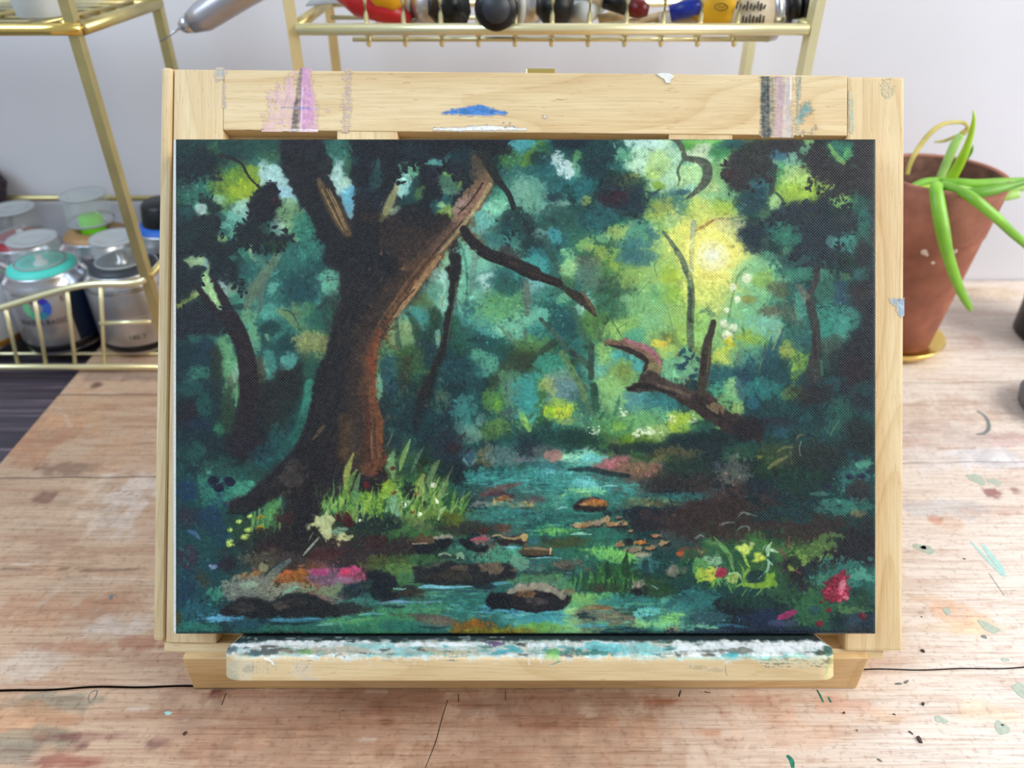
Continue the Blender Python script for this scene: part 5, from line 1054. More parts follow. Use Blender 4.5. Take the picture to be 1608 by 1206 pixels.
    t2.p([(580,550),(640,520),(760,540),(900,500),(1080,520),(1250,510),(1380,510),(1430,560),(1440,640),(1300,650),(1150,690),(940,690),(760,690),(670,660),(630,590)],(38,40,42),1,1.6,2.5,h=0.4); t2.b(1250,550,160,50,(120,96,76),0.85,0.9,ang=5,dry=0.35); t2.b(1000,550,90,30,(104,84,70),0.75,dry=0.3); t2.b(930,610,230,60,(66,58,44),0.7,0.9,dry=0.35); t2.b(700,610,90,60,(30,36,46),0.85); t2.b(680,545,60,16,(110,110,90),0.7,dry=0.3); t2.b(1290,610,150,40,(40,56,62),0.8); t2.d(1000,590,380,70,[(130,106,84),(30,32,38),(70,60,48),(24,44,50)],80,(5,14))
    t2.s([(630,710),(720,700),(900,710),(1080,700)],[14,30,24,12],(96,160,180),0.9,0.6); t2.s([(1160,690),(1280,680),(1400,670)],[10,30,14],(70,140,156),0.85); t2.b(1170,700,80,24,(24,44,60),0.9); t2.s([(890,730),(1050,740),(1200,745)],[10,18,10],(34,66,90),0.7)
    t2.p([(180,590),(230,560),(330,580),(450,610),(440,680),(420,720),(520,700),(640,740),(660,790),(520,820),(380,830),(300,850),(250,820),(230,760),(100,790),(60,760),(120,720),(230,720),(230,660)],(24,30,42),1,1.6,2.5,h=0.4); t2.b(560,770,110,40,(66,56,38),0.85,0.8); t2.s([(420,715),(480,725),(520,720)],[14,18,8],(110,170,170),0.85); t2.s([(290,845),(420,830),(600,835),(820,825)],[16,30,16,8],(110,150,190),0.85,0.6)
    t2.b(50,900,200,46,(50,50,44),0.85,0.8); t2.b(120,830,150,30,(50,120,110),0.8,0.8); t2.b(600,890,260,60,(60,132,92),0.8,0.9); t2.b(450,870,90,14,(24,56,56),0.8)
    ripple(t2,950,850,520,130,[(60,150,136),(40,116,110),(96,176,170),(76,150,100)],90); t2.b(1450,900,260,50,(60,130,160),0.75,0.9); ripple(t2,1450,910,240,60,[(110,190,204),(60,130,170),(40,100,110)],30); t2.s([(1460,945),(1560,938),(1640,935)],[10,22,16],(140,210,216),0.85)
    t2.s([(380,940),(600,960),(800,980),(940,1010)],[20,60,80,60],(96,76,66),0.85,0.7,dry=0.05); t2.b(800,1000,130,40,(110,96,86),0.7,0.9); t2.p([(900,1070),(980,1000),(1100,985),(1230,1000),(1280,1040),(1480,1060),(1400,1100),(1000,1105)],(126,84,22),0.95,3,3,0.05); t2.b(1150,1010,130,26,(140,84,18),0.8,0.8); t2.b(1180,1080,220,26,(110,112,26),0.7,0.9); t2.b(1560,1060,110,50,(110,160,60),0.8,0.9); t2.b(1500,1010,110,30,(90,180,170),0.7)
    t2.b(300,1020,330,90,(54,130,84),0.9,0.9); t2.p([(260,1040),(420,990),(640,1020),(840,1080),(640,1095),(380,1090)],(34,104,92),0.9,3,3); t2.s([(640,1040),(760,1050),(880,1040)],[16,26,10],(26,66,70),0.85); t2.s([(0,1010),(120,990),(260,970)],[20,40,14],(90,156,90),0.7); t2.s([(130,940),(230,930),(330,935)],[10,20,8],(90,160,160),0.75)
    # big stone,front middle
    t2.p([(1190,840),(1230,780),(1340,755),(1460,770),(1560,820),(1608,870),(1608,900),(1300,890),(1200,870)],(20,25,34),1,1.4,2,h=0.5)
    t3.p([(-100,760),(-20,700),(60,668),(180,680),(300,720),(390,770),(420,780),(400,840),(340,890),(200,905),(-60,900)],(40,36,40),1,1.4,2,h=0.5); t3.p([(-140,760),(-60,705),(70,665),(190,680),(310,730),(380,775),(340,810),(260,770),(140,735),(0,735),(-90,770)],(136,128,112),0.97,2,2.5,0.08); t3.b(20,760,90,40,(136,92,54),0.85,0.8,dry=0.2); t3.b(120,820,90,46,(84,72,74),0.8,0.9,dry=0.15); t3.b(280,830,90,60,(30,30,36),0.9,0.8); t3.b(160,760,60,30,(52,48,46),0.8,dry=0.3); t3.s([(-40,890),(150,905),(340,890)],[16,24,14],(18,30,44),0.9); t2.s([(1420,760),(1540,720),(1608,700)],[24,60,60],(150,134,104),0.9,0.7,dry=0.15)
    t3.p([(240,500),(330,480),(470,485),(540,515),(470,555),(360,575),(270,550)],(92,84,74),1,1.6,2,0.05,h=0.4); t3.d(390,525,130,36,[(150,136,116),(56,50,50),(110,100,88)],40,(5,13)); t3.b(560,565,60,34,(104,92,80),0.9,0.6); t3.s([(280,580),(380,585),(470,570)],[8,16,6],(110,176,184),0.85); t3.b(200,590,200,36,(40,72,66),0.8,0.9); t3.b(120,640,200,40,(80,130,80),0.7,0.9); t3.b(380,690,130,60,(72,130,80),0.8,0.9); t3.b(410,745,70,24,(130,100,70),0.75,0.8)
    # grass tuft at the middle right of the stream
    t3.b(640,640,190,130,(30,84,76),0.9,0.8); t3.b(800,640,190,110,(40,92,44),0.85,0.9); P.blades([(905,925),(950,928),(990,925)],60,(-14,14),(12,38),(2,5),[(34,90,50),(60,126,50),(24,66,44),(84,140,60)],0.85,5)
    t3.s([(870,590),(870,500),(875,425)],[60,54,12],(30,72,38),0.97,0.4); t3.s([(720,620),(715,540),(722,495)],[44,40,8],(28,64,36),0.95); t3.b(700,720,180,50,(44,72,44),0.8,0.9,dry=0.1); t3.b(640,720,60,30,(70,60,50),0.7)
    t3.p([(920,700),(980,650),(1060,660),(1060,690),(960,725)],(140,128,112),1,1.6,2,0.05,h=0.5); t3.p([(910,730),(960,720),(1060,690),(1070,750),(1030,795),(950,770)],(30,32,40),1,1.5,2,h=0.3); t3.p([(1190,580),(1220,530),(1340,515),(1390,540),(1340,600),(1260,620)],(124,116,104),0.97,1.6,2,0.1,h=0.4); t3.p([(1270,610),(1340,585),(1350,620),(1270,630)],(28,32,38),0.95); t3.b(1120,700,110,100,(40,76,44),0.9,0.8); t3.b(1080,530,110,70,(50,110,110),0.75,0.9); t3.b(1040,560,30,70,(26,60,70),0.8); t3.s([(1090,690),(1140,720)],[10,16],(120,150,140),0.7)
    t3.b(1200,740,90,60,(36,72,40),0.85,0.8); t3.p([(1300,770),(1330,710),(1380,690),(1430,740),(1440,800),(1340,800)],(20,24,44),1,1.6,2)
    # front right shallows
    t3.b(620,830,260,70,(80,154,100),0.9,0.9); t3.b(520,800,110,40,(120,170,84),0.7,0.9); t3.b(900,830,200,60,(44,120,120),0.85,0.9); t3.p([(440,950),(500,890),(620,865),(760,890),(900,950),(1050,1020),(980,1040),(760,1010),(620,980),(520,960)],(112,102,84),0.95,2.5,3,0.05); t3.b(640,880,110,16,(140,84,50),0.75,0.8); t3.p([(440,945),(520,930),(610,950),(640,985),(560,980)],(26,44,56),0.95,2,2); t3.p([(530,1080),(640,1050),(860,1030),(1080,1060),(1000,1100),(760,1110),(600,1100)],(26,66,76),0.97,2,3); t3.b(560,1030,130,26,(60,150,180),0.75,0.8)
    t3.b(1080,920,130,40,(100,196,196),0.9,0.8,dry=0.15); t3.b(1250,970,150,50,(130,196,90),0.9,0.9); t3.b(1180,1020,190,40,(120,190,120),0.8,0.9); t3.b(1270,1080,60,30,(176,140,90),0.7,dry=0.2); t3.b(1500,1080,130,40,(110,190,150),0.85,0.8); t3.b(1520,970,130,90,(50,72,92),0.85,0.8,dry=0.1); t3.b(1350,860,200,60,(40,112,112),0.8,0.9); ripple(t3,900,960,420,130,[(90,176,150),(50,130,120),(120,190,110),(40,104,110)],70)
    t3.b(180,960,260,40,(56,140,156),0.85,0.9); ripple(t3,180,980,240,60,[(90,190,200),(40,110,130),(60,150,130)],34); t3.b(150,1060,260,46,(96,150,60),0.85,0.9); t3.b(20,1080,90,26,(130,110,36),0.8,0.9); t3.s([(560,1108),(900,1112),(1300,1108)],[10,14,10],(120,180,150),0.7); t3.b(400,1090,160,20,(110,170,120),0.7)
    # right bank flowers and leaves
    t4.b(400,120,560,180,(56,42,42),0.9,0.8,dry=0.05); t4.b(1000,200,420,150,(58,44,44),0.85,0.9,dry=0.05); t4.d(700,180,700,170,[(70,52,48),(44,36,40),(50,56,44),(80,62,56)],130,(10,28),ang=-50); t4.b(760,90,240,70,(24,62,68),0.85,0.9); t4.b(1230,40,200,70,(44,112,100),0.85,0.9,dry=0.2); t4.b(1360,90,70,30,(110,100,70),0.7,0.9,dry=0.3)
    t4.b(1350,400,240,200,(36,36,46),0.95,0.8); t4.b(1150,520,200,110,(40,38,46),0.85,0.9); t4.b(1040,370,230,70,(84,124,60),0.85,0.9,ang=-25,dry=0.3); t4.d(1000,400,220,90,[(110,150,60),(70,110,56),(140,170,80)],60,(7,20),ang=-35)
    for pts in ([(370,120),(410,80),(450,90),(525,110)],[(210,190),(270,165),(340,165)],[(360,235),(400,200),(455,200),(465,240)],[(10,300),(50,270),(80,285)]): t4.s(pts,[8,20,20,8],(118,138,134),0.7,0.9,dry=0.45)
    t4.b(300,560,330,170,(34,84,56),0.9,0.8); t4.b(560,600,200,110,(50,96,46),0.85,0.9); t4.b(300,760,420,130,(26,70,66),0.9,0.9); t4.b(100,830,200,90,(40,110,112),0.8,0.9,dry=0.1); t4.b(780,700,200,150,(44,88,56),0.85,0.9,dry=0.05); t4.b(940,640,130,130,(26,44,56),0.85,0.9); t4.p([(700,480),(850,470),(930,600),(960,740),(880,700),(760,560)],(40,34,42),0.8,4,4)
    P.blades([(1105,912),(1150,920),(1215,918)],90,(-40,45),(8,30),(1.6,4.5),[(70,130,50),(44,100,50),(120,166,60),(30,76,50),(90,150,90)],0.85,7)
    t4.s([(165,285),(240,370),(300,450),(330,560)],[8,36,40,20],(92,140,78),0.95,0.5); t4.p([(355,380),(400,345),(480,360),(470,410),(420,440)],(186,206,90),1,1.2,2,h=0.6); t4.s([(420,440),(440,500),(470,540)],[26,22,8],(150,180,70),0.9); t4.p([(520,410),(560,430),(620,470),(560,480),(490,500),(500,450)],(192,208,70),1,1.2,2,h=0.6); t4.b(490,340,30,16,(150,160,110),0.8)
    t4.s([(620,440),(620,380),(650,330)],[26,34,10],(150,190,150),0.95,dry=0.1,h=0.5); t4.s([(580,390),(600,350)],[14,10],(130,170,130),0.8); t4.s([(650,395),(700,410)],[30,16],(170,200,170),0.9,h=0.5); t4.s([(630,510),(620,560),(600,580)],[24,22,10],(150,190,170),0.9,dry=0.15); t4.s([(620,480),(660,520)],[20,12],(150,190,150),0.8)
    t4.p([(70,470),(130,440),(180,430),(250,490),(190,540),(150,560),(110,510)],(128,172,136),0.97,2,3,0.12,h=0.5); t4.b(60,520,80,60,(90,150,80),0.8,0.8,dry=0.15); t4.b(140,600,60,50,(190,190,60),0.9,0.7,dry=0.1); t4.b(60,600,40,50,(150,180,50),0.85,0.8,dry=0.15); t4.p([(180,600),(220,555),(290,560),(270,620),(200,640)],(178,40,76),0.97,1.5,2.5,0.08,h=0.6); t4.b(330,640,60,50,(170,186,90),0.85,0.8,dry=0.2); t4.s([(290,600),(360,590),(400,640)],[14,20,10],(160,190,130),0.8)
    t4.b(530,630,90,60,(24,60,60),0.95,0.7); t4.s([(420,690),(540,700),(640,670),(660,610)],[30,50,60,40],(120,158,40),0.9,0.7,dry=0.15); t4.s([(460,560),(420,620),(440,680)],[30,24,24],(130,166,60),0.75,dry=0.2); t4.b(640,640,50,60,(110,156,40),0.8,0.8,dry=0.1); t4.s([(540,640),(600,580),(640,560)],[8,14,6],(100,150,120),0.6)
    for pts in ([(800,280),(795,340),(790,400)],[(720,380),(760,430),(780,480)],[(830,550),(870,580),(900,600)],[(700,370),(740,440)],[(740,590),(760,560)]): t4.s(pts,[10,16,8],(140,60,74),0.75,0.6,dry=0.2)
    t4.b(820,540,50,36,(150,176,60),0.8,0.8,dry=0.25); t4.b(900,480,70,36,(120,160,60),0.8,0.8,dry=0.3); t4.b(840,500,50,50,(26,40,40),0.8)
    t4.b(350,900,190,120,(18,30,42),0.95,0.8); t4.b(480,830,200,60,(24,66,52),0.8,0.9); t4.b(640,980,230,80,(26,44,84),0.85,0.9); t4.b(780,1010,130,40,(80,84,124),0.6,0.9,dry=0.2); t4.b(120,960,170,50,(44,90,100),0.75,0.9); t4.p([(0,1040),(120,1020),(220,1060),(340,1090),(340,1110),(0,1115)],(112,188,150),0.95,3,3); t4.s([(190,1030),(320,1030),(460,1050)],[20,26,10],(50,104,140),0.8); t4.b(330,1100,60,14,(180,170,120),0.7,dry=0.3)
    t4.b(1000,900,200,150,(44,98,60),0.9,0.9,dry=0.05); t4.b(1300,850,200,110,(40,88,62),0.85,0.9,dry=0.05); t4.b(1280,620,260,140,(44,120,108),0.9,0.8,dry=0.15); t4.b(1420,610,100,60,(80,150,130),0.7,0.9,dry=0.25); t4.b(1050,650,90,50,(60,130,110),0.8,0.9,dry=0.2); t4.b(1400,800,110,110,(36,74,56),0.8,0.9); t4.b(1330,900,130,40,(80,120,70),0.7,0.9,dry=0.2); t4.b(1400,1000,190,70,(40,60,86),0.85,0.9,dry=0.1); t4.b(1020,900,60,50,(34,72,90),0.75)
    t4.d(1150,820,360,260,[(40,96,70),(30,66,60),(56,116,80),(36,70,80)],110,(8,22),ang=-50)
    t4.p([(1080,720),(1120,690),(1140,640),(1200,600),(1270,575),(1300,600),(1290,660),(1320,740),(1310,820),(1240,830),(1170,830),(1100,780)],(150,34,56),1,1.4,3,0.04,h=0.7); t4.b(1220,760,70,50,(196,74,108),0.9,0.8,dry=0.15); t4.b(1250,690,36,36,(216,150,170),0.75,0.8,dry=0.35); t4.b(1170,680,60,50,(124,24,44),0.8,0.8); t4.b(1130,750,50,40,(128,26,46),0.8,0.8); t4.b(1280,800,40,24,(210,140,160),0.7,dry=0.35); t4.d(1210,710,100,110,[(180,50,84),(120,20,40),(206,100,130)],40,(6,16))
    for x,y,rr_ in ((1070,835,16),(1135,900,26),(1055,1015,30),(1415,950,22)): t4.b(x,y,rr_,rr_ * 0.9,(134,24,44),0.97,0.5,0.4,h=0.5)
    t4.s([(720,965),(790,940),(850,915)],[40,60,40],(164,40,100),0.92,0.5,dry=0.1)
    t4.b(700,1090,900,46,(28,40,66),0.85,0.8); t4.b(1350,1080,200,40,(44,56,62),0.85,0.8); t4.s([(400,1110),(800,1100),(1500,1095)],[8,12,8],(110,124,140),0.55,dry=0.4)

    # ---------------------------------------------------------------- grass and flowers at the foot of the tree
    s2.b(80,1000,300,160,(34,76,44),0.85,0.9); s2.b(600,1010,330,150,(56,96,48),0.85,0.9); t2.b(200,150,330,90,(30,54,42),0.9,0.9)
    gcol = [(86,140,48),(60,118,52),(130,166,60),(34,84,46),(110,150,90),(150,176,80)]
    P.blades([(512,800),(545,806),(590,808),(640,806),(690,802),(720,800)],150,(-10,40),(16,60),(2,6),gcol,0.85,8)
    P.blades([(500,790),(530,800),(560,800)],50,(-25,20),(14,46),(2,6),gcol,0.85,6)
    s2.s([(20,900),(30,760),(80,600)],[50,60,14],(160,170,70),0.9,0.6,dry=0.15); s2.s([(0,960),(60,830),(110,740)],[60,50,10],(100,146,60),0.85); s2.s([(90,960),(110,860),(140,770)],[50,50,14],(92,146,90),0.85); s2.p([(160,1090),(150,980),(190,900),(230,920),(270,1020),(250,1100)],(116,158,36),0.97,2,2); s2.p([(310,1090),(300,950),(340,860),(400,840),(440,900),(380,940),(330,1010)],(124,160,40),0.97,2,2)
    s2.p([(360,680),(410,570),(430,600),(425,800),(400,820),(370,740)],(106,150,96),0.97,1.5,2); s2.s([(470,740),(500,640),(560,480)],[16,44,16],(134,164,84),0.92,dry=0.15); s2.s([(570,760),(620,640),(680,540)],[14,30,10],(84,116,92),0.85); s2.s([(720,840),(760,730),(800,660)],[60,60,20],(112,140,84),0.85,0.7,dry=0.3); s2.s([(620,960),(640,860),(670,780)],[40,60,30],(150,160,70),0.9,0.7,dry=0.15); s2.s([(800,960),(850,880),(880,800)],[40,50,20],(110,136,80),0.8,0.7,dry=0.25)
    s2.s([(350,560),(390,480),(405,430)],[6,10,5],(130,150,120),0.7); s2.s([(880,790),(920,710)],[8,5],(150,150,100),0.7)
    s2.d(560,900,70,90,[(14,26,30),(20,44,40)],24,(14,34)); s2.b(550,950,60,70,(14,30,34),0.9,0.7); s2.b(700,1050,50,50,(22,46,38),0.85,0.7); s2.p([(350,1060),(370,990),(430,950),(470,1080),(440,1170),(400,1120)],(112,160,128),0.95,2,2,0.05); s2.b(370,1130,50,40,(30,70,54),0.8)
    s2.b(740,1100,190,60,(100,130,52),0.85,0.9,dry=0.1); s2.s([(800,1160),(820,1090),(860,1050)],[20,36,14],(150,190,120),0.85,dry=0.1); s2.b(880,1150,110,60,(84,96,26),0.9,0.8); s2.s([(510,1160),(560,1050),(660,940)],[6,8,6],(140,176,140),0.7); s2.s([(800,1000),(850,950),(880,940)],[6,10,6],(150,190,160),0.7); s2.b(600,1150,110,50,(96,124,60),0.8,0.9,dry=0.1)
    for x,y,rr_ in ((755,868,26),(530,1020,26),(515,1040,20),(765,990,22),(785,1010,16),(635,1110,22),(135,1165,16),(500,1010,14)): s2.b(x,y,rr_,rr_ * 0.9,(238,242,220),1,0.35,0.35,h=0.9)
    for x,y in ((345,630),(410,725),(420,930),(580,1090),(610,940),(235,690),(300,730)): s2.b(x,y,22,16,(110,26,28),0.95,0.5,0.4,-20,h=0.4)
    for x,y in ((30,130),(45,180),(10,110)): t2.b(x,y,34,24,(84,20,24),0.95,0.5)
    t2.b(290,190,180,70,(26,44,42),0.85,0.9); t2.d(420,200,260,70,[(90,120,84),(40,70,50),(70,96,60)],40,(8,20),ang=80); t2.b(640,190,120,50,(96,110,64),0.7,0.9,dry=0.25)
    # left of the root: moss and little yellow flowers
    s1.s([(860,1190),(900,1080),(960,1000)],[60,70,40],(84,150,84),0.85,0.7,dry=0.15); t1.b(720,190,230,140,(36,72,48),0.9,0.9); t1.b(880,120,90,130,(76,136,70),0.85,0.8,dry=0.1); P.blades([(398,832),(430,835)],36,(-6,14),(14,34),(2,5),[(70,130,70),(110,170,110),(50,104,60),(130,176,90)],0.85,7)
    for x,y,rr_ in ((625,155,34),(545,225,26),(695,225,28),(660,285,38),(545,350,42),(710,110,30),(800,115,34),(800,210,40),(535,330,30)): t1.b(x,y,rr_,rr_ * 0.75,(160,190,80) if x < 720 else (150,140,30),0.95,0.5,0.45,-15,0.1,h=0.5); t1.b(x,y,rr_ * 0.35,rr_ * 0.3,(210,220,120) if x < 720 else (120,90,20),0.85)
    t1.b(1040,130,110,60,(60,34,34),0.95,0.7); t1.b(1000,330,260,130,(40,34,36),0.9,0.9); t1.b(1180,170,110,160,(30,24,28),0.9,0.9); t1.b(850,400,110,70,(56,34,36),0.85,0.8); t1.b(1480,110,70,40,(84,26,30),0.9,0.6); t1.b(1540,180,46,34,(70,18,22),0.95,0.5); t1.b(1330,430,150,60,(74,34,36),0.85,0.9); t1.b(1520,330,110,40,(62,38,38),0.8,0.9)
    pale = (182,190,134)
    t1.p([(1210,100),(1260,90),(1300,130),(1360,100),(1420,160),(1390,200),(1400,260),(1350,310),(1300,240),(1250,200),(1190,240),(1170,220),(1230,160)],pale,0.97,1.5,3,0.08,h=0.7); t1.s([(1340,120),(1390,40),(1420,0)],[34,30,10],(150,176,110),0.9,dry=0.15); t1.p([(1400,280),(1480,250),(1590,260),(1570,310),(1490,330)],(190,192,130),0.97,1.6,2.5,0.08,h=0.5); t1.b(1480,230,70,36,(120,160,130),0.85,0.8,dry=0.15); t1.s([(1290,290),(1220,370),(1160,440)],[14,20,8],(140,150,140),0.9); t1.s([(1240,250),(1200,320)],[8,5],(160,160,130),0.75); t1.s([(1350,300),(1350,330)],[14,8],(150,150,110),0.7)
    # front left bank,rocks and pool
    t1.b(220,560,250,480,(24,74,84),0.8,0.9); t1.b(200,120,110,90,(44,44,62),0.9,0.8); t1.b(400,170,120,190,(24,60,92),0.85,0.9); t1.b(330,330,110,130,(24,76,78),0.8,0.9); t1.s([(190,230),(240,250),(290,300)],[20,40,16],(70,110,160),0.8,dry=0.15); t1.b(190,460,80,90,(58,48,68),0.9,0.8); t1.b(310,640,60,90,(56,64,54),0.9,0.7,ang=-30); t1.b(170,760,110,160,(26,62,92),0.75,0.9); t1.b(300,900,200,110,(30,92,108),0.8,0.9)
    t1.d(230,560,180,440,[(30,92,92),(22,60,84),(44,116,110),(26,50,74)],110,(10,26),ang=60)
    t1.p([(400,520),(470,460),(580,440),(600,520),(500,560)],(38,34,50),0.95,2,3); t1.b(400,540,40,24,(130,140,190),0.85,0.7,dry=0.1); t1.b(780,470,160,80,(84,84,66),0.75,0.9,dry=0.4); t1.d(760,500,190,110,[(150,150,110),(60,60,50),(120,130,100),(40,50,46)],60,(5,13)); t1.b(820,540,50,50,(160,170,120),0.6,dry=0.4)
    t1.b(1060,490,130,60,(66,56,56),0.85,0.9); t1.s([(1040,480),(930,560),(840,650)],[30,70,50],(84,104,104),0.9,0.6,dry=0.1); t1.s([(960,500),(880,560),(810,640)],[10,16,10],(34,44,50),0.8)
    t1.p([(560,640),(640,600),(790,590),(800,630),(740,655),(650,655)],(152,96,40),0.97,1.8,2.5,0.05,h=0.4); t1.b(620,620,50,20,(150,130,100),0.6); t1.p([(890,660),(960,600),(1060,545),(1150,560),(1200,620),(1160,660),(1260,690),(1250,720),(1140,700),(1000,680)],(150,84,30),0.98,1.8,2.5,0.04,h=0.4); t1.s([(960,610),(1060,570)],[20,26],(184,84,50),0.75,dry=0.2); t1.b(1140,640,60,30,(130,80,24),0.8); t1.d(1060,610,110,50,[(190,120,60),(110,56,24),(160,96,40)],24,(5,13))
    t1.p([(1190,640),(1230,570),(1380,550),(1608,540),(1608,690),(1380,690),(1240,670)],(116,84,108),0.95,3,3); t1.b(1320,580,70,36,(176,60,116),0.85,0.8); t1.b(1520,580,110,50,(196,60,120),0.9,0.8); t1.b(1490,560,36,16,(226,50,110),0.9,0.7); t2.p([(-20,540),(60,540),(150,590),(180,630),(100,680),(-20,690)],(166,64,98),0.95,2.5,3); t2.b(10,575,30,24,(220,40,86),0.8,0.8); t2.b(60,650,90,26,(120,90,100),0.7,0.9); t1.b(1480,650,130,26,(140,100,130),0.7,0.9)
    t1.b(730,720,280,110,(112,116,104),0.95,0.7,ang=-4); t1.b(1020,720,220,50,(128,132,112),0.85,0.9); t1.b(560,740,110,80,(104,112,106),0.85,0.9); t1.b(720,690,60,30,(126,150,130),0.8,0.8); t1.b(1400,740,190,60,(108,132,96),0.85,0.9,dry=0.1); t1.b(420,780,70,80,(50,130,108),0.85,0.9); t1.s([(960,800),(1030,740),(1110,700)],[10,34,14],(120,176,146),0.8,dry=0.3); t1.p([(1440,770),(1500,700),(1608,690),(1608,790),(1500,800)],(26,50,58),0.95,2,2.5); t1.b(1540,890,90,46,(40,46,46),0.95,0.6)
    t1.p([(460,945),(540,850),(660,800),(780,810),(880,840),(960,800),(1100,755),(1240,770),(1360,830),(1440,880),(1460,950),(1280,965),(1000,955),(760,970),(640,940)],(30,31,36),1,1.6,2,h=0.5); t1.b(650,890,110,50,(62,58,54),0.75,0.9,dry=0.3); t1.b(980,870,60,40,(96,84,72),0.65,0.9,dry=0.4); t1.b(1090,830,90,60,(60,52,50),0.7,0.9,dry=0.2); t1.b(1250,870,130,60,(44,36,34),0.8,0.9); t1.b(860,900,70,50,(18,26,38),0.9)
    t1.b(900,1010,620,60,(34,100,104),0.85,0.8); t1.p([(300,970),(440,945),(600,945),(720,975),(560,985),(400,990)],(84,156,196),0.95,1.6,2,0.05); t1.s([(800,985),(1000,985),(1200,978),(1340,975)],[14,30,20,8],(60,124,156),0.85); t1.p([(780,965),(880,975),(880,1000),(780,1005)],(24,50,66),0.9); t1.s([(880,1010),(1060,1020),(1260,1005)],[10,24,12],(20,50,52),0.85); t1.b(1450,1010,160,40,(70,140,90),0.85,0.9); t1.s([(1270,1030),(1380,1020),(1520,1030)],[10,26,10],(110,176,160),0.8); t1.b(300,1050,260,40,(36,112,100),0.85,0.9); t1.b(1100,1060,560,40,(36,104,84),0.85,0.9); t1.b(660,1020,160,50,(26,72,96),0.75,0.9); t1.b(90,960,40,60,(66,66,34),0.85,0.7)
    # knit the passages together,then restate the drawing on top
    yw = np.interp(P.y0 + np.arange(P.h) / P.s,[690,790],[0.36,0.06])[:, None,None]
    P.c = P.c * (1 - yw) + blur(P.c,6) * yw
    redraw()
    P.blades([(505,798),(545,806),(590,808),(640,806),(690,802)],80,(-16,34),(14,46),(2,5),gcol,0.8,8)
    s2.s([(20,900),(30,760),(80,600)],[50,60,14],(150,160,70),0.85,0.7,dry=0.2); s2.s([(0,960),(60,830),(110,740)],[60,50,10],(96,140,60),0.8); s2.s([(90,960),(110,860),(140,770)],[44,44,12],(88,136,84),0.75); s2.p([(310,1090),(300,950),(340,860),(400,840),(440,900),(380,940),(330,1010)],(120,156,42),0.85,2,2); s2.b(190,870,36,30,(112,18,22),0.9,0.5); s2.d(260,760,90,80,[(140,40,36),(76,24,24)],18,(4,11))
    # leafy fringes of the near foliage
    def fringe(v,pts,col,n,sz,jit,a=0.95):
        Q = np.array(pts,float)
        for _ in range(n):
            t = rs.random() * (len(Q) - 1); k = min(int(t),len(Q) - 2); q = Q[k] * (1 - t + k) + Q[k + 1] * (t - k) + rs.normal(0,jit,2)
            v.b(q[0],q[1],rs.uniform(*sz),rs.uniform(*sz) * 0.55,np.array(col) * rs.uniform(0.75,1.3),a,0.4,0.45,rs.uniform(0,180))
    dl = (24,33,37)
    fringe(p1,[(90,790),(420,750),(460,930),(600,900),(620,830),(760,770),(1080,920)],dl,70,(10,34),24)
    fringe(p1,[(90,1060),(380,1070),(640,1000),(900,1050),(1090,925)],dl,60,(10,30),22)
    fringe(p1,[(700,640),(830,500),(900,480),(945,580),(900,740),(740,780),(700,650)],(24,24,31),60,(10,30),18)
    fringe(p1,[(290,600),(400,620),(480,690),(380,700)],(24,44,42),24,(8,22),16); fringe(p1,[(130,330),(280,420),(440,400)],(22,34,40),30,(10,30),40,0.7)
    fringe(r1,[(90,60),(180,160),(310,230),(560,60),(600,180),(640,330)],dl,60,(10,32),26); fringe(r1,[(90,450),(320,430),(560,480),(600,620),(340,660),(100,640)],(30,32,40),70,(10,30),26)
    fringe(p2,[(90,600),(300,560),(430,480),(450,330),(640,300),(700,420),(860,330),(1080,420)],(27,30,39),80,(12,36),26); fringe(p2,[(60,110),(500,130),(1000,140),(1380,150)],(26,30,38),70,(14,40),30,0.8)
    fringe(p2,[(1350,760),(1500,740),(1560,860),(1420,900),(1340,1000)],(32,58,60),50,(10,30),30,0.85); fringe(p4,[(300,280),(240,400),(330,500),(480,500),(640,420)],(50,48,52),60,(8,26),26); fringe(p4,[(980,160),(1000,460),(1120,560),(1320,540)],(46,45,51),60,(8,26),28)
    fringe(p4,[(390,900),(640,780),(840,670),(1180,590),(1380,800),(1180,1040),(1170,1150),(900,1160),(840,1040)],(32,46,58),120,(9,30),30); fringe(r4,[(560,480),(700,460),(860,540),(720,280)],(74,92,76),40,(8,24),30,0.7); fringe(p3,[(640,560),(820,440),(1050,560),(1000,700),(700,660)],(36,58,66),70,(9,26),34,0.8)
    p1.s([(460,240),(560,262),(640,310),(690,400),(740,460),(800,515)],[34,26,24,20,16,14],(34,40,34),0.95)
    # rocks restated
    t1.p([(460,945),(540,850),(660,800),(780,810),(880,840),(960,800),(1100,755),(1240,770),(1360,830),(1440,880),(1460,950),(1280,965),(1000,955),(760,970),(640,940)],(30,31,36),0.85,1.2,1.4); t1.b(650,885,100,40,(66,62,58),0.7,0.9,dry=0.3); t1.b(980,870,60,36,(96,84,72),0.6,0.9,dry=0.4); t1.b(1100,830,80,46,(62,54,52),0.6,0.9,dry=0.2)
    t2.p([(580,550),(640,520),(760,540),(900,500),(1080,520),(1250,510),(1380,510),(1430,560),(1440,640),(1300,650),(1150,690),(940,690),(760,690),(670,660),(630,590)],(36,38,41),0.8,1.2,1.6); t2.b(1250,548,150,40,(126,102,80),0.8,0.9,ang=5,dry=0.35); t2.b(1000,545,80,26,(108,88,72),0.7,dry=0.3); t2.b(930,610,210,50,(70,62,48),0.6,0.9,dry=0.35); t2.s([(630,710),(720,700),(900,710),(1080,700)],[12,26,20,10],(104,166,186),0.85,0.6)
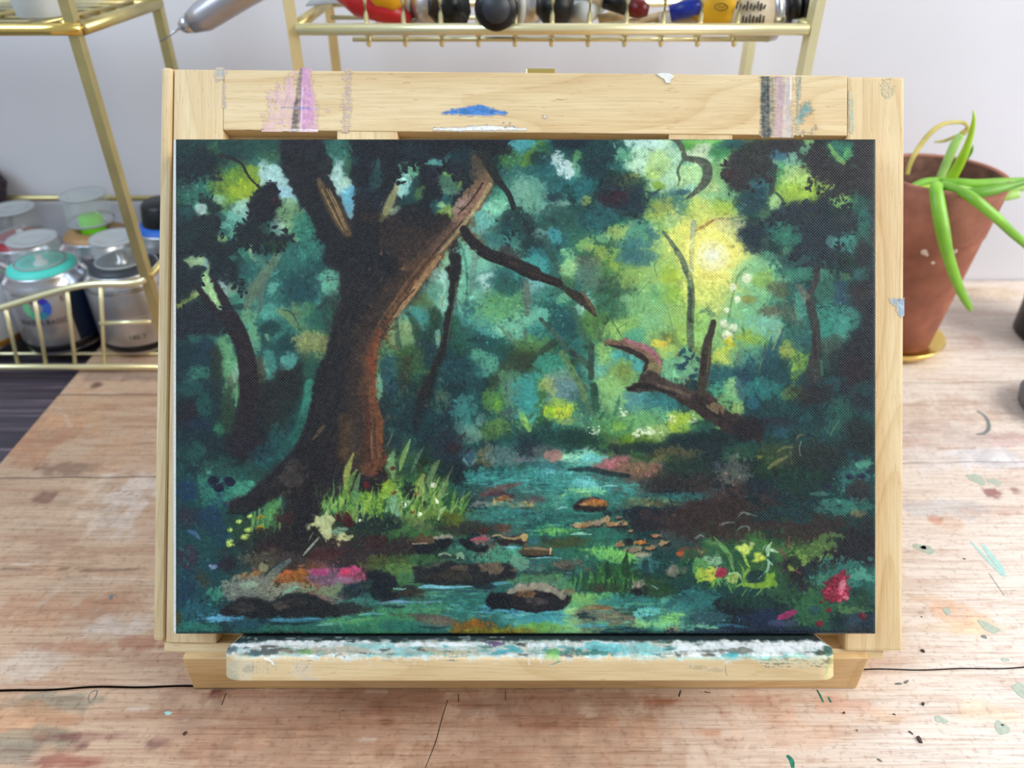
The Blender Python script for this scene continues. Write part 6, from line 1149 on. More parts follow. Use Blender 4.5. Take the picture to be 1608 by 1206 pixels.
    t2.p([(1190,840),(1230,780),(1340,755),(1460,770),(1560,820),(1608,870),(1608,900),(1300,890),(1200,870)],(20,25,33),0.95,1.2,1.5); t3.p([(-100,800),(-20,740),(60,720),(180,730),(300,770),(390,780),(420,785),(400,840),(340,890),(200,905),(-60,900)],(36,33,38),0.95,1.2,1.5); t3.p([(-140,760),(-60,705),(70,665),(190,680),(310,730),(380,775),(340,812),(260,770),(140,738),(0,738),(-90,770)],(142,134,118),0.95,1.3,1.6,0.08); t3.b(20,765,80,30,(136,92,54),0.75,0.8,dry=0.2); t3.b(110,825,80,36,(88,76,78),0.7,0.9,dry=0.15)
    t2.p([(760,320),(800,290),(880,290),(910,330),(870,370),(790,370)],(24,30,38),0.95,1.2,1.4); t2.p([(755,292),(800,264),(880,262),(910,285),(820,297),(770,305)],(144,138,122),0.85,1.2,1.5,0.15); t2.p([(950,320),(1010,300),(1080,330),(1110,370),(1220,360),(1200,410),(1080,390),(1000,360)],(26,31,38),0.95,1.2,1.5); t2.p([(580,350),(660,345),(780,355),(760,400),(640,410),(590,380)],(27,31,38),0.95,1.2,1.5); t2.s([(580,342),(700,338)],[12,9],(150,136,116),0.7,dry=0.3); t2.s([(1070,308),(1140,298),(1210,308)],[14,26,12],(172,76,94),0.85,dry=0.1)
    s3.p([(420,1060),(450,1020),(560,985),(650,985),(710,1030),(720,1065),(620,1080),(480,1080)],(44,34,36),0.95,1.2,1.3); s3.p([(480,1030),(560,992),(650,990),(705,1030),(680,1048),(560,1044)],(152,98,52),0.95,1.2,1.4,0.05); s3.b(640,1005,46,13,(188,104,36),0.8); s3.b(520,1028,54,11,(190,150,100),0.65,dry=0.3)
    t4.d(1190,720,130,130,[(150,34,58),(128,26,46),(176,56,88)],60,(10,26),dry=0.15,a=0.9); t4.b(1240,700,40,50,(206,130,150),0.6,0.9,dry=0.4)
    # last light scumbles: small touches that break every passage
    broken(6000,(2,6),0.2,y1=800,a=0.4,asp=2.6,hue=6)
    broken(2600,(2,6),0.2,y0=720,ang=0,asp=3.0,a=0.3,hue=6)
    broken(2000,(2,5),0.22,y0=640,a=0.35,asp=2.4,hue=6)
    P.blob(1118,402,40,38,(240,232,116),0.7,1.0,0.1,scum=0); P.blob(1118,402,23,22,(244,240,176),0.9,0.9,0.1,scum=0); P.blob(1117,401,11,10,(236,238,206),0.85,0.9,0.1,scum=0)
    for rr_,cc in ((40,(248,240,140)),(30,(236,226,110)),(21,(250,246,190))):
        th = np.linspace(0,2 * math.pi,26); P.stroke([(1118 + rr_ * math.cos(t),402 + rr_ * math.sin(t)) for t in th],2.4,cc,0.5,0.8,0.1,0.35,smooth=2)
    # dark painted turn-over at the very edge
    s_ = P.s
    P.c[:3] = P.c[:3] * 0.75; P.c[-3:] = P.c[-3:] * 0.8 + 30; P.c[:, :3] = P.c[:, :3] * 0.7 + 10
    # tooth of the canvas catching thin paint
    tooth = (P.gr - P.gr.mean())
    lum = P.c.mean(-1,keepdims=True)
    P.c = P.c * (1 + 0.10 * tooth[..., None]) + np.clip(tooth - 0.55,0,2)[..., None] * np.array([26,32,32]) * np.clip(1.1 - lum / 160,0.1,1)
    lum = P.c @ np.array([0.3,0.59,0.11])
    P.c = lum[..., None] + (P.c - lum[..., None]) * 0.90
    P.c = P.c * np.clip(0.70 + lum / 255 * 0.74,0,1.02)[..., None] * np.array([1.02,1.0,0.95])
    P.c = np.clip(P.c,4,252)
    P.ht = blur(P.ht,1)
    return P

# ================================================================== smears on the easel wood
def paint_smears():
    out = []
    P = Painter(320,108,760,210,0.9,(200,150,180),31)
    rs = np.random.default_rng(3)
    pk = (206,150,186)
    P.blob(447,168,34,40,(222,178,190),0.5,1.0,0.2,dry=0.15); P.stroke([(472,112),(476,150),(478,206)],[18,26,28],(200,138,190),0.8,0.8,0.2,0.2)
    P.stroke([(452,130),(440,175),(425,206)],[16,30,40],(224,180,196),0.6,1.0,0.2,0.2)
    P.stroke([(465,110),(463,150),(459,206)],[5,9,15],(58,54,58),0.85,0.7,0.04,0.45); P.stroke([(466,112),(466,130)],[5,6],(110,96,96),0.6,0.6,0.3,0.5)
    P.stroke([(436,171),(480,172)],[3,4],(90,110,180),0.6,0.6,0.1,0.3); P.stroke([(488,172),(530,178)],[4,2],(150,190,190),0.4,0.8,0.1,0.4)
    P.stroke([(470,140),(468,205)],[2,3],(235,225,235),0.6,0.6,0.1,0.4); P.stroke([(430,206),(470,207),(505,206)],[2,4,2],(238,232,230),0.8,0.5,0.1,0.2)
    P.stroke([(541,112),(541,160),(539,209)],[14,16,18],(120,140,120),0.5,1.2,0.05,0.6); P.blob(338,121,9,10,(140,176,166),0.7,0.8,0.3,dry=0.15); P.stroke([(344,108),(345,140),(347,172)],[2.4,3,4],(96,140,150),0.75,0.5,0.1,0.2)
    out.append((P, 'pine_across_smeared'))
    P = Painter(676,108,900,210,0.9,(60,110,170),32)
    P.stroke([(690,177),(715,175),(745,174),(770,175),(790,177)],[2,10,15,12,4],(66,122,184),1.0,0.3,0.12,0.05); P.stroke([(735,168),(750,166),(764,168)],[2,6,2],(66,122,184),1.0,0.4,0.12,0.05)
    P.stroke([(676,202),(720,203),(760,201),(824,202)],[3,6,8,3],(240,238,228),0.95,0.4,0.2,0.1)
    for x,y in ((788,193),(793,197),(797,193),(801,196),(804,199),(790,199)): P.blob(x,y,1.6,1.4,(60,58,50),0.8,0.5)
    P.blob(852,182,3.5,2.6,(236,232,220),0.9,0.5); P.blob(632,185,2,2,(236,232,220),0.9,0.5)
    out.append((P, 'pine_across_smeared'))
    P = Painter(1180,114,1329,212,0.9,(60,80,84),33)
    P.stroke([(1200,114),(1200,160),(1201,208)],[15,16,15],(58,74,80),0.92,0.4,0.1,0.2); P.stroke([(1211,118),(1211,206)],[10,10],(90,96,98),0.6,0.6,0.2,0.5)
    P.stroke([(1222,114),(1222,160),(1221,208)],[16,18,20],(206,168,178),0.85,0.7,0.15,0.2); P.stroke([(1236,116),(1235,160),(1234,208)],[12,14,16],(232,214,214),0.8,0.7,0.15,0.25); P.stroke([(1240,116),(1239,150)],[4,4],(246,240,236),0.85,0.6,0.1,0.3)
    P.stroke([(1252,116),(1250,160),(1250,206)],[7,5,6],(120,160,156),0.75,0.6,0.1,0.25); P.poly([(1250,175),(1262,158),(1273,154),(1274,164),(1262,180),(1254,194),(1249,200)],(120,164,160),0.85,2,2,0.15); P.blob(1278,196,6,5,(150,180,170),0.45,0.8,dry=0.3); P.blob(1262,204,20,5,(220,180,176),0.45,0.9,dry=0.3)
    out.append((P, 'pine_across_smeared'))
    P = Painter(1330,114,1420,206,0.9,(150,180,160),34)
    P.stroke([(1334,135),(1335,170),(1336,203)],[5,8,7],(140,176,160),0.6,0.8,0.2,0.55); P.blob(1395,130,13,14,(150,150,110),0.4,1.0,0.3,dry=0.5)
    for x in (1384,1389,1395,1403,1410): P.stroke([(x,116),(x + 1,116 + rs.uniform(8,26))],[1.2,0.8],(96,92,70),0.7,0.5,0.1,0.2)
    out.append((P, 'pine_upright_smeared'))
    P = Painter(1380,450,1420,506,1.0,(120,160,190),35)
    P.poly([(1394,464),(1420,462),(1420,496),(1411,488),(1404,476)],(134,170,196),0.9,2,2.5,0.2); P.stroke([(1404,466),(1419,464)],[3,4],(96,140,180),0.7,0.6,0.1,0.2); P.stroke([(1410,472),(1419,478)],[4,5],(190,206,214),0.7,0.6,0.1,0.3)
    out.append((P, 'pine_upright_smeared'))
    for P,_ in out:                       # dragged dry over the grain: broken coverage
        n = fbm(P.h,P.w,1.6,77,2,5.0); n = (n - n.mean()) / n.std()
        v = fbm(P.h,P.w,30,78,2,1.8); v = (v - v.mean()) / v.std()
        sft = blur(P.a,1)
        P.a = np.clip(sft * 1.1 - (0.16 * n + 0.14 * v + 0.10) * (1.35 - sft),0,1) * (sft > 0.02)
    return out

# ================================================================== the paint crusted ledge
def paint_ledge():
    P = Painter(336,985,1330,1080,1.0,(224,220,206),41)
    rs = np.random.default_rng(9)
    # crust: white,aqua,dark streaks on the upper face; bare pine below y = 1033
    P.poly([(338,996),(1326,998),(1326,1031),(1300,1034),(900,1033),(600,1033),(400,1032),(338,1026)],(196,208,200),1,2,2.5,0.03)
    cols = [(236,238,234),(214,226,220),(120,176,170),(90,120,118),(70,170,180),(160,190,170),(224,214,196),(84,84,84),(190,196,176),(150,204,206),(206,186,160)]
    for _ in range(520):
        x = rs.uniform(345,1320); y = rs.uniform(1009,1032); l = rs.uniform(5,34)
        P.stroke([(x - l / 2,y + rs.normal(0,1)),(x,y + rs.normal(0,1.2)),(x + l / 2,y + rs.normal(0,1))],[1,rs.uniform(1.5,6),1],cols[rs.integers(len(cols))],0.85,0.5,0.25,0.2,h=rs.uniform(0,1.2))
    P.stroke([(350,1012),(500,1011),(640,1012),(760,1012)],[4,9,7,5],(244,245,242),0.92,0.5,0.3,0.08,h=1.0); P.stroke([(830,1014),(900,1012),(1000,1013)],[6,8,7],(236,238,236),0.9,0.5,0.3,0.1,h=1.0)
    P.poly([(1060,1010),(1180,1008),(1300,1009),(1304,1020),(1240,1028),(1150,1026),(1080,1026)],(246,248,246),0.96,2,4,0.04,h=1.4)
    for x,y,rx,ry,c in ((590,1016,40,7,(150,200,196)),(960,1020,60,8,(110,200,206)),(1010,1020,40,8,(160,214,210)),(420,1026,26,6,(76,86,90)),(455,1024,20,5,(140,120,96)),(775,1010,12,4,(110,70,120)),(812,1022,12,5,(70,180,190)),(480,1024,14,4,(110,170,90)),(540,1022,50,5,(206,190,170)),(900,1026,50,4,(70,120,110)),(1130,1024,60,3,(110,110,100)),(1145,1030,14,4,(60,170,180)),(1300,1022,10,6,(40,84,70)),(1288,1026,6,3,(30,60,50)),(866,1026,14,5,(120,190,110)),(360,1022,14,7,(84,96,100)),(700,1026,40,4,(200,190,150)),(650,1027,30,4,(150,196,190))):
        P.blob(x,y,rx,ry,c,0.85,0.6,0.5,0,0.15,h=0.6)
    # shadow where canvas meets ledge,painted as a dark back strip
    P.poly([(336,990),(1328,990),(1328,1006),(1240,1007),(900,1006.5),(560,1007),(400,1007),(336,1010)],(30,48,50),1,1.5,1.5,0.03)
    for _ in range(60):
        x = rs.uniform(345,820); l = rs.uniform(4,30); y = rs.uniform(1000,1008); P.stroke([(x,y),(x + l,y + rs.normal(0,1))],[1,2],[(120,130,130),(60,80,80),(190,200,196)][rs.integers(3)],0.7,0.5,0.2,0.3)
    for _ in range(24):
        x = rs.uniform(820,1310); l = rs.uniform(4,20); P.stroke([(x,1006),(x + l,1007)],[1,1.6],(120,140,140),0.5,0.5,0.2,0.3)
    # front face: thin stains and scribbles on bare wood
    P.blob(372,1052,22,22,(170,170,140),0.5,0.9,0.3,dry=0.25); P.stroke([(346,1034),(352,1050),(370,1066)],[8,12,14],(160,160,130),0.6,0.8,0.2,0.3); P.blob(392,1050,12,5,(120,130,130),0.6,0.8,0.3,-10,0.25)
    for x in list(range(400,440,5)) + [466,472,478,486]: P.stroke([(x + rs.normal(0,2),1040 + rs.normal(0,2)),(x - 3 + rs.normal(0,2),1054 + rs.normal(0,3))],[1,1.4],(90,84,66),0.7,0.5,0.1,0.15)
    P.blob(475,1050,14,14,(180,164,160),0.4,0.9,0.3,dry=0.35); P.blob(486,1066,12,3,(130,130,150),0.4,0.9,dry=0.3); P.stroke([(415,1034),(424,1037),(430,1044)],[2.4,3.4,2.2],(246,244,238),0.95,0.4,0.1,h=0.6)
    for _ in range(60):
        x = rs.uniform(360,620); P.blob(x,rs.uniform(1036,1062),rs.uniform(0.6,2.2),0.7,(100,92,70),0.55,0.5)
    P.stroke([(712,1036),(700,1037),(720,1038)],[1.5,2,1],(70,70,60),0.7,0.5,0.2); P.stroke([(860,1046),(872,1041),(884,1038)],[2,3,1.4],(84,120,84),0.8,0.6,0.2,0.2); P.stroke([(856,1034),(868,1030),(880,1036)],[6,10,4],(140,190,110),0.8,0.6,0.3,0.15)
    P.blob(1098,1048,20,7,(178,152,104),0.85,0.6,0.35,4,0.1); P.blob(1120,1052,18,5,(170,140,96),0.7,0.7); P.stroke([(1139,1044),(1141,1060)],[1.6,2.4],(70,60,40),0.8,0.5); P.stroke([(1178,1034),(1179,1060)],[1,1],(110,96,66),0.7,0.5)
    P.poly([(1190,1032),(1318,1032),(1318,1048),(1296,1046),(1192,1040)],(150,176,140),0.55,3,3,0.25)
    for _ in range(70):
        x = rs.uniform(1190,1308); y = rs.choice([1036,1042,1047]) + rs.normal(0,0.8); P.blob(x,y,rs.uniform(1,4),0.8,(80,90,70),0.7,0.5)
    P.blob(1302,1038,7,4,(50,70,50),0.8,0.6); P.stroke([(1308,1036),(1306,1052),(1298,1064)],[14,14,10],(214,204,110),0.6,0.8,0.2,0.2); P.stroke([(1300,1044),(1296,1058)],[6,6],(130,180,90),0.6,0.8,0.2,0.25)
    P.stroke([(1060,1050),(1020,1052)],[1.5,1],(110,90,60),0.5); P.stroke([(1270,1032),(1150,1034),(1010,1034)],[3,4,2],(110,190,180),0.6,0.7,0.2,0.25)
    P.ht = blur(P.ht,1)
    return P

# ================================================================== broad colour of the plank board (millimetres)
def paint_table():
    P = Painter(-310,40,620,620,0.75,(206,172,142),8)
    def T(px,py):
        q = onz(px,py); return q.x * 1000,q.y * 1000
    rs = np.random.default_rng(4)
    # window brightness baked into the boards: whitened to the right,left kept tan
    xs = (P.x0 + np.arange(P.w) / P.s)[None, :, None]; ys = (P.y0 + np.arange(P.h) / P.s)[:, None,None]
    t = np.clip((xs + 40 + 60 * P.n1[..., None]) / 240,0,1)
    P.c = P.c * (1 - t) + np.array([232,219,206.]) * t
    def bl(px,py,rx,ry,col,a=0.6,soft=0.9,rough=0.5,dry=0.0,ang=0):
        x,y = T(px,py); x2,_ = T(px + rx,py); _,y2 = T(px,py - ry)
        P.blob(x,y,abs(x2 - x),abs(y2 - y),col,a,soft,rough,ang,dry)
    def st(pts,wpx,col,a=0.7, **k):
        q = [T(*p_) for p_ in pts]; x2 = T(pts[0][0] + wpx,pts[0][1])[0]
        P.stroke(q,abs(x2 - q[0][0]),col,a, **k)
    warm = (186,134,100); rust = (168,104,76); chalk = (222,206,192); ochre = (212,172,128); grey = (150,136,126)
    # left side
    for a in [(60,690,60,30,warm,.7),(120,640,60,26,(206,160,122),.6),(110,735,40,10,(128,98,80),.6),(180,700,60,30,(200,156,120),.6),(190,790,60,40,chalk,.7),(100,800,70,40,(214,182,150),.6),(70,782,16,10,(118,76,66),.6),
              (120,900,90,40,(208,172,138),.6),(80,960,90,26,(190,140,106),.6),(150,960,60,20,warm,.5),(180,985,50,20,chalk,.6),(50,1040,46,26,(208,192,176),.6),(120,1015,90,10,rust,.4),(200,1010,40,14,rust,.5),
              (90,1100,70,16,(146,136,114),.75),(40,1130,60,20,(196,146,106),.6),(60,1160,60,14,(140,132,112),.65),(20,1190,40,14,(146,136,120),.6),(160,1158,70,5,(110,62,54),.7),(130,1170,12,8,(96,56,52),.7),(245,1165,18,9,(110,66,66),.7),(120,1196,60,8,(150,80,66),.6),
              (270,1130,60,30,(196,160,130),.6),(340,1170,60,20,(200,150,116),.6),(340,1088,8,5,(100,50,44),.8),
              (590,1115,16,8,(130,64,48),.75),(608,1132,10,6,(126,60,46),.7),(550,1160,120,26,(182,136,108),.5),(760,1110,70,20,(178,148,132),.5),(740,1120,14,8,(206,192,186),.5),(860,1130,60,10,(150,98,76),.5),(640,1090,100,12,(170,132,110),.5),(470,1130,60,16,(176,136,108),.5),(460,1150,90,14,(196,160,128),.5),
              (620,1150,330,60,(176,138,112),.55),(800,1190,300,40,(180,144,118),.5),(760,1100,300,20,(166,130,108),.5),(1060,1100,50,6,(160,96,66),.6),(1140,1120,20,14,(176,104,80),.5),(1110,1150,30,8,(196,128,90),.5),(1190,1110,40,30,(206,160,136),.5),(1330,1110,50,14,(222,170,146),.5),(1250,1150,90,20,(222,186,160),.5),(1390,1130,60,16,(232,196,160),.5),(1000,1150,80,16,(206,170,142),.5),  # wide brown patches here: shadow before the easel, tinted into the planks
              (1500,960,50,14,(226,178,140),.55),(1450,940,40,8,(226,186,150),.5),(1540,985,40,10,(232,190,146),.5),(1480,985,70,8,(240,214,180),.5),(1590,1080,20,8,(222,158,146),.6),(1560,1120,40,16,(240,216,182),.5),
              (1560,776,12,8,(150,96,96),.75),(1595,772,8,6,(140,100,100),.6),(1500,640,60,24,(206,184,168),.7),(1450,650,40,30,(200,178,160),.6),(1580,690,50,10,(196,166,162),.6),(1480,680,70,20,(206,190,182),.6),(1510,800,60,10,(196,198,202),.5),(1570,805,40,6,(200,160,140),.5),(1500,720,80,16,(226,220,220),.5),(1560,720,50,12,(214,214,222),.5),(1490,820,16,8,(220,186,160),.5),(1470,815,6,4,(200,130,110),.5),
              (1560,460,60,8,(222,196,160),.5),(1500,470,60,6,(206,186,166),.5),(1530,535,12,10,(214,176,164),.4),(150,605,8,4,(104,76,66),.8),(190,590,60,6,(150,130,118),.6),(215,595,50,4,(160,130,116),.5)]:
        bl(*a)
    for _ in range(150):
        px,py = rs.uniform(0,1608),rs.uniform(600,1206); l = rs.uniform(10,60)
        st([(px,py),(px + l,py + rs.normal(0,1.5))],rs.uniform(1.5,5),[(150,104,80),(232,216,200),(176,128,98),(196,160,132),(236,224,210)][rs.integers(5)],rs.uniform(.25,.55),soft=0.8,rough=0.2,dry=0.2)
    st([(0,894),(90,895),(240,893)],2.5,(120,90,72),.6); st([(150,733),(180,740),(240,744)],2,(150,110,88),.5); st([(170,765),(240,785)],2,(150,116,92),.5); st([(90,640),(105,660),(112,672)],3,(226,206,190),.6); st([(60,950),(120,910),(240,915)],12,(226,206,186),.3)
    return P
# ================================================================== the setting
WALL_Y = 0.577
bm = wbox(-1.6, 1.8, WALL_Y, WALL_Y + 0.05, -0.77, 1.6)
w = put('wall_back', bm, 'wall_paint'); w['kind'] = 'structure'

# dark table under the plank board
m, nt, p = new_mat('dark_table')
tc, n = grain_nodes(nt, (5, 260, 40)); tc2, n2 = grain_nodes(nt, (16, 60, 40))
c = ramp(nt, n.outputs['Fac'], [(0.30, lin((34, 30, 38))), (0.50, lin((70, 60, 70))), (0.60, lin((92, 78, 88))), (0.72, lin((172, 152, 152)))])
c = mixc(nt, 0.75, c, ramp(nt, n2.outputs['Fac'], [(0.35, (0.62, 0.58, 0.66, 1)), (0.6, (1, 1, 1, 1))]), 'MULTIPLY')
nt.links.new(c, p.inputs['Base Color']); p.inputs['Roughness'].default_value = 0.45
table = thing('table', (0, 0.3, -0.03), 'dark purplish wooden table top showing at the left edge', 'table')
for lx in (-0.70, 0.80):
    for ly in (0.05, 0.53): put('leg', wbox(lx - 0.025, lx + 0.025, ly - 0.025, ly + 0.025, -0.745, -0.0302, 0.003), 'dark_table', table)
fl = put('floor', wbox(-1.6, 1.8, -1.6, WALL_Y, -0.77, -0.745), plain('floor_boards', (150, 128, 106), 0.6, 0.0, 0.1, 6) and 'floor_boards'); fl['kind'] = 'structure'
put('tabletop', wbox(-0.75, 0.85, 0.0, WALL_Y - 0.001, -0.03, -0.006, 0.001), 'dark_table', table)

# ---- plank board: pale distressed planks, one mesh each
m, nt, p = new_mat('distressed_planks')
at = nt.nodes.new('ShaderNodeVertexColor'); at.layer_name = 'Col'
tc, n = grain_nodes(nt, (30, 900, 40), detail=5)
tc, n2 = grain_nodes(nt, (110, 2600, 40), detail=3)
tc, n3 = grain_nodes(nt, (420, 420, 40), detail=4)
tc, n4 = grain_nodes(nt, (14, 130, 40), detail=6)
c = mixc(nt, 0.65, at.outputs['Color'], ramp(nt, n.outputs['Fac'], [(0.30, (0.62, 0.50, 0.43, 1)), (0.54, (1, 1, 1, 1)), (0.75, (1.0, 1.0, 1.0, 1))]), 'MULTIPLY')
c = mixc(nt, 0.55, c, ramp(nt, n4.outputs['Fac'], [(0.34, (0.70, 0.52, 0.43, 1)), (0.50, (1, 1, 1, 1)), (0.7, (1.0, 1.0, 1.0, 1))]), 'MULTIPLY')
c = mixc(nt, 0.75, c, ramp(nt, n2.outputs['Fac'], [(0.30, (0.34, 0.24, 0.20, 1)), (0.385, (1, 1, 1, 1))]), 'MULTIPLY')
c = mixc(nt, 0.6, c, ramp(nt, n3.outputs['Fac'], [(0.30, (0.62, 0.52, 0.46, 1)), (0.46, (1, 1, 1, 1)), (0.78, (1.0, 1.0, 1.0, 1))]), 'MULTIPLY')
nt.links.new(c, p.inputs['Base Color']); p.inputs['Roughness'].default_value = 0.5; p.inputs['Specular IOR Level'].default_value = 0.35
b = nt.nodes.new('ShaderNodeBump'); b.inputs['Strength'].default_value = 0.2; b.inputs['Distance'].default_value = 0.0003
nt.links.new(n.outputs['Fac'], b.inputs['Height']); nt.links.new(b.outputs['Normal'], p.inputs['Normal'])

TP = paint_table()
board = thing('plank_board', (0.1, 0.3, -0.006), 'pale distressed plank board with dark joints lying on the table', 'board')
SL = 0.0263
SEAMS = [(0.060, 0.0008), (0.2001, 0.0009), (0.3356, 0.0004), (0.4177, 0.0005), (0.60, 0.0004)]
BX0, BX1 = -0.294, 0.60
for (ya, ga), (yb, gb) in zip(SEAMS[:-1], SEAMS[1:]):
    nx = 560; ny = int((yb - ya) / 0.0016)
    xs = np.linspace(BX0, BX1, nx)
    v = np.linspace(0, 1, ny)
    wob = 0.0004 * np.sin(xs * 60 + ya * 90) + 0.0003 * np.sin(xs * 171)
    tp = np.interp(xs, [-0.3, -0.1, 0.2], [1.5, 1.2, 0.8])
    lo = ya + ga / 2 * tp + SL * xs + wob; hi = np.minimum(yb - gb / 2 * tp + SL * xs + 0.0004 * np.sin(xs * 60 + yb * 90) + 0.0003 * np.sin(xs * 171), WALL_Y - 0.001)
    Yg = lo[None, :] * (1 - v[:, None]) + hi[None, :] * v[:, None]
    Xg = np.repeat(xs[None, :], ny, 0)
    Zg = np.zeros_like(Xg)
    edge = np.minimum(v, 1 - v)[:, None] * (yb - ya)
    Zg = Zg - 0.0003 * np.clip(1 - edge / 0.0010, 0, 1) ** 2
    # skirt rows and columns go down to the table
    pos = np.stack([Xg, Yg, Zg], -1)
    pos = np.concatenate([pos[:1] * [1, 1, 0] + [0, 0, -0.006], pos[:1] - [0, 0, 0.0003], pos, pos[-1:] - [0, 0, 0.0003], pos[-1:] * [1, 1, 0] + [0, 0, -0.006]], 0)
    pos = np.concatenate([pos[:, :1] * [1, 1, 0] + [0, 0, -0.006], pos, pos[:, -1:] * [1, 1, 0] + [0, 0, -0.006]], 1)
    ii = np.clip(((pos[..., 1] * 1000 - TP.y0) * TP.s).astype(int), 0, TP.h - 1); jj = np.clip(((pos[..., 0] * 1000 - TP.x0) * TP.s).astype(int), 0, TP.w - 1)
    cc = TP.c[ii, jj].copy(); cc[:2] = (44, 30, 24); cc[-2:] = (44, 30, 24)          # gap walls coloured dark brown so the joints read as dark lines
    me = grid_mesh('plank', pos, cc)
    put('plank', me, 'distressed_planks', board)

# dried splashes of paint and scratches on the planks: thin raised spots
def spot(px, py, rx, ry, ang, mat, name='paint_splash', seed=0, n=22, rough=0.12):
    c = onz(px, py, 0.0)
    e = onz(px + 1, py, 0.0); sx = (e - c).length
    e = onz(px, py + 1, 0.0); sy = (e - c).length
    r = random.Random(seed + int(px * 7 + py))
    ph = [r.random() * 6.28 for _ in range(4)]
    bm = bmesh.new()
    k = math.radians(ang)
    top = []; bot = []
    for i in range(n):
        t = 2 * math.pi * i / n
        q = 1 + rough * (math.sin(2 * t + ph[0]) + math.sin(3 * t + ph[1]) + 0.6 * math.sin(5 * t + ph[2]))
        u, v = rx * q * math.cos(t), ry * q * math.sin(t)
        x = (u * math.cos(k) - v * math.sin(k)) * sx; y = -(u * math.sin(k) + v * math.cos(k)) * sy
        bot.append(bm.verts.new((c.x + x, c.y + y, 0.0)))
        top.append(bm.verts.new((c.x + x * 0.94, c.y + y * 0.94, 0.00016)))
    bm.faces.new(top)
    for i in range(n): bm.faces.new((bot[i], bot[(i + 1) % n], top[(i + 1) % n], top[i]))
    bmesh.ops.recalc_face_normals(bm, faces=bm.faces)
    return put(name, bm, mat, board)
for a in [(1573, 1143, 11, 10, 20, 'paint_sage'), (1606, 1086, 15, 11, 30, 'paint_sage'), (1477, 1130, 9, 6, 10, 'paint_sage'), (1553, 985, 14, 8, 20, 'paint_sage'),
          (1578, 1036, 6, 3, 0, 'paint_sage'), (1487, 960, 7, 5, 0, 'paint_sage'), (1533, 752, 14, 7, 8, 'paint_sage'), (1562, 757, 10, 5, 15, 'paint_sage'),
          (1452, 862, 15, 7, 10, 'paint_sage'), (1450, 860, 5, 3, 0, 'paint_aqua'), (264, 1120, 6, 3, 0, 'paint_aqua'), (1545, 1000, 4, 3, 0, 'paint_grey'), (174, 937, 4, 3, 10, 'paint_grey')]:
    spot(*a)
def scratch(pts, wid, mat, name='paint_stroke'):
    bm = bmesh.new()
    P = [onz(x, y, 0.00012) for x, y in pts]
    P = [Vector(q) for q in catmull(P, 5)] if len(P) > 2 else P
    n = len(P)
    L, R = [], []
    for i, q in enumerate(P):
        t = (P[min(i + 1, n - 1)] - P[max(i - 1, 0)]).normalized(); s = Vector((-t.y, t.x, 0))
        wv = wid * 0.5 * (0.35 + 0.65 * math.sin(math.pi * (0.12 + 0.76 * i / max(n - 1, 1))))
        L.append(bm.verts.new(q + s * wv)); R.append(bm.verts.new(q - s * wv))
    L0 = [bm.verts.new((v.co.x, v.co.y, 0.0)) for v in L]; R0 = [bm.verts.new((v.co.x, v.co.y, 0.0)) for v in R]
    for i in range(n - 1):
        bm.faces.new((L[i], R[i], R[i + 1], L[i + 1])); bm.faces.new((L[i], L[i + 1], L0[i + 1], L0[i])); bm.faces.new((R[i + 1], R[i], R0[i], R0[i + 1]))
    bmesh.ops.recalc_face_normals(bm, faces=bm.faces)
    return put(name, bm, mat, board)
scratch([(1543, 855), (1556, 872), (1570, 890), (1577, 905)], 0.0030, 'paint_aqua')
scratch([(1524, 850), (1552, 880), (1574, 903)], 0.0016, 'paint_aqua')
scratch([(1535, 645), (1548, 655), (1553, 670), (1546, 680), (1533, 682)], 0.0022, 'paint_grey')
scratch([(1236, 1186), (1243, 1194), (1245, 1206)], 0.0018, 'paint_viridian')
scratch([(1283, 1083), (1289, 1094), (1293, 1103)], 0.0008, 'paint_viridian')
scratch([(1301, 1095), (1305, 1103)], 0.0012, 'paint_viridian')
scratch([(1553, 900), (1577, 935)], 0.0004, 'chip_grey')
scratch([(703, 1099), (694, 1128), (684, 1165), (668, 1206)], 0.00035, 'chip_brown', 'scratch')
scratch([(720, 1090), (720, 1102)], 0.0005, 'chip_brown', 'scratch')
scratch([(794, 1085), (794, 1100)], 0.0004, 'chip_brown', 'scratch')
scratch([(355, 1088), (348, 1107)], 0.0006, 'chip_brown', 'scratch')
scratch([(1069, 1084), (1066, 1094)], 0.0008, 'black_plastic', 'scratch')
scratch([(1106, 1086), (1116, 1088)], 0.0005, 'black_plastic', 'scratch')
scratch([(138, 1097), (142, 1088), (152, 1084), (150, 1094), (142, 1103), (138, 1097)], 0.0004, 'chip_grey', 'scratch')

# ================================================================== box easel
DP, DC, DL = 0.312, 0.298, 0.277
easel = thing('table_easel', (0, 0.3, 0.0), 'pale pine table easel with paint-smeared ledge holding the forest painting', 'easel')
# base box on the table
zt = ony(804, 1034, 0.195).z
base = put('base_box', wbox(-0.1328, 0.1437, 0.195, 0.43, 0.0002, zt, 0.0006), 'pine_box', easel)
BT = [(ea(240, DP), ea(262, DP))]
put('outer_strip', ebox(246, 108, 263, 1011, DP - 0.001, DP + 0.014, 0.0016), 'pine_upright', easel)
put('stile', ebox(267, 112, 345, 1013, DP, DP + 0.008, 0.0005), 'pine_upright', easel, smooth=False)
put('groove_strip', ebox(261, 112, 268, 1012, DP + 0.0016, DP + 0.008, 0.0), 'pine_recess', easel)
put('stile', ebox(1329, 113, 1419, 1016, DP, DP + 0.010, 0.0012), 'pine_upright', easel)
put('top_rail', ebox(345.3, 112, 1328.6, 207, DP, DP + 0.008, 0.0004), 'pine_across', easel)
put('slat', ebox(525, 207, 620, 1012, DP + 0.0004, DP + 0.007, 0.0003), 'pine_upright', easel)
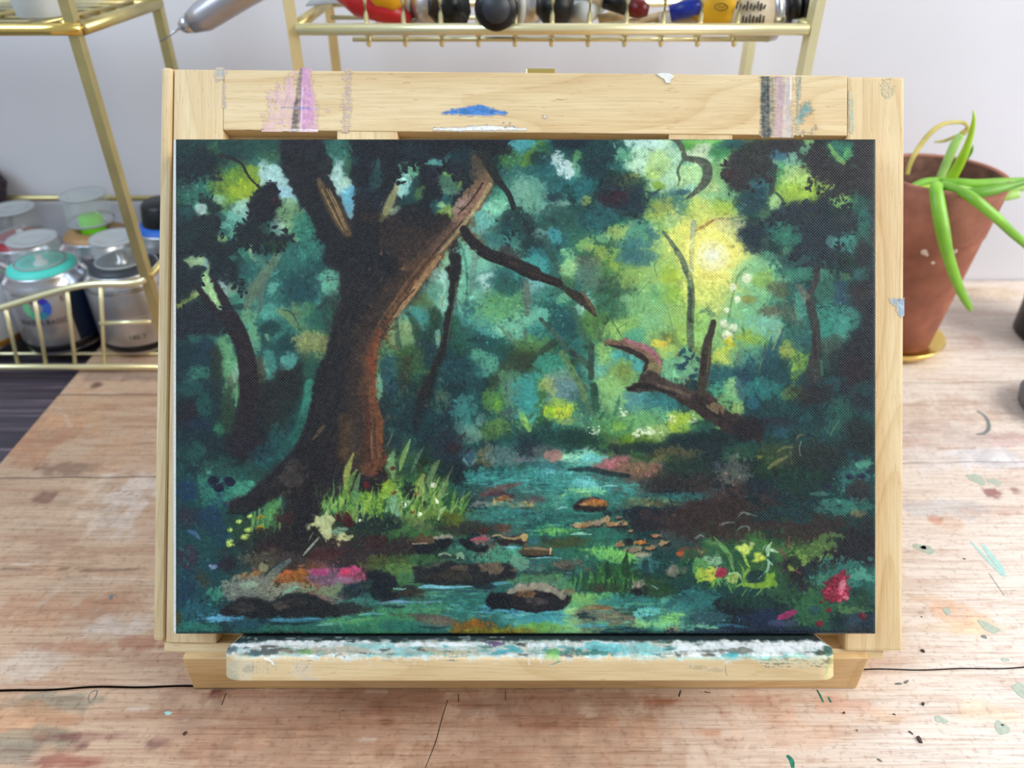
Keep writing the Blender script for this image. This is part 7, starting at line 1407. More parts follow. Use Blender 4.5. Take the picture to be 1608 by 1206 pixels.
put('slat', ebox(1048, 207, 1148, 1012, DP + 0.0004, DP + 0.007, 0.0003), 'pine_upright', easel)
put('back_board', ebox(268, 115, 1400, 1010, DP + 0.0085, DP + 0.0115, 0.0), 'pine_across', easel)
put('bottom_rail', ebox(264, 1012.5, 1390, 1028, DP + 0.0015, DP + 0.010, 0.0006), 'pine_across', easel)
# prop behind: two struts from the panel back down to the box
for px in (420, 1230):
    t = efr(*panel_xf(ea(px, DP), eb(330, DP), DP + 0.0118)); f = Vector((t.x, 0.425, zt))
    put('strut', bm_tube([t, f], 0.006, 4), 'pine_box', easel)
# brass clasp on the upper edge
cl = put('clasp', ebox(822, 104.5, 868, 116, DP + 0.0095, DP + 0.012, 0.0004), 'brass_bright', easel)
for px in (809, 818, 865, 880):
    q = efr(*panel_xf(ea(px, DP), eb(107.5, DP), DP + 0.0105))
    put('clasp_knob', bm_lathe([(0, -0.0014), (0.0012, -0.0010), (0.0015, 0), (0.0012, 0.0010), (0, 0.0014)], 12, q), 'brass_bright', cl, smooth=True)

# paint smears on the panel wood: a thin layer of real paint
SM = paint_smears()
def smear_layer(PT, depth, name, mat):
    H, W = PT.h, PT.w
    X = PT.x0 + (np.arange(W) + 0.5) / PT.s; Y = PT.y0 + (np.arange(H) + 0.5) / PT.s
    A = (X - 804) / FPX * DP; B = -(Y - 603) / FPX * DP
    a, b = np.meshgrid(A, B)
    a1, b1, d1 = panel_xf(a, b, np.full_like(a, depth))
    pos = np.stack([a1, b1 * UV.y + d1 * FV.y, CAMH + b1 * UV.z + d1 * FV.z], -1)
    me = grid_mesh(name, pos, PT.c, PT.a)
    bm = bmesh.new(); bm.from_mesh(me)
    lay = bm.verts.layers.float_color['Col']
    dead = [v for v in bm.verts if v[lay][3] < 0.015]
    bmesh.ops.delete(bm, geom=dead, context='VERTS')
    bmesh.ops.delete(bm, geom=[v for v in bm.verts if not v.link_faces], context='VERTS')
    seen = set(); bm.verts.ensure_lookup_table()
    for v0 in list(bm.verts):                              # every separate smear is a piece of its own
        if v0 in seen: continue
        comp = [v0]; seen.add(v0)
        for v in comp:
            for e_ in v.link_edges:
                w_ = e_.other_vert(v)
                if w_ not in seen: seen.add(w_); comp.append(w_)
        if len(comp) < 30: continue
        b2 = bmesh.new(); l2 = b2.verts.layers.float_color.new('Col'); mp_ = {}
        for v in comp: mp_[v] = b2.verts.new(v.co); mp_[v][l2] = v[lay]
        for f in {f for v in comp for f in v.link_faces}: b2.faces.new([mp_[v] for v in f.verts])
        put(name, b2, mat, easel, smooth=True)
    bm.free(); bpy.data.meshes.remove(me)
for PT, mat in SM: smear_layer(PT, DP - 0.00012, 'paint_smear', mat)

# ledge: bar with rounded front corners, its top and front carry the paint
LP = paint_ledge()
nu, nv = 700, 60
aL, aR = ea(344, DL), ea(1321, DL); bT, bB = eb(1031, DL), eb(1069, DL)
s = np.linspace(0, 1, nu)
s = np.concatenate([np.linspace(0, 0.03, 60), np.linspace(0.03, 0.97, nu - 120)[1:-1], np.linspace(0.97, 1, 60)])
nu = len(s)
A = aL + (aR - aL) * s
rc = 0.0085
dist = np.minimum(A - aL, aR - A)
dF = DL + np.where(dist < rc, rc - np.sqrt(np.maximum(rc ** 2 - (rc - dist) ** 2, 0)), 0)
tv = np.linspace(0, 1, nv); split = 0.46; re = 0.0016
Dg = np.zeros((nv, nu)); Bg = np.zeros((nv, nu))
dBk = DC + 0.0135
for i, t in enumerate(tv):
    if t < split:
        k = t / split; Dg[i] = dBk + (dF + re - dBk) * k; Bg[i] = bT
    elif t < split + 0.1:
        k = (t - split) / 0.1 * math.pi / 2; Dg[i] = dF + re - re * math.sin(k); Bg[i] = bT - re + re * math.cos(k)
    else:
        k = (t - split - 0.1) / (1 - split - 0.1); Dg[i] = dF; Bg[i] = bT - re + (bB - bT + re) * k
Ag = np.repeat(A[None], nv, 0)
# dried paint stands up a little
px = 804 + Ag / Dg * FPX; py = 603 - Bg / Dg * FPX
ii = np.clip(((py - LP.y0) * LP.s).astype(int), 0, LP.h - 1); jj = np.clip(((px - LP.x0) * LP.s).astype(int), 0, LP.w - 1)
rel = LP.ht[ii, jj] * 0.00022
topm = (tv < split + 0.05)[:, None]
Bg = Bg + rel * topm; Dg = Dg - rel * (~topm)
pos = np.stack([Ag, Bg * UV.y + Dg * FV.y, CAMH + Bg * UV.z + Dg * FV.z], -1)
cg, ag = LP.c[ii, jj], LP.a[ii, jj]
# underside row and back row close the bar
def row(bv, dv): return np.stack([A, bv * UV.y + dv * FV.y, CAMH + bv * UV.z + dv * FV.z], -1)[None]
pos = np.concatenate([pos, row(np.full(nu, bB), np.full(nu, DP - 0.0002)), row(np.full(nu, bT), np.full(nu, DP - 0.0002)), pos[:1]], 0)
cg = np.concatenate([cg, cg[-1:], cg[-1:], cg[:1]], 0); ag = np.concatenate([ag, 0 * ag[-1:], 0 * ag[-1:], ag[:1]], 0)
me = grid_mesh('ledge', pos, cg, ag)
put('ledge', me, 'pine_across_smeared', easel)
for aa, nm in ((aL, 'ledge_end'), (aR, 'ledge_end')):
    pts = [efr(aa, bT, DL + rc), efr(aa, bT, DP), efr(aa, bB, DP), efr(aa, bB, DL + rc)]
    sgn = -0.0002 if aa == aL else 0.0002
    bm = bm_box([q for q in pts] + [q + RV * sgn for q in pts])
    put(nm, bm, 'pine_across', easel)

# ================================================================== the painting
m, nt, p = new_mat('acrylic_on_canvas')
at = nt.nodes.new('ShaderNodeVertexColor'); at.layer_name = 'Col'
tc = nt.nodes.new('ShaderNodeTexCoord')
rot = nt.nodes.new('ShaderNodeMapping'); rot.inputs['Rotation'].default_value = (-(math.radians(90) - PITCH), 0, math.radians(0.0))
nt.links.new(tc.outputs['Object'], rot.inputs['Vector'])
jn = nt.nodes.new('ShaderNodeTexNoise'); jn.inputs['Scale'].default_value = 120; jn.inputs['Detail'].default_value = 2
nt.links.new(rot.outputs['Vector'], jn.inputs['Vector'])
sep = nt.nodes.new('ShaderNodeSeparateXYZ'); nt.links.new(rot.outputs['Vector'], sep.inputs['Vector'])
def mth(op, a, b=None):
    q = nt.nodes.new('ShaderNodeMath'); q.operation = op
    for i, v in enumerate((a, b)):
        if v is None: continue
        if isinstance(v, (int, float)): q.inputs[i].default_value = v
        else: nt.links.new(v, q.inputs[i])
    return q.outputs[0]
K = 2 * math.pi / 0.00112
jit = mth('MULTIPLY', mth('SUBTRACT', jn.outputs['Fac'], 0.5), 3.0)
sx = mth('SINE', mth('ADD', mth('MULTIPLY', sep.outputs['X'], K), jit)); sy = mth('SINE', mth('ADD', mth('MULTIPLY', sep.outputs['Y'], K), jit))
wv = mth('ADD', mth('MULTIPLY', mth('MULTIPLY', sx, sy), 0.5), 0.5)
sn = nt.nodes.new('ShaderNodeTexNoise'); sn.inputs['Scale'].default_value = 900; sn.inputs['Detail'].default_value = 3
nt.links.new(rot.outputs['Vector'], sn.inputs['Vector'])
shade = ramp(nt, wv, [(0.05, (0.80, 0.80, 0.80, 1)), (0.6, (1, 1, 1, 1)), (0.95, (1.0, 1.0, 1.0, 1))])
c = mixc(nt, 0.8, at.outputs['Color'], shade, 'MULTIPLY')
pk = mth('MULTIPLY', mth('GREATER_THAN', wv, 0.80), mth('GREATER_THAN', sn.outputs['Fac'], 0.50))       # glints on the thread tops, lightened into the base colour
c = mixc(nt, mth('MULTIPLY', pk, 0.5), c, mixc(nt, 1.0, c, (0.075, 0.085, 0.085, 1), 'ADD'))
nt.links.new(c, p.inputs['Base Color'])
p.inputs['Roughness'].default_value = 0.46
p.inputs['Specular IOR Level'].default_value = 0.24
b = nt.nodes.new('ShaderNodeBump'); b.inputs['Strength'].default_value = 0.55; b.inputs['Distance'].default_value = 0.00022
nt.links.new(mth('ADD', wv, mth('MULTIPLY', sn.outputs['Fac'], 0.5)), b.inputs['Height']); nt.links.new(b.outputs['Normal'], p.inputs['Normal'])

PB = paint_canvas()
H, W = PB.h, PB.w
X = PB.x0 + (np.arange(W) + 0.5) / PB.s; Y = PB.y0 + (np.arange(H) + 0.5) / PB.s
X[0] = PB.x0; X[-1] = PB.x0 + W / PB.s; Y[0] = PB.y0; Y[-1] = PB.y0 + H / PB.s
a, bb = np.meshgrid((X - 804) / FPX * DC, -(Y - 603) / FPX * DC)
rr = 6.0
tx = np.minimum(X - X[0], X[-1] - X); ty = np.minimum(Y - Y[0], Y[-1] - Y)
t = np.minimum(tx[None, :], ty[:, None])
roll = np.where(t < rr, rr - np.sqrt(np.maximum(rr ** 2 - (rr - t) ** 2, 0)), 0) * (DC / FPX)
dd = DC + roll - np.clip(PB.ht, -0.5, 2) * 0.00022
pos = np.stack([a, bb * UV.y + dd * FV.y, CAMH + bb * UV.z + dd * FV.z], -1)
paint = thing('canvas_painting', efr(ea(825, DC), eb(997, DC), DC + 0.007), 'forest stream painting with a large leaning tree on stretched canvas', 'painting')
put('painted_face', grid_mesh('painted_face', pos, PB.c), 'acrylic_on_canvas', paint)
put('canvas_edge', ebox(271.0, 218.5, 1375.5, 996.2, DC + 0.0012, DP - 0.0032, 0.0012, panel=False), 'canvas_raw', paint, smooth=False)

# ================================================================== wire racks
ZS = 0.2137                   # upper shelf height
def rack_right():
    r = thing('wire_rack', (0.022, 0.485, 0.0), 'gold wire rack full of paint tubes standing behind the easel', 'rack')
    xL, xR, yF, yB, top = -0.1155, 0.158, 0.44, 0.53, 0.33
    for x, y in ((xL, yF), (xR, yF), (xL + 0.001, yB), (xR - 0.006, yB)):
        put('post', bm_tube([(x, y, 0.0), (x, y, top)], 0.0040, 4, phase=0.15), 'brass', r)
    def shelf(z):
        put('front_rail', bm_tube([(xL + 0.003, yF - 0.002, z), (xR - 0.003, yF - 0.002, z)], 0.0030, 10), 'brass', r, smooth=True)
        put('rear_rail', bm_tube([(xL, yB, z), (xR, yB, z)], 0.0024, 8), 'brass', r, smooth=True)
        for x in (xL + 0.002, xR - 0.002):
            put('side_rail', bm_tube([(x, yF, z + 0.001), (x, yB, z + 0.001)], 0.0030, 8), 'brass_dull', r, smooth=True)
        put('floor_rail', bm_tube([(xL + 0.03, yF + 0.006, z - 0.0062), (xR - 0.02, yF + 0.006, z - 0.0062)], 0.0013, 8), 'brass', r, smooth=True)
        put('floor_rail', bm_tube([(xL + 0.006, yF + 0.030, z - 0.0052), (xR - 0.006, yF + 0.030, z - 0.0052)], 0.0013, 8), 'brass', r, smooth=True)
        put('floor_rail', bm_tube([(xL + 0.006, yB - 0.02, z - 0.0052), (xR - 0.006, yB - 0.02, z - 0.0052)], 0.0013, 8), 'brass', r, smooth=True)
        put('upper_rail', bm_tube([(xL + 0.003, yF - 0.001, z + 0.032), (xR - 0.003, yF - 0.001, z + 0.032)], 0.0026, 10), 'brass', r, smooth=True)
        for k in range(11):
            px = 574 + k * 58.7
            x = ony(px, 44, yF - 0.003).x
            put('wire', bm_tube([(x, yF + 0.0018, z + 0.033), (x, yF + 0.0022, z + 0.006), (x, yF + 0.0016, z - 0.0040), (x, yF + 0.0030, z - 0.0085), (x, yF + 0.014, z - 0.0045), (x, yB, z - 0.0028)], 0.0013, 8, smooth_n=3), 'brass', r, smooth=True)
    shelf(ZS)
    shelf(0.06)
    return r
rack_right()
def rack_left():
    r = thing('wire_rack', (-0.33, 0.485, 0.0), 'gold wire rack with spray cans in its lower basket', 'rack')
    xR, xL, yF, yB, top = -0.2303, -0.50, 0.44, 0.53, 0.33
    for x, y in ((xR, yF), (xR + 0.009, yB), (xL, yF), (xL, yB)):
        put('post', bm_tube([(x, y, 0.0), (x, y, top)], 0.0040, 4, phase=0.55), 'brass_dull', r)
    # upper shelf
    z = ZS
    put('front_rail', bm_tube([(xL, yF - 0.003, z), (-0.245, yF - 0.003, z), (-0.237, yF - 0.001, z + 0.0005), (xR - 0.001, yF + 0.002, z + 0.004)], 0.0030, 10, smooth_n=4), 'brass_bright', r, smooth=True)
    put('side_rail', bm_tube([(xR + 0.004, yF, z), (xR + 0.010, yB, z)], 0.0036, 8), 'brass_dull', r, smooth=True)
    put('rear_rail', bm_tube([(xL, yB, z), (xR + 0.008, yB, z)], 0.0026, 8), 'brass_dull', r, smooth=True)
    for k in range(6):
        y = yF + 0.012 + k * 0.0145
        put('floor_wire', bm_tube([(xL, y, z - 0.001), (xR + 0.006, y, z - 0.001), (xR + 0.0075 , y + 0.0005, z + 0.001)], 0.0011, 6), 'brass_dull', r, smooth=True)
    for k in range(6):
        x = xL + 0.02 + k * 0.045
        put('floor_wire', bm_tube([(x, yF, z + 0.0008), (x + 0.02, yB, z + 0.0008)], 0.0013, 6), 'brass_dull', r, smooth=True)
    # lower basket
    zb = 0.0045
    put('front_rail', bm_tube([(xL, yF - 0.003, zb), (xR - 0.004, yF - 0.003, zb - 0.0005)], 0.0020, 10), 'brass', r, smooth=True)
    P = [(xL + 0.002, yF - 0.002, 0.040)] + [tuple(ony(x, y, yF - 0.002)) for x, y in ((-60, 500), (0, 484), (60, 466), (110, 452), (150, 446), (200, 445), (226, 440))] + [(xR + 0.001, yF + 0.004, 0.071)]
    put('basket_rail', bm_tube(P, 0.0021, 10, smooth_n=5), 'brass', r, smooth=True)
    a_, b_ = ony(157, 508, yF - 0.002), ony(238, 505, yF - 0.002)
    put('middle_rail', bm_tube([a_, b_], 0.0014, 8), 'brass', r, smooth=True)
    for tx_, ty_, bx_ in ((-37, 496, -14), (8, 482, 28), (54, 468, 72), (105, 454, 118), (158, 448, 164)):
        put('wire', bm_tube([ony(tx_, ty_, yF - 0.002), ony(bx_, 570, yF - 0.002)], 0.0013, 8), 'brass', r, smooth=True)
    put('rear_rail', bm_tube([(xL, yB + 0.034, 0.075), (xR + 0.006, yB + 0.034, 0.075)], 0.0022, 8), 'brass_dull', r, smooth=True)
    put('side_rail', bm_tube([(xR + 0.002, yF, 0.070), (xR + 0.006, yB + 0.034, 0.075)], 0.0022, 8), 'brass_dull', r, smooth=True)
    for k in range(4):
        y = yF + 0.018 + k * 0.025
        put('floor_wire', bm_tube([(xL, y, 0.0016), (xR, y, 0.0016)], 0.0011, 6), 'brass', r, smooth=True)
rack_left()

# ================================================================== spray cans
def text_mesh(s, size, depth=0.0):
    cu = bpy.data.curves.new('lettering', 'FONT'); cu.body = s; cu.size = size; cu.align_x = 'CENTER'; cu.align_y = 'CENTER'
    cu.resolution_u = 2
    o = bpy.data.objects.new('lettering_tmp', cu); COL.objects.link(o)
    dg = bpy.context.evaluated_depsgraph_get(); dg.update()
    me = bpy.data.meshes.new_from_object(o.evaluated_get(dg))
    bpy.data.objects.remove(o)
    return me
def wrap_on_can(me, cx, cy, r, phi, z, squash=1.0):
    """flat mesh in xy -> onto cylinder, facing angle phi (from +x, radians)"""
    for v in me.vertices:
        a = phi + v.co.x / r
        v.co = Vector((cx + r * math.cos(a), cy + r * math.sin(a), z + v.co.y))
def can(x, y, collar, body, base_z=0.003, hb=0.054, capz=0.0165, r=0.0272, label='', nozzle='white_print', cap='clear', band='black_plastic', colr=0.0197, lift=0.0):
    o = thing('spray_can', (x, y, base_z), label, 'spray can', 'spray cans in the lower basket')
    O = (x, y, base_z)
    put('body', bm_lathe([(0, 0), (r - 0.003, 0), (r - 0.001, 0.0012), (r - 0.0006, 0.003)], 48, O), 'silver', o, smooth=True)
    put('foot_band', bm_lathe([(r - 0.0004, 0.003), (r, 0.0034), (r, 0.0078), (r - 0.0002, 0.0081)], 48, O), band, o, smooth=True)
    put('label_sleeve', bm_lathe([(r - 0.0002, 0.0081), (r - 0.0001, 0.0083), (r - 0.0001, hb - 0.009), (r - 0.0004, hb - 0.0085)], 48, O), body, o, smooth=True)
    put('shoulder', bm_lathe([(r - 0.0003, hb - 0.0086), (r - 0.0002, hb - 0.0075), (r - 0.0016, hb - 0.0035), (colr + 0.0032, hb), (colr + 0.0034, hb + 0.0014), (colr + 0.0022, hb + 0.002), (colr + 0.0014, hb + 0.0012)], 48, O), 'silver', o, smooth=True)
    put('collar', bm_lathe([(colr + 0.0020, hb + 0.0010), (colr + 0.0016, hb + 0.0030), (colr - 0.002, hb + 0.0048), (colr - 0.0055, hb + 0.0062), (colr - 0.008, hb + 0.006), (colr - 0.009, hb + 0.0035), (0, hb + 0.003)], 48, O), collar, o, smooth=True)
    nz = hb + 0.003
    if nozzle:
        if nozzle == 'green_plastic':
            put('nozzle', bm_lathe([(0.0085, nz), (0.0082, nz + 0.012), (0.0075, nz + 0.013), (0, nz + 0.013)], 28, O), nozzle, o, smooth=True)
        else:
            put('nozzle', bm_lathe([(0.0045, nz), (0.0045, nz + 0.002), (0.0022, nz + 0.003), (0.0022, nz + 0.007), (0, nz + 0.0072)], 20, O), nozzle, o, smooth=True)
    if cap == 'clear':
        cr0, cr1, h0, h1 = colr - 0.0042, colr - 0.0054, hb + 0.0056 + lift, hb + 0.0056 + lift + capz
        cp = put('cap', bm_lathe([(cr0 + 0.0008, h0), (cr0, h0 + 0.004), (cr1 + 0.001, h1 - 0.001), (cr1 - 0.0003, h1 - 0.001), (cr0 - 0.001, h0 + 0.004), (cr0 - 0.0002, h0)], 40, O, closed=True), 'clear_plastic', o, smooth=True)
        put('cap_top', bm_lathe([(0, h1 - 0.0012), (cr1 + 0.0006, h1 - 0.0012), (cr1 + 0.0016, h1 - 0.0004), (cr1 + 0.0012, h1 + 0.0004), (cr1 - 0.003, h1 + 0.0002), (cr1 - 0.0035, h1 - 0.0003), (cr1 - 0.007, h1 - 0.0003), (0, h1 - 0.0001)], 40, O), 'frosted_plastic', cp, smooth=True)
        put('cap_foot', bm_lathe([(cr0 + 0.0009, h0 - 0.0004), (cr0 + 0.0012, h0 + 0.0006), (cr0 + 0.0008, h0 + 0.0014), (cr0 - 0.0004, h0 + 0.0006)], 40, O, closed=True), 'frosted_plastic', cp, smooth=True)
    elif cap == 'black':
        h0 = hb + 0.005
        put('cap', bm_lathe([(colr - 0.003, h0), (colr - 0.005, h0 + capz - 0.002), (colr - 0.007, h0 + capz), (0, h0 + capz)], 40, O), 'black_plastic', o, smooth=True)
    return o
A = can(-0.320, 0.4790, 'teal_plastic', 'silver_satin', label='spray can with turquoise collar, clear cap and colour wheel label', nozzle='white_print')
B = can(-0.2645, 0.4785, 'charcoal', 'silver_satin', label='silver spray can with charcoal collar and clear cap', nozzle='silver', hb=0.055)
G = can(-0.3748, 0.4790, 'red_plastic', 'white_print', label='white spray can with gold foot band at the left edge of the picture', band='gold_print', cap=None)
Cc = can(-0.364, 0.5345, 'red_plastic', 'silver_satin', hb=0.049, capz=0.021, label='spray can with red collar and clear cap, behind the turquoise one', nozzle='white_print')
D = can(-0.3085, 0.5345, 'bronze_plastic', 'silver_satin', label='spray can with bronze collar and bright green nozzle', nozzle='green_plastic', capz=0.020, hb=0.054, lift=0.0064)
Ee = can(-0.2535, 0.5345, 'blue_plastic', 'black_plastic', hb=0.060, capz=0.016, cap='black', label='spray can with blue collar and black cap beside the easel', nozzle=None)
# printing on the turquoise can: colour wheel, dark rear panel, words
ax, ay, ar, az = -0.320, 0.479, 0.0272, 0.003
def ang_at(px, py):         # azimuth of the can surface seen at a pixel
    d = ray(px, py); best = None
    ox, oy = -ax, -ay
    A_, B_, C_ = d.x ** 2 + d.y ** 2, 2 * (ox * d.x + oy * d.y), ox ** 2 + oy ** 2 - ar ** 2
    t = (-B_ - math.sqrt(max(B_ * B_ - 4 * A_ * C_, 0))) / (2 * A_)
    q = CP + d * t
    return math.atan2(q.y - ay, q.x - ax), q.z
ph, zc = ang_at(57, 484)
for k in range(16):
    bm = bmesh.new()
    t0, t1 = 2 * math.pi * k / 16, 2 * math.pi * (k + 1.02) / 16
    v = []
    for rr_, tt in ((0.0038, t0), (0.0090, t0), (0.0091, (t0 + t1) / 2), (0.0090, t1), (0.0038, t1)):
        v.append(bm.verts.new((rr_ * math.cos(tt), rr_ * math.sin(tt), 0)))
    bm.faces.new(v)
    me = bpy.data.meshes.new('wheel_segment'); bm.to_mesh(me); bm.free()
    wrap_on_can(me, ax, ay, ar + 0.00012, ph, zc)
    put('wheel_segment', me, 'wheel_%d' % [3, 4, 4, 5, 6, 6, 7, 0, 0, 0, 1, 1, 2, 2, 3, 3][k], A)
for s_, size, px_, py_ in (('WATER BASED', 0.0050, 68, 508), ('E', 0.0050, 97, 468)):
    ph2, z2 = ang_at(px_, py_)
    me = text_mesh(s_, size); wrap_on_can(me, ax, ay, ar + 0.00012, ph2, z2)
    put('lettering', me, 'dark_print', A)
ph3, z3 = ang_at(135, 500)
bm = bmesh.new(); rows = []
for zz in (0.0115, 0.0475):
    rows.append([bm.verts.new((ax + (ar + 0.0001) * math.cos(t), ay + (ar + 0.0001) * math.sin(t), zz)) for t in np.linspace(ph3 - 0.30, ph3 + 1.6, 24)])
for k in range(23): bm.faces.new((rows[0][k], rows[0][k + 1], rows[1][k + 1], rows[1][k]))
put('dark_panel', bm, 'navy_print', A, smooth=True)
ax, ay = -0.2645, 0.4785
ph4, z4 = ang_at(216, 530)
me = text_mesh('180 7', 0.0050); wrap_on_can(me, ax, ay, ar + 0.00012, ph4, z4); put('lettering', me, 'dark_print', B)
for k in range(10):           # fine print lines
    ph5, z5 = ang_at(200, 458 + k * 4.4)
    bm = bmesh.new()
    t_ = np.linspace(ph5 - 0.55, ph5 + 0.55, 14)
    lo_ = [bm.verts.new((ax + (ar + 0.0001) * math.cos(t), ay + (ar + 0.0001) * math.sin(t), z5)) for t in t_]
    hi_ = [bm.verts.new((ax + (ar + 0.0001) * math.cos(t), ay + (ar + 0.0001) * math.sin(t), z5 + 0.00035)) for t in t_]
    for q in range(13): bm.faces.new((lo_[q], lo_[q + 1], hi_[q + 1], hi_[q]))
    put('print_line', bm, 'charcoal', B)

# dark bobbly object at the far left edge
bm = bmesh.new(); bmesh.ops.create_icosphere(bm, subdivisions=3, radius=0.016)
for v in bm.verts:
    n = v.co.normalized(); k = math.sin(n.x * 11 + 1) * math.sin(n.y * 13) * math.sin(n.z * 12 + 2)
    v.co = v.co * (1 + 0.16 * k)
    if v.co.z < -0.004: v.co.x *= 0.8; v.co.y *= 0.8; v.co.z = -0.004 + (v.co.z + 0.004) * 6.2
    v.co += Vector((-0.397, 0.5605, 0.087))
zmin = min(v.co.z for v in bm.verts)
for v in bm.verts: v.co.z = max(v.co.z, -0.006)
tag(put('yarn_bundle', bm, 'fuzz_dark', smooth=True), 'dark fuzzy bundle against the wall at the left edge', 'bundle')

# plastic cups on the upper left shelf
zf = ZS + 0.0022
c0 = ony(66, 22, 0.466)
tag(put('plastic_cup', bm_lathe([(0, 0), (0.0115, 0), (0.0125, 0.0012), (0.0165, 0.045), (0.0160, 0.0455), (0.0118, 0.0022), (0, 0.0018)], 36, (c0.x, 0.466, zf)), 'frosted_cup', smooth=True), 'frosted white plastic cup on the upper shelf', 'cup')
tag(put('plastic_tray', wbox(-0.47, -0.245, 0.485, 0.522, zf, zf + 0.03, 0.003), 'clear_plastic'), 'clear plastic box behind the frosted cup', 'box')

# ================================================================== silver liner pen poking out of the rack
tip = ony(252, 65, 0.47); nb = ony(284, 43, 0.47); b1 = ony(300, 36, 0.47); b2 = ony(380, -14, 0.472); b3 = ony(470, -62, 0.474)
pen = thing('liner_pen', (tip.x, tip.y, tip.z), 'silver liner pen with a fine needle tip, pointing left', 'pen')
put('needle', bm_tube([tip, nb], [0.0004, 0.0008], 8), 'silver', pen, smooth=True)
nb2 = ony(289, 40.5, 0.47)
put('nose_cone', bm_tube([nb, nb2, b1], [0.0026, 0.0042, 0.0056], 20), 'silver', pen, smooth=True)
put('barrel', bm_tube([b1, ony(318, 27, 0.47), b2, b3], [0.0056, 0.0078, 0.0088, 0.0088], 24), 'silver_satin', pen, smooth=True)
for k in range(7):
    q = ony(330 + k * 7, 29 - k * 4.4, 0.4645); q2 = ony(333 + k * 7, 34 - k * 4.4, 0.4655)
    put('print_mark', bm_tube([q, q2], 0.0006, 5), 'dark_print', pen)
put('pink_band', bm_tube([ony(311, 43, 0.466), ony(323, 37, 0.466)], 0.0008, 6), plain('pink_print', (214, 60, 120), 0.4) and 'pink_print', pen)

# ================================================================== paint tubes on the shelf
def tube_obj(name, label, cat, base_px, parts, group='paint tubes on the rack shelf'):
    o = thing(name, base_px, label, cat, group)
    for nm, bm_, mat in parts: put(nm, bm_, mat, o, smooth=True)
    return o
ZF = ZS - 0.0012
def P3(px, py, Y): return ony(px, py, Y)
# red and yellow tube lying slanted
tube_obj('paint_tube', 'red and yellow paint tube, leftmost on the rack', 'paint tube', P3(600, 32, 0.474), [
    ('body', bm_tube([P3(548, -24, 0.482), P3(575, 0, 0.474), P3(610, 18, 0.470), P3(645, 31, 0.468)], [0.0125, 0.0125, 0.008, 0.003], 20, flat=0.8), 'tube_red'),
    ('label_band', bm_tube([P3(590, -28, 0.476), P3(612, -6, 0.469), P3(628, 10, 0.466)], [0.0115, 0.0112, 0.004], 18, flat=0.85), 'tube_yellow')])
tube_obj('paint_tube', 'white labelled paint tube with a black octagonal cap', 'paint tube', P3(690, 36, 0.462), [
    ('body', bm_tube([P3(610, -40, 0.51), P3(640, -8, 0.490), P3(668, 6, 0.478)], [0.009, 0.0115, 0.0122], 24), 'tube_white'),
    ('shoulder', bm_tube([P3(668, 6, 0.478), P3(680, 10, 0.474), P3(690, 13, 0.470)], [0.0120, 0.0116, 0.009], 24), 'silver_satin'),
    ('cap', bm_tube([P3(692, 10, 0.470), P3(700, 12, 0.466), P3(722, 10, 0.461)], [0.0092, 0.0104, 0.0106], 8, phase=0.4), 'black_plastic')])
for k, (x_, y_) in enumerate([(646, 4), (649, 11), (652, 18), (655, 25), (645, 10), (648, 18)]):
    pass
tube_obj('paint_tube', 'paint tube with a round black cap pushed through the front wires', 'paint tube', P3(780, 42, 0.45), [
    ('cap', bm_tube([P3(779, 14, 0.4345), P3(779, 14, 0.437), P3(780, 10, 0.452)], [0.0096, 0.0112, 0.0112], 28), 'black_plastic'),
    ('cap_ridge', bm_tube([P3(779, 14.2, 0.4340), P3(779, 14, 0.4350)], [0.0070, 0.0074], 24), 'charcoal'),
    ('body', bm_tube([P3(780, 10, 0.452), P3(782, 6, 0.456), P3(785, -10, 0.505)], [0.009, 0.0122, 0.0125], 24), 'tube_white')])
tube_obj('paint_tube', 'silver paint tube with white screw ring and brown shoulder', 'paint tube', P3(825, 38, 0.47), [
    ('ring', bm_tube([P3(808, 10, 0.461), P3(818, 10, 0.462)], [0.0100, 0.0098], 24), 'tube_white'),
    ('body', bm_tube([P3(818, 10, 0.463), P3(832, 8, 0.468), P3(846, 4, 0.476)], [0.0095, 0.0098, 0.010], 24), 'silver'),
    ('shoulder', bm_tube([P3(846, 4, 0.476), P3(860, 0, 0.482)], [0.0100, 0.0098], 24), 'gold_print')])
tube_obj('paint_tube', 'grey paint tube with a tall black cap', 'paint tube', P3(890, 38, 0.46), [
    ('cap', bm_tube([P3(872, 34, 0.452), P3(872, 20, 0.456), P3(872, -8, 0.464)], [0.0064, 0.0098, 0.0104], 20), 'black_plastic'),
    ('body', bm_tube([P3(884, 26, 0.475), P3(905, 14, 0.478), P3(940, -20, 0.49)], [0.008, 0.011, 0.012], 20), 'tube_grey')])
tube_obj('paint_tube', 'crumpled pale grey paint tube behind the wires', 'paint tube', P3(925, 36, 0.47), [
    ('body', bm_tube([P3(912, 34, 0.462), P3(918, 16, 0.468), P3(935, -14, 0.478)], [0.0055, 0.008, 0.0095], 18, flat=0.7), 'tube_white')])
tube_obj('marker_pen', 'black pen with a dark red end and cream barrel', 'pen', P3(990, 18, 0.462), [
    ('barrel', bm_tube([P3(905, -16, 0.470), P3(950, -2, 0.465)], 0.0044, 14), 'tube_cream'),
    ('grip', bm_tube([P3(950, -2, 0.465), P3(990, 10, 0.461)], [0.0050, 0.0052], 14), 'black_plastic'),
    ('end', bm_tube([P3(990, 10, 0.461), P3(1008, 15, 0.459), P3(1018, 17, 0.458)], [0.0052, 0.0046, 0.0028], 14), 'pen_red')], None)
tube_obj('wooden_stick', 'flat pale wooden stick lying along the shelf', 'stick', P3(980, 36, 0.462), [
    ('stick', bm_tube([P3(935, 44, 0.458), P3(990, 36, 0.463), P3(1050, 22, 0.472)], 0.0052, 8, flat=0.4), 'stick_wood')], None)
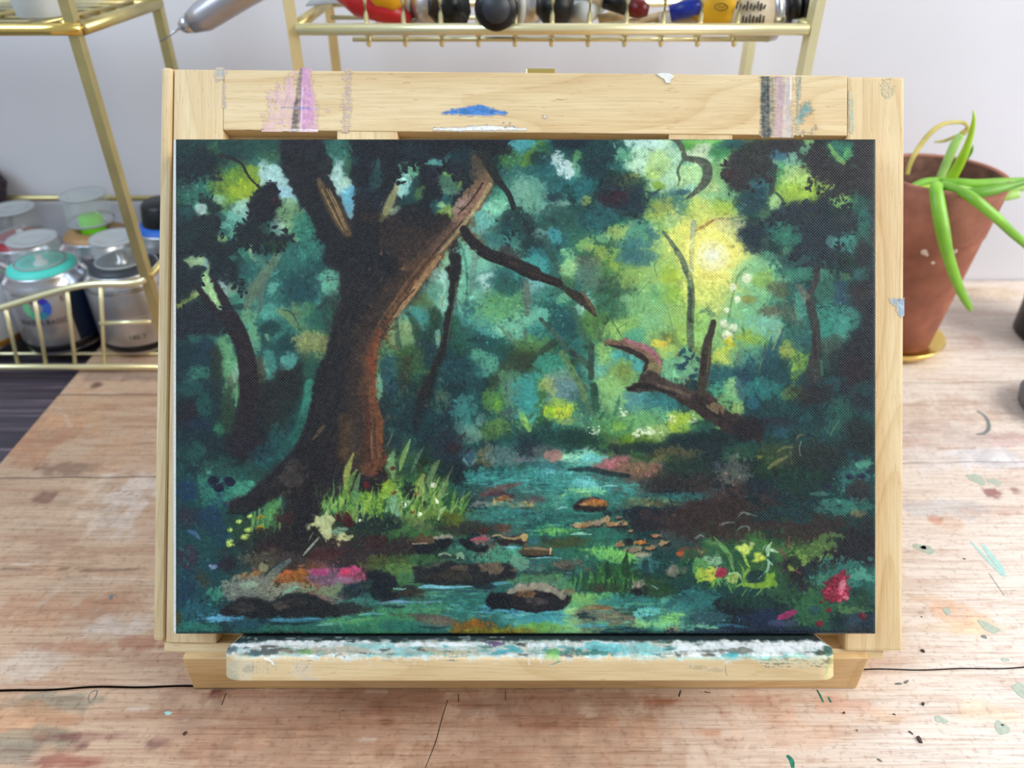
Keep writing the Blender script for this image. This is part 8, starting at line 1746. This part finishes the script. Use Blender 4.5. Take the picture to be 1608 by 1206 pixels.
tube_obj('wooden_stick', 'short pale wooden clip behind the dark pen', 'stick', P3(960, 30, 0.47), [
    ('stick', bm_tube([P3(940, 30, 0.474), P3(985, 22, 0.474)], 0.0042, 8, flat=0.6), 'stick_wood')], None)
tube_obj('paint_tube', 'dented silver tube lying under the blue pen', 'paint tube', P3(1080, 40, 0.465), [
    ('body', bm_tube([P3(1035, 38, 0.463), P3(1080, 33, 0.467), P3(1120, 30, 0.472)], [0.0070, 0.0076, 0.007], 16, flat=0.7), 'tube_cream')])
tube_obj('marker_pen', 'bright blue flat pen between the tubes', 'pen', P3(1080, 20, 0.458), [
    ('barrel', bm_tube([P3(1052, 21, 0.457), P3(1080, 13, 0.456), P3(1112, 5, 0.458)], [0.0042, 0.0046, 0.0046], 12), 'pen_blue')], None)
yl = tube_obj('paint_tube', 'large cream tube with yellow label and black screw cap at right', 'paint tube', P3(1170, 42, 0.462), [
    ('body', bm_tube([P3(1085, -10, 0.470), P3(1120, 4, 0.462), P3(1165, 15, 0.459), P3(1205, 16, 0.459)], [0.009, 0.0125, 0.0142, 0.0158], 28), 'tube_cream'),
    ('label', bm_tube([P3(1100, -6, 0.4655), P3(1120, 4, 0.4617), P3(1142, 10, 0.4601), P3(1150, 12, 0.4596)], [0.0108, 0.0129, 0.0138, 0.0134], 28), 'label_yellow'),
    ('shoulder', bm_tube([P3(1205, 16, 0.459), P3(1216, 15, 0.459), P3(1232, 12, 0.459)], [0.0160, 0.0156, 0.0085], 28), 'silver'),
    ('cap', bm_tube([P3(1232, 12, 0.459), P3(1240, 10, 0.459), P3(1258, 8, 0.458)], [0.0076, 0.0086, 0.0088], 24), 'black_plastic'),
    ('cap_end', bm_tube([P3(1256, 8, 0.458), P3(1266, 7, 0.458)], [0.0098, 0.0094], 24), 'black_plastic')])
ring = [P3(1132 + 10 * math.cos(t), 11 + 5.5 * math.sin(t), 0.4452) for t in np.linspace(0, 2 * math.pi, 22)]
put('label_ring', bm_tube(ring, 0.00035, 6), 'ink_olive', yl)
put('label_squiggle', bm_tube([P3(1126, 13, 0.4452), P3(1130, 9, 0.4452), P3(1134, 12, 0.4452), P3(1139, 9, 0.4452)], 0.0003, 6), 'ink_olive', yl)
for k in range(9):
    x_ = 1156 + k * 5.4
    put('print_line', bm_tube([P3(x_ + 3, 2 + (k % 3) * 3, 0.4445), P3(x_, 14 + (k % 2) * 3, 0.4436)], 0.00045, 5), 'dark_print', yl)
for k in range(8):
    x_ = 1160 + k * 5.4
    put('print_line', bm_tube([P3(x_ + 2, 23 + (k % 3) * 2, 0.4430), P3(x_, 36 + (k % 2) * 3, 0.4440)], 0.00045, 5), 'dark_print', yl)
tube_obj('paint_tube', 'small white nozzle cap under the black screw cap', 'paint tube', P3(1250, 44, 0.455), [
    ('cap', bm_tube([P3(1240, 38, 0.456), P3(1252, 38, 0.456), P3(1264, 36, 0.456)], [0.0048, 0.0056, 0.0046], 18), 'tube_white'),
    ('band', bm_tube([P3(1241, 41, 0.4545), P3(1256, 42, 0.4545)], [0.0030, 0.0030], 12), 'tube_yellow')])
tube_obj('acrylic_strip', 'clear grey plastic strip at the left end of the shelf', 'strip', P3(520, 8, 0.49), [
    ('strip', bm_box([P3(480, 10, 0.49), P3(560, 4, 0.485), P3(560, -20, 0.50), P3(500, -16, 0.505), P3(480, 8, 0.49), P3(560, 2, 0.485), P3(560, -22, 0.50), P3(500, -18, 0.505)]), 'frosted_cup')], None)

# ================================================================== potted plant
PXY = (0.271, 0.4755)
pot = thing('terracotta_pot', (PXY[0], PXY[1], 0.0), 'worn terracotta pot standing in a gold saucer by the wall', 'plant pot')
O = (PXY[0], PXY[1], 0.006)
hR = 0.119
def rad(h): return 0.0255 + (0.0385 - 0.0255) * h / hR
put('pot_wall', bm_lathe([(0, 0), (0.0245, 0), (0.0255, 0.001), (rad(0.04), 0.04), (rad(0.082), 0.082), (rad(0.0825) + 0.0002, 0.083)], 56, O), 'terracotta', pot, smooth=True)
put('rim', bm_lathe([(rad(0.083), 0.0828), (rad(0.084) + 0.0006, 0.0838), (rad(hR) + 0.0004, hR - 0.0015), (rad(hR) - 0.0004, hR), (rad(hR) - 0.0024, hR), (rad(hR) - 0.0030, hR - 0.001)], 56, O), 'terracotta_rim', pot, smooth=True)
put('inner_wall', bm_lathe([(rad(hR) - 0.0030, hR - 0.001), (rad(hR) - 0.0036, hR - 0.003), (rad(0.075) - 0.0035, 0.075), (0.02, 0.074)], 56, O), plain('terracotta_shade_darkened', (112, 78, 64), 0.9, 0.0, 0.2, 120, bump=0.3) and 'terracotta_shade_darkened', pot, smooth=True)  # terracotta darkened for the shade inside the pot
put('soil', bm_lathe([(rad(0.08) - 0.003, 0.078), (0.02, 0.081), (0.01, 0.079), (0, 0.0805)], 36, O), 'soil', pot, smooth=True)
for px_, py_, rx_ in ((1465, 413, 3), (1447, 365, 3.5), (1451, 396, 5), (1500, 395, 4), (1513, 351, 3), (1430, 362, 3), (1455, 400, 3), (1475, 347, 2.5)):
    d = ray(px_, py_)
    t = 0.4
    for _ in range(60):
        q = CP + d * t; rr_ = math.hypot(q.x - PXY[0], q.y - PXY[1]) - rad(q.z - 0.006)
        t += rr_ * 0.6
    q = CP + d * t; nrm = Vector((q.x - PXY[0], q.y - PXY[1], -0.003)).normalized()
    put('lime_mark', bm_lathe([(0.0000, 0.0004), (rx_ * 0.00022, 0.0003), (rx_ * 0.00040, 0.0)], 10, q, nrm), 'lime_scale', pot)
sau = tag(put('saucer', bm_lathe([(0, 0.0002), (0.024, 0.0002), (0.030, 0.002), (0.0345, 0.0085), (0.0348, 0.0095), (0.0338, 0.0095), (0.0290, 0.0035), (0.023, 0.0025), (0, 0.0025)], 56, (PXY[0], PXY[1], 0.0001)), 'brass_bright', smooth=True), 'shiny gold saucer under the terracotta pot', 'saucer')
plant = thing('onion_plant', (PXY[0], PXY[1], 0.085), 'green spring onion plant with drooping tubular leaves in the pot', 'plant')
def leaf(spec, mat, flat=0.75, name='leaf'):
    pts = [ony(x, y, Y) for x, y, Y, r in spec]
    put(name, bm_tube(pts, [s_[3] * 0.001 for s_ in spec], 14, flat=flat, smooth_n=6, up=(0, -0.8, 0.6)), mat, plant, smooth=True)
leaf([(1482, 300, 0.470, 3.6), (1494, 280, 0.470, 3.4), (1510, 250, 0.468, 3.0), (1522, 220, 0.466, 2.1), (1529, 190, 0.464, 1.3), (1528, 173, 0.463, 0.3)], 'leaf_lime')
leaf([(1472, 290, 0.478, 2.6), (1484, 262, 0.480, 2.9), (1500, 225, 0.482, 2.8), (1510, 211, 0.482, 2.0)], 'leaf_pale')
leaf([(1510, 211, 0.482, 2.0), (1519, 202, 0.482, 1.5), (1516, 194, 0.482, 1.3), (1504, 192, 0.482, 1.2), (1484, 194, 0.480, 1.3), (1464, 206, 0.476, 1.6), (1444, 230, 0.472, 1.6), (1430, 255, 0.468, 1.5), (1424, 275, 0.466, 1.4)], 'leaf_dry', 0.5)
leaf([(1514, 210, 0.486, 0.8), (1500, 214, 0.486, 0.9), (1484, 221, 0.486, 1.0), (1467, 223, 0.486, 0.5)], 'leaf_dry', 0.4)
leaf([(1517, 250, 0.474, 1.3), (1525, 238, 0.474, 1.1), (1528, 228, 0.474, 0.3)], 'leaf_deep')
leaf([(1474, 292, 0.452, 3.4), (1470, 296, 0.440, 3.8), (1473, 320, 0.432, 4.2), (1480, 360, 0.424, 4.2), (1487, 395, 0.420, 3.6), (1498, 430, 0.418, 3.2), (1510, 460, 0.418, 2.8), (1521, 480, 0.420, 2.2), (1525, 488, 0.421, 1.0)], 'leaf_green')
leaf([(1480, 290, 0.458, 3.0), (1500, 297, 0.446, 3.3), (1518, 305, 0.4335, 3.3), (1540, 321, 0.427, 3.2), (1565, 342, 0.425, 3.0), (1590, 366, 0.425, 2.7), (1630, 400, 0.427, 2.2)], 'leaf_green')
leaf([(1480, 304, 0.450, 2.6), (1500, 306, 0.444, 3.5), (1530, 304, 0.440, 3.4), (1560, 299, 0.440, 2.8), (1590, 291, 0.442, 2.2), (1620, 283, 0.444, 1.6)], 'leaf_deep')
leaf([(1478, 286, 0.466, 2.6), (1500, 287, 0.462, 3.0), (1530, 289, 0.460, 3.0), (1570, 287, 0.460, 3.0), (1625, 285, 0.462, 2.8)], 'leaf_green')
leaf([(1490, 292, 0.462, 2.2), (1520, 300, 0.456, 2.6), (1550, 308, 0.452, 2.8), (1580, 308, 0.450, 2.8), (1600, 305, 0.450, 2.4)], 'leaf_pale')
leaf([(1560, 296, 0.455, 1.6), (1585, 297, 0.453, 2.2), (1612, 293, 0.453, 2.4)], 'leaf_pale')
leaf([(1420, 306, 0.462, 1.8), (1436, 292, 0.466, 2.2), (1456, 285, 0.468, 2.4), (1480, 284, 0.468, 2.2)], 'leaf_green')
leaf([(1425, 308, 0.456, 2.6), (1445, 301, 0.456, 3.4), (1465, 298, 0.458, 3.6), (1484, 296, 0.460, 3.0)], 'leaf_lime')
# small bulb necks that root the leaves in the soil
put('bulb', bm_tube([(PXY[0] + 0.002, PXY[1] - 0.008, 0.083), (PXY[0] + 0.001, PXY[1] - 0.012, 0.096), tuple(ony(1474, 292, 0.456))], [0.0065, 0.0060, 0.0042], 16, smooth_n=4), 'leaf_pale', plant, smooth=True)

# ================================================================== jars cut by the right edge
j = thing('paint_jar', (0.4000, 0.482, 0.0), 'black jar with a white topped lid at the right edge', 'jar')
O = (0.4000, 0.482, 0.0002)
put('body', bm_lathe([(0, 0), (0.030, 0), (0.0325, 0.002), (0.033, 0.045), (0.031, 0.050)], 44, O), 'black_plastic', j, smooth=True)
put('lid', bm_lathe([(0.0352, 0.048), (0.0366, 0.049), (0.0366, 0.0585), (0.0356, 0.0600), (0.034, 0.0600)], 44, O), 'charcoal', j, smooth=True)
put('lid_top', bm_lathe([(0.0356, 0.0598), (0.034, 0.0606), (0, 0.0606)], 44, O), 'tube_white', j, smooth=True)
tag(put('grey_dish', bm_lathe([(0, 0), (0.020, 0), (0.0245, 0.002), (0.026, 0.010), (0.0245, 0.014), (0.022, 0.012), (0, 0.010)], 40, (0.3455, 0.392, 0.0002)), 'ash_grey', smooth=True), 'small dark grey dish cut by the right edge', 'dish')

# ================================================================== crumbs and chips lying on the planks
def chip(px, py, L, Wd, ang, mat, label, cat='chip', h=0.0009, name='debris_chip', seed=0):
    c = onz(px, py, 0.0); r = random.Random(int(px * 3 + py) + seed)
    k = math.radians(ang)
    bm = bmesh.new(); vs_ = []
    base = []
    for u, v in ((-1, -0.8), (0.1, -1), (1, -0.55), (0.9, 0.7), (-0.1, 1), (-0.9, 0.75)):
        u *= L / 2 * r.uniform(0.85, 1.1); v *= Wd / 2 * r.uniform(0.8, 1.15)
        base.append((c.x + u * math.cos(k) - v * math.sin(k), c.y + u * math.sin(k) + v * math.cos(k)))
    lo = [bm.verts.new((x, y, 0.0001)) for x, y in base]
    hi = [bm.verts.new((c.x + (x - c.x) * 0.85, c.y + (y - c.y) * 0.85, h * r.uniform(0.7, 1.1))) for x, y in base]
    bm.faces.new(lo[::-1]); bm.faces.new(hi)
    for i in range(6): bm.faces.new((lo[i], lo[(i + 1) % 6], hi[(i + 1) % 6], hi[i]))
    tag(put(name, bm, mat), label, cat, 'crumbs on the planks')
chip(1443, 1162, 0.0030, 0.0017, 100, 'chip_brown', 'largest brown crumb on the front plank')
chip(1449, 1106, 0.0013, 0.0013, 40, 'chip_brown', 'small square brown crumb above the largest one')
chip(1423, 1071, 0.0010, 0.0030, -60, 'chip_grey', 'grey splinter right of a flatter grey flake', h=0.0005)
chip(1411, 1074, 0.0030, 0.0008, 0, 'chip_grey', 'flat grey flake lying level by the easel corner', h=0.0005)
chip(1430, 1151, 0.0020, 0.0005, -50, 'chip_brown', 'thin brown splinter beside the largest crumb', h=0.0005)
chip(1449, 1023, 0.0019, 0.0010, -50, 'chip_brown', 'brown crumb just above the plank joint')
chip(1325, 1120, 0.0009, 0.0007, 20, 'chip_brown', 'tiny dark crumb below the easel base corner')
chip(1404, 1122, 0.0012, 0.0004, -40, 'chip_brown', 'tiny sliver in the middle of the scattered crumbs', h=0.0004)
chip(1346, 1147, 0.0010, 0.0005, 60, 'chip_grey', 'tiny grey speck left of the brown crumbs', h=0.0004)
chip(1381, 1194, 0.0020, 0.0008, -40, 'chip_grey', 'grey flake nearest the bottom of the picture', h=0.0004)
chip(1447, 969, 0.0010, 0.0004, -30, 'chip_brown', 'tiny sliver on the pale plank beside the easel', h=0.0004)
chip(1574, 1139, 0.0012, 0.0005, -30, 'chip_brown', 'dark sliver stuck on the round sage paint spot', h=0.0006)
chip(1514, 878, 0.0014, 0.0006, -30, 'chip_brown', 'small dark crumb right of the easel on the far plank', h=0.0005)
chip(291, 1152, 0.0018, 0.0010, 60, 'chip_brown', 'lone dark crumb on the front plank at lower left')
# white flake of gesso on the top rail
def flake():
    bm = bmesh.new()
    pts = [(1027, 113), (1037, 111), (1048, 112), (1056, 117), (1050, 121), (1049, 127), (1043, 127), (1040, 121), (1033, 117)]
    v = [bm.verts.new(efr(*panel_xf(ea(x, DP), eb(y + 0.0, DP), DP - 0.0005))) for x, y in pts]
    u = [bm.verts.new(efr(*panel_xf(ea(x, DP), eb(y + 0.0, DP), DP + 0.0001))) for x, y in pts]
    bm.faces.new(v); bm.faces.new(u[::-1])
    for i in range(len(v)): bm.faces.new((v[i], v[i - 1], u[i - 1], u[i]))
    bmesh.ops.recalc_face_normals(bm, faces=bm.faces)
    put('gesso_flake', bm, 'gesso_flake', easel)
flake()
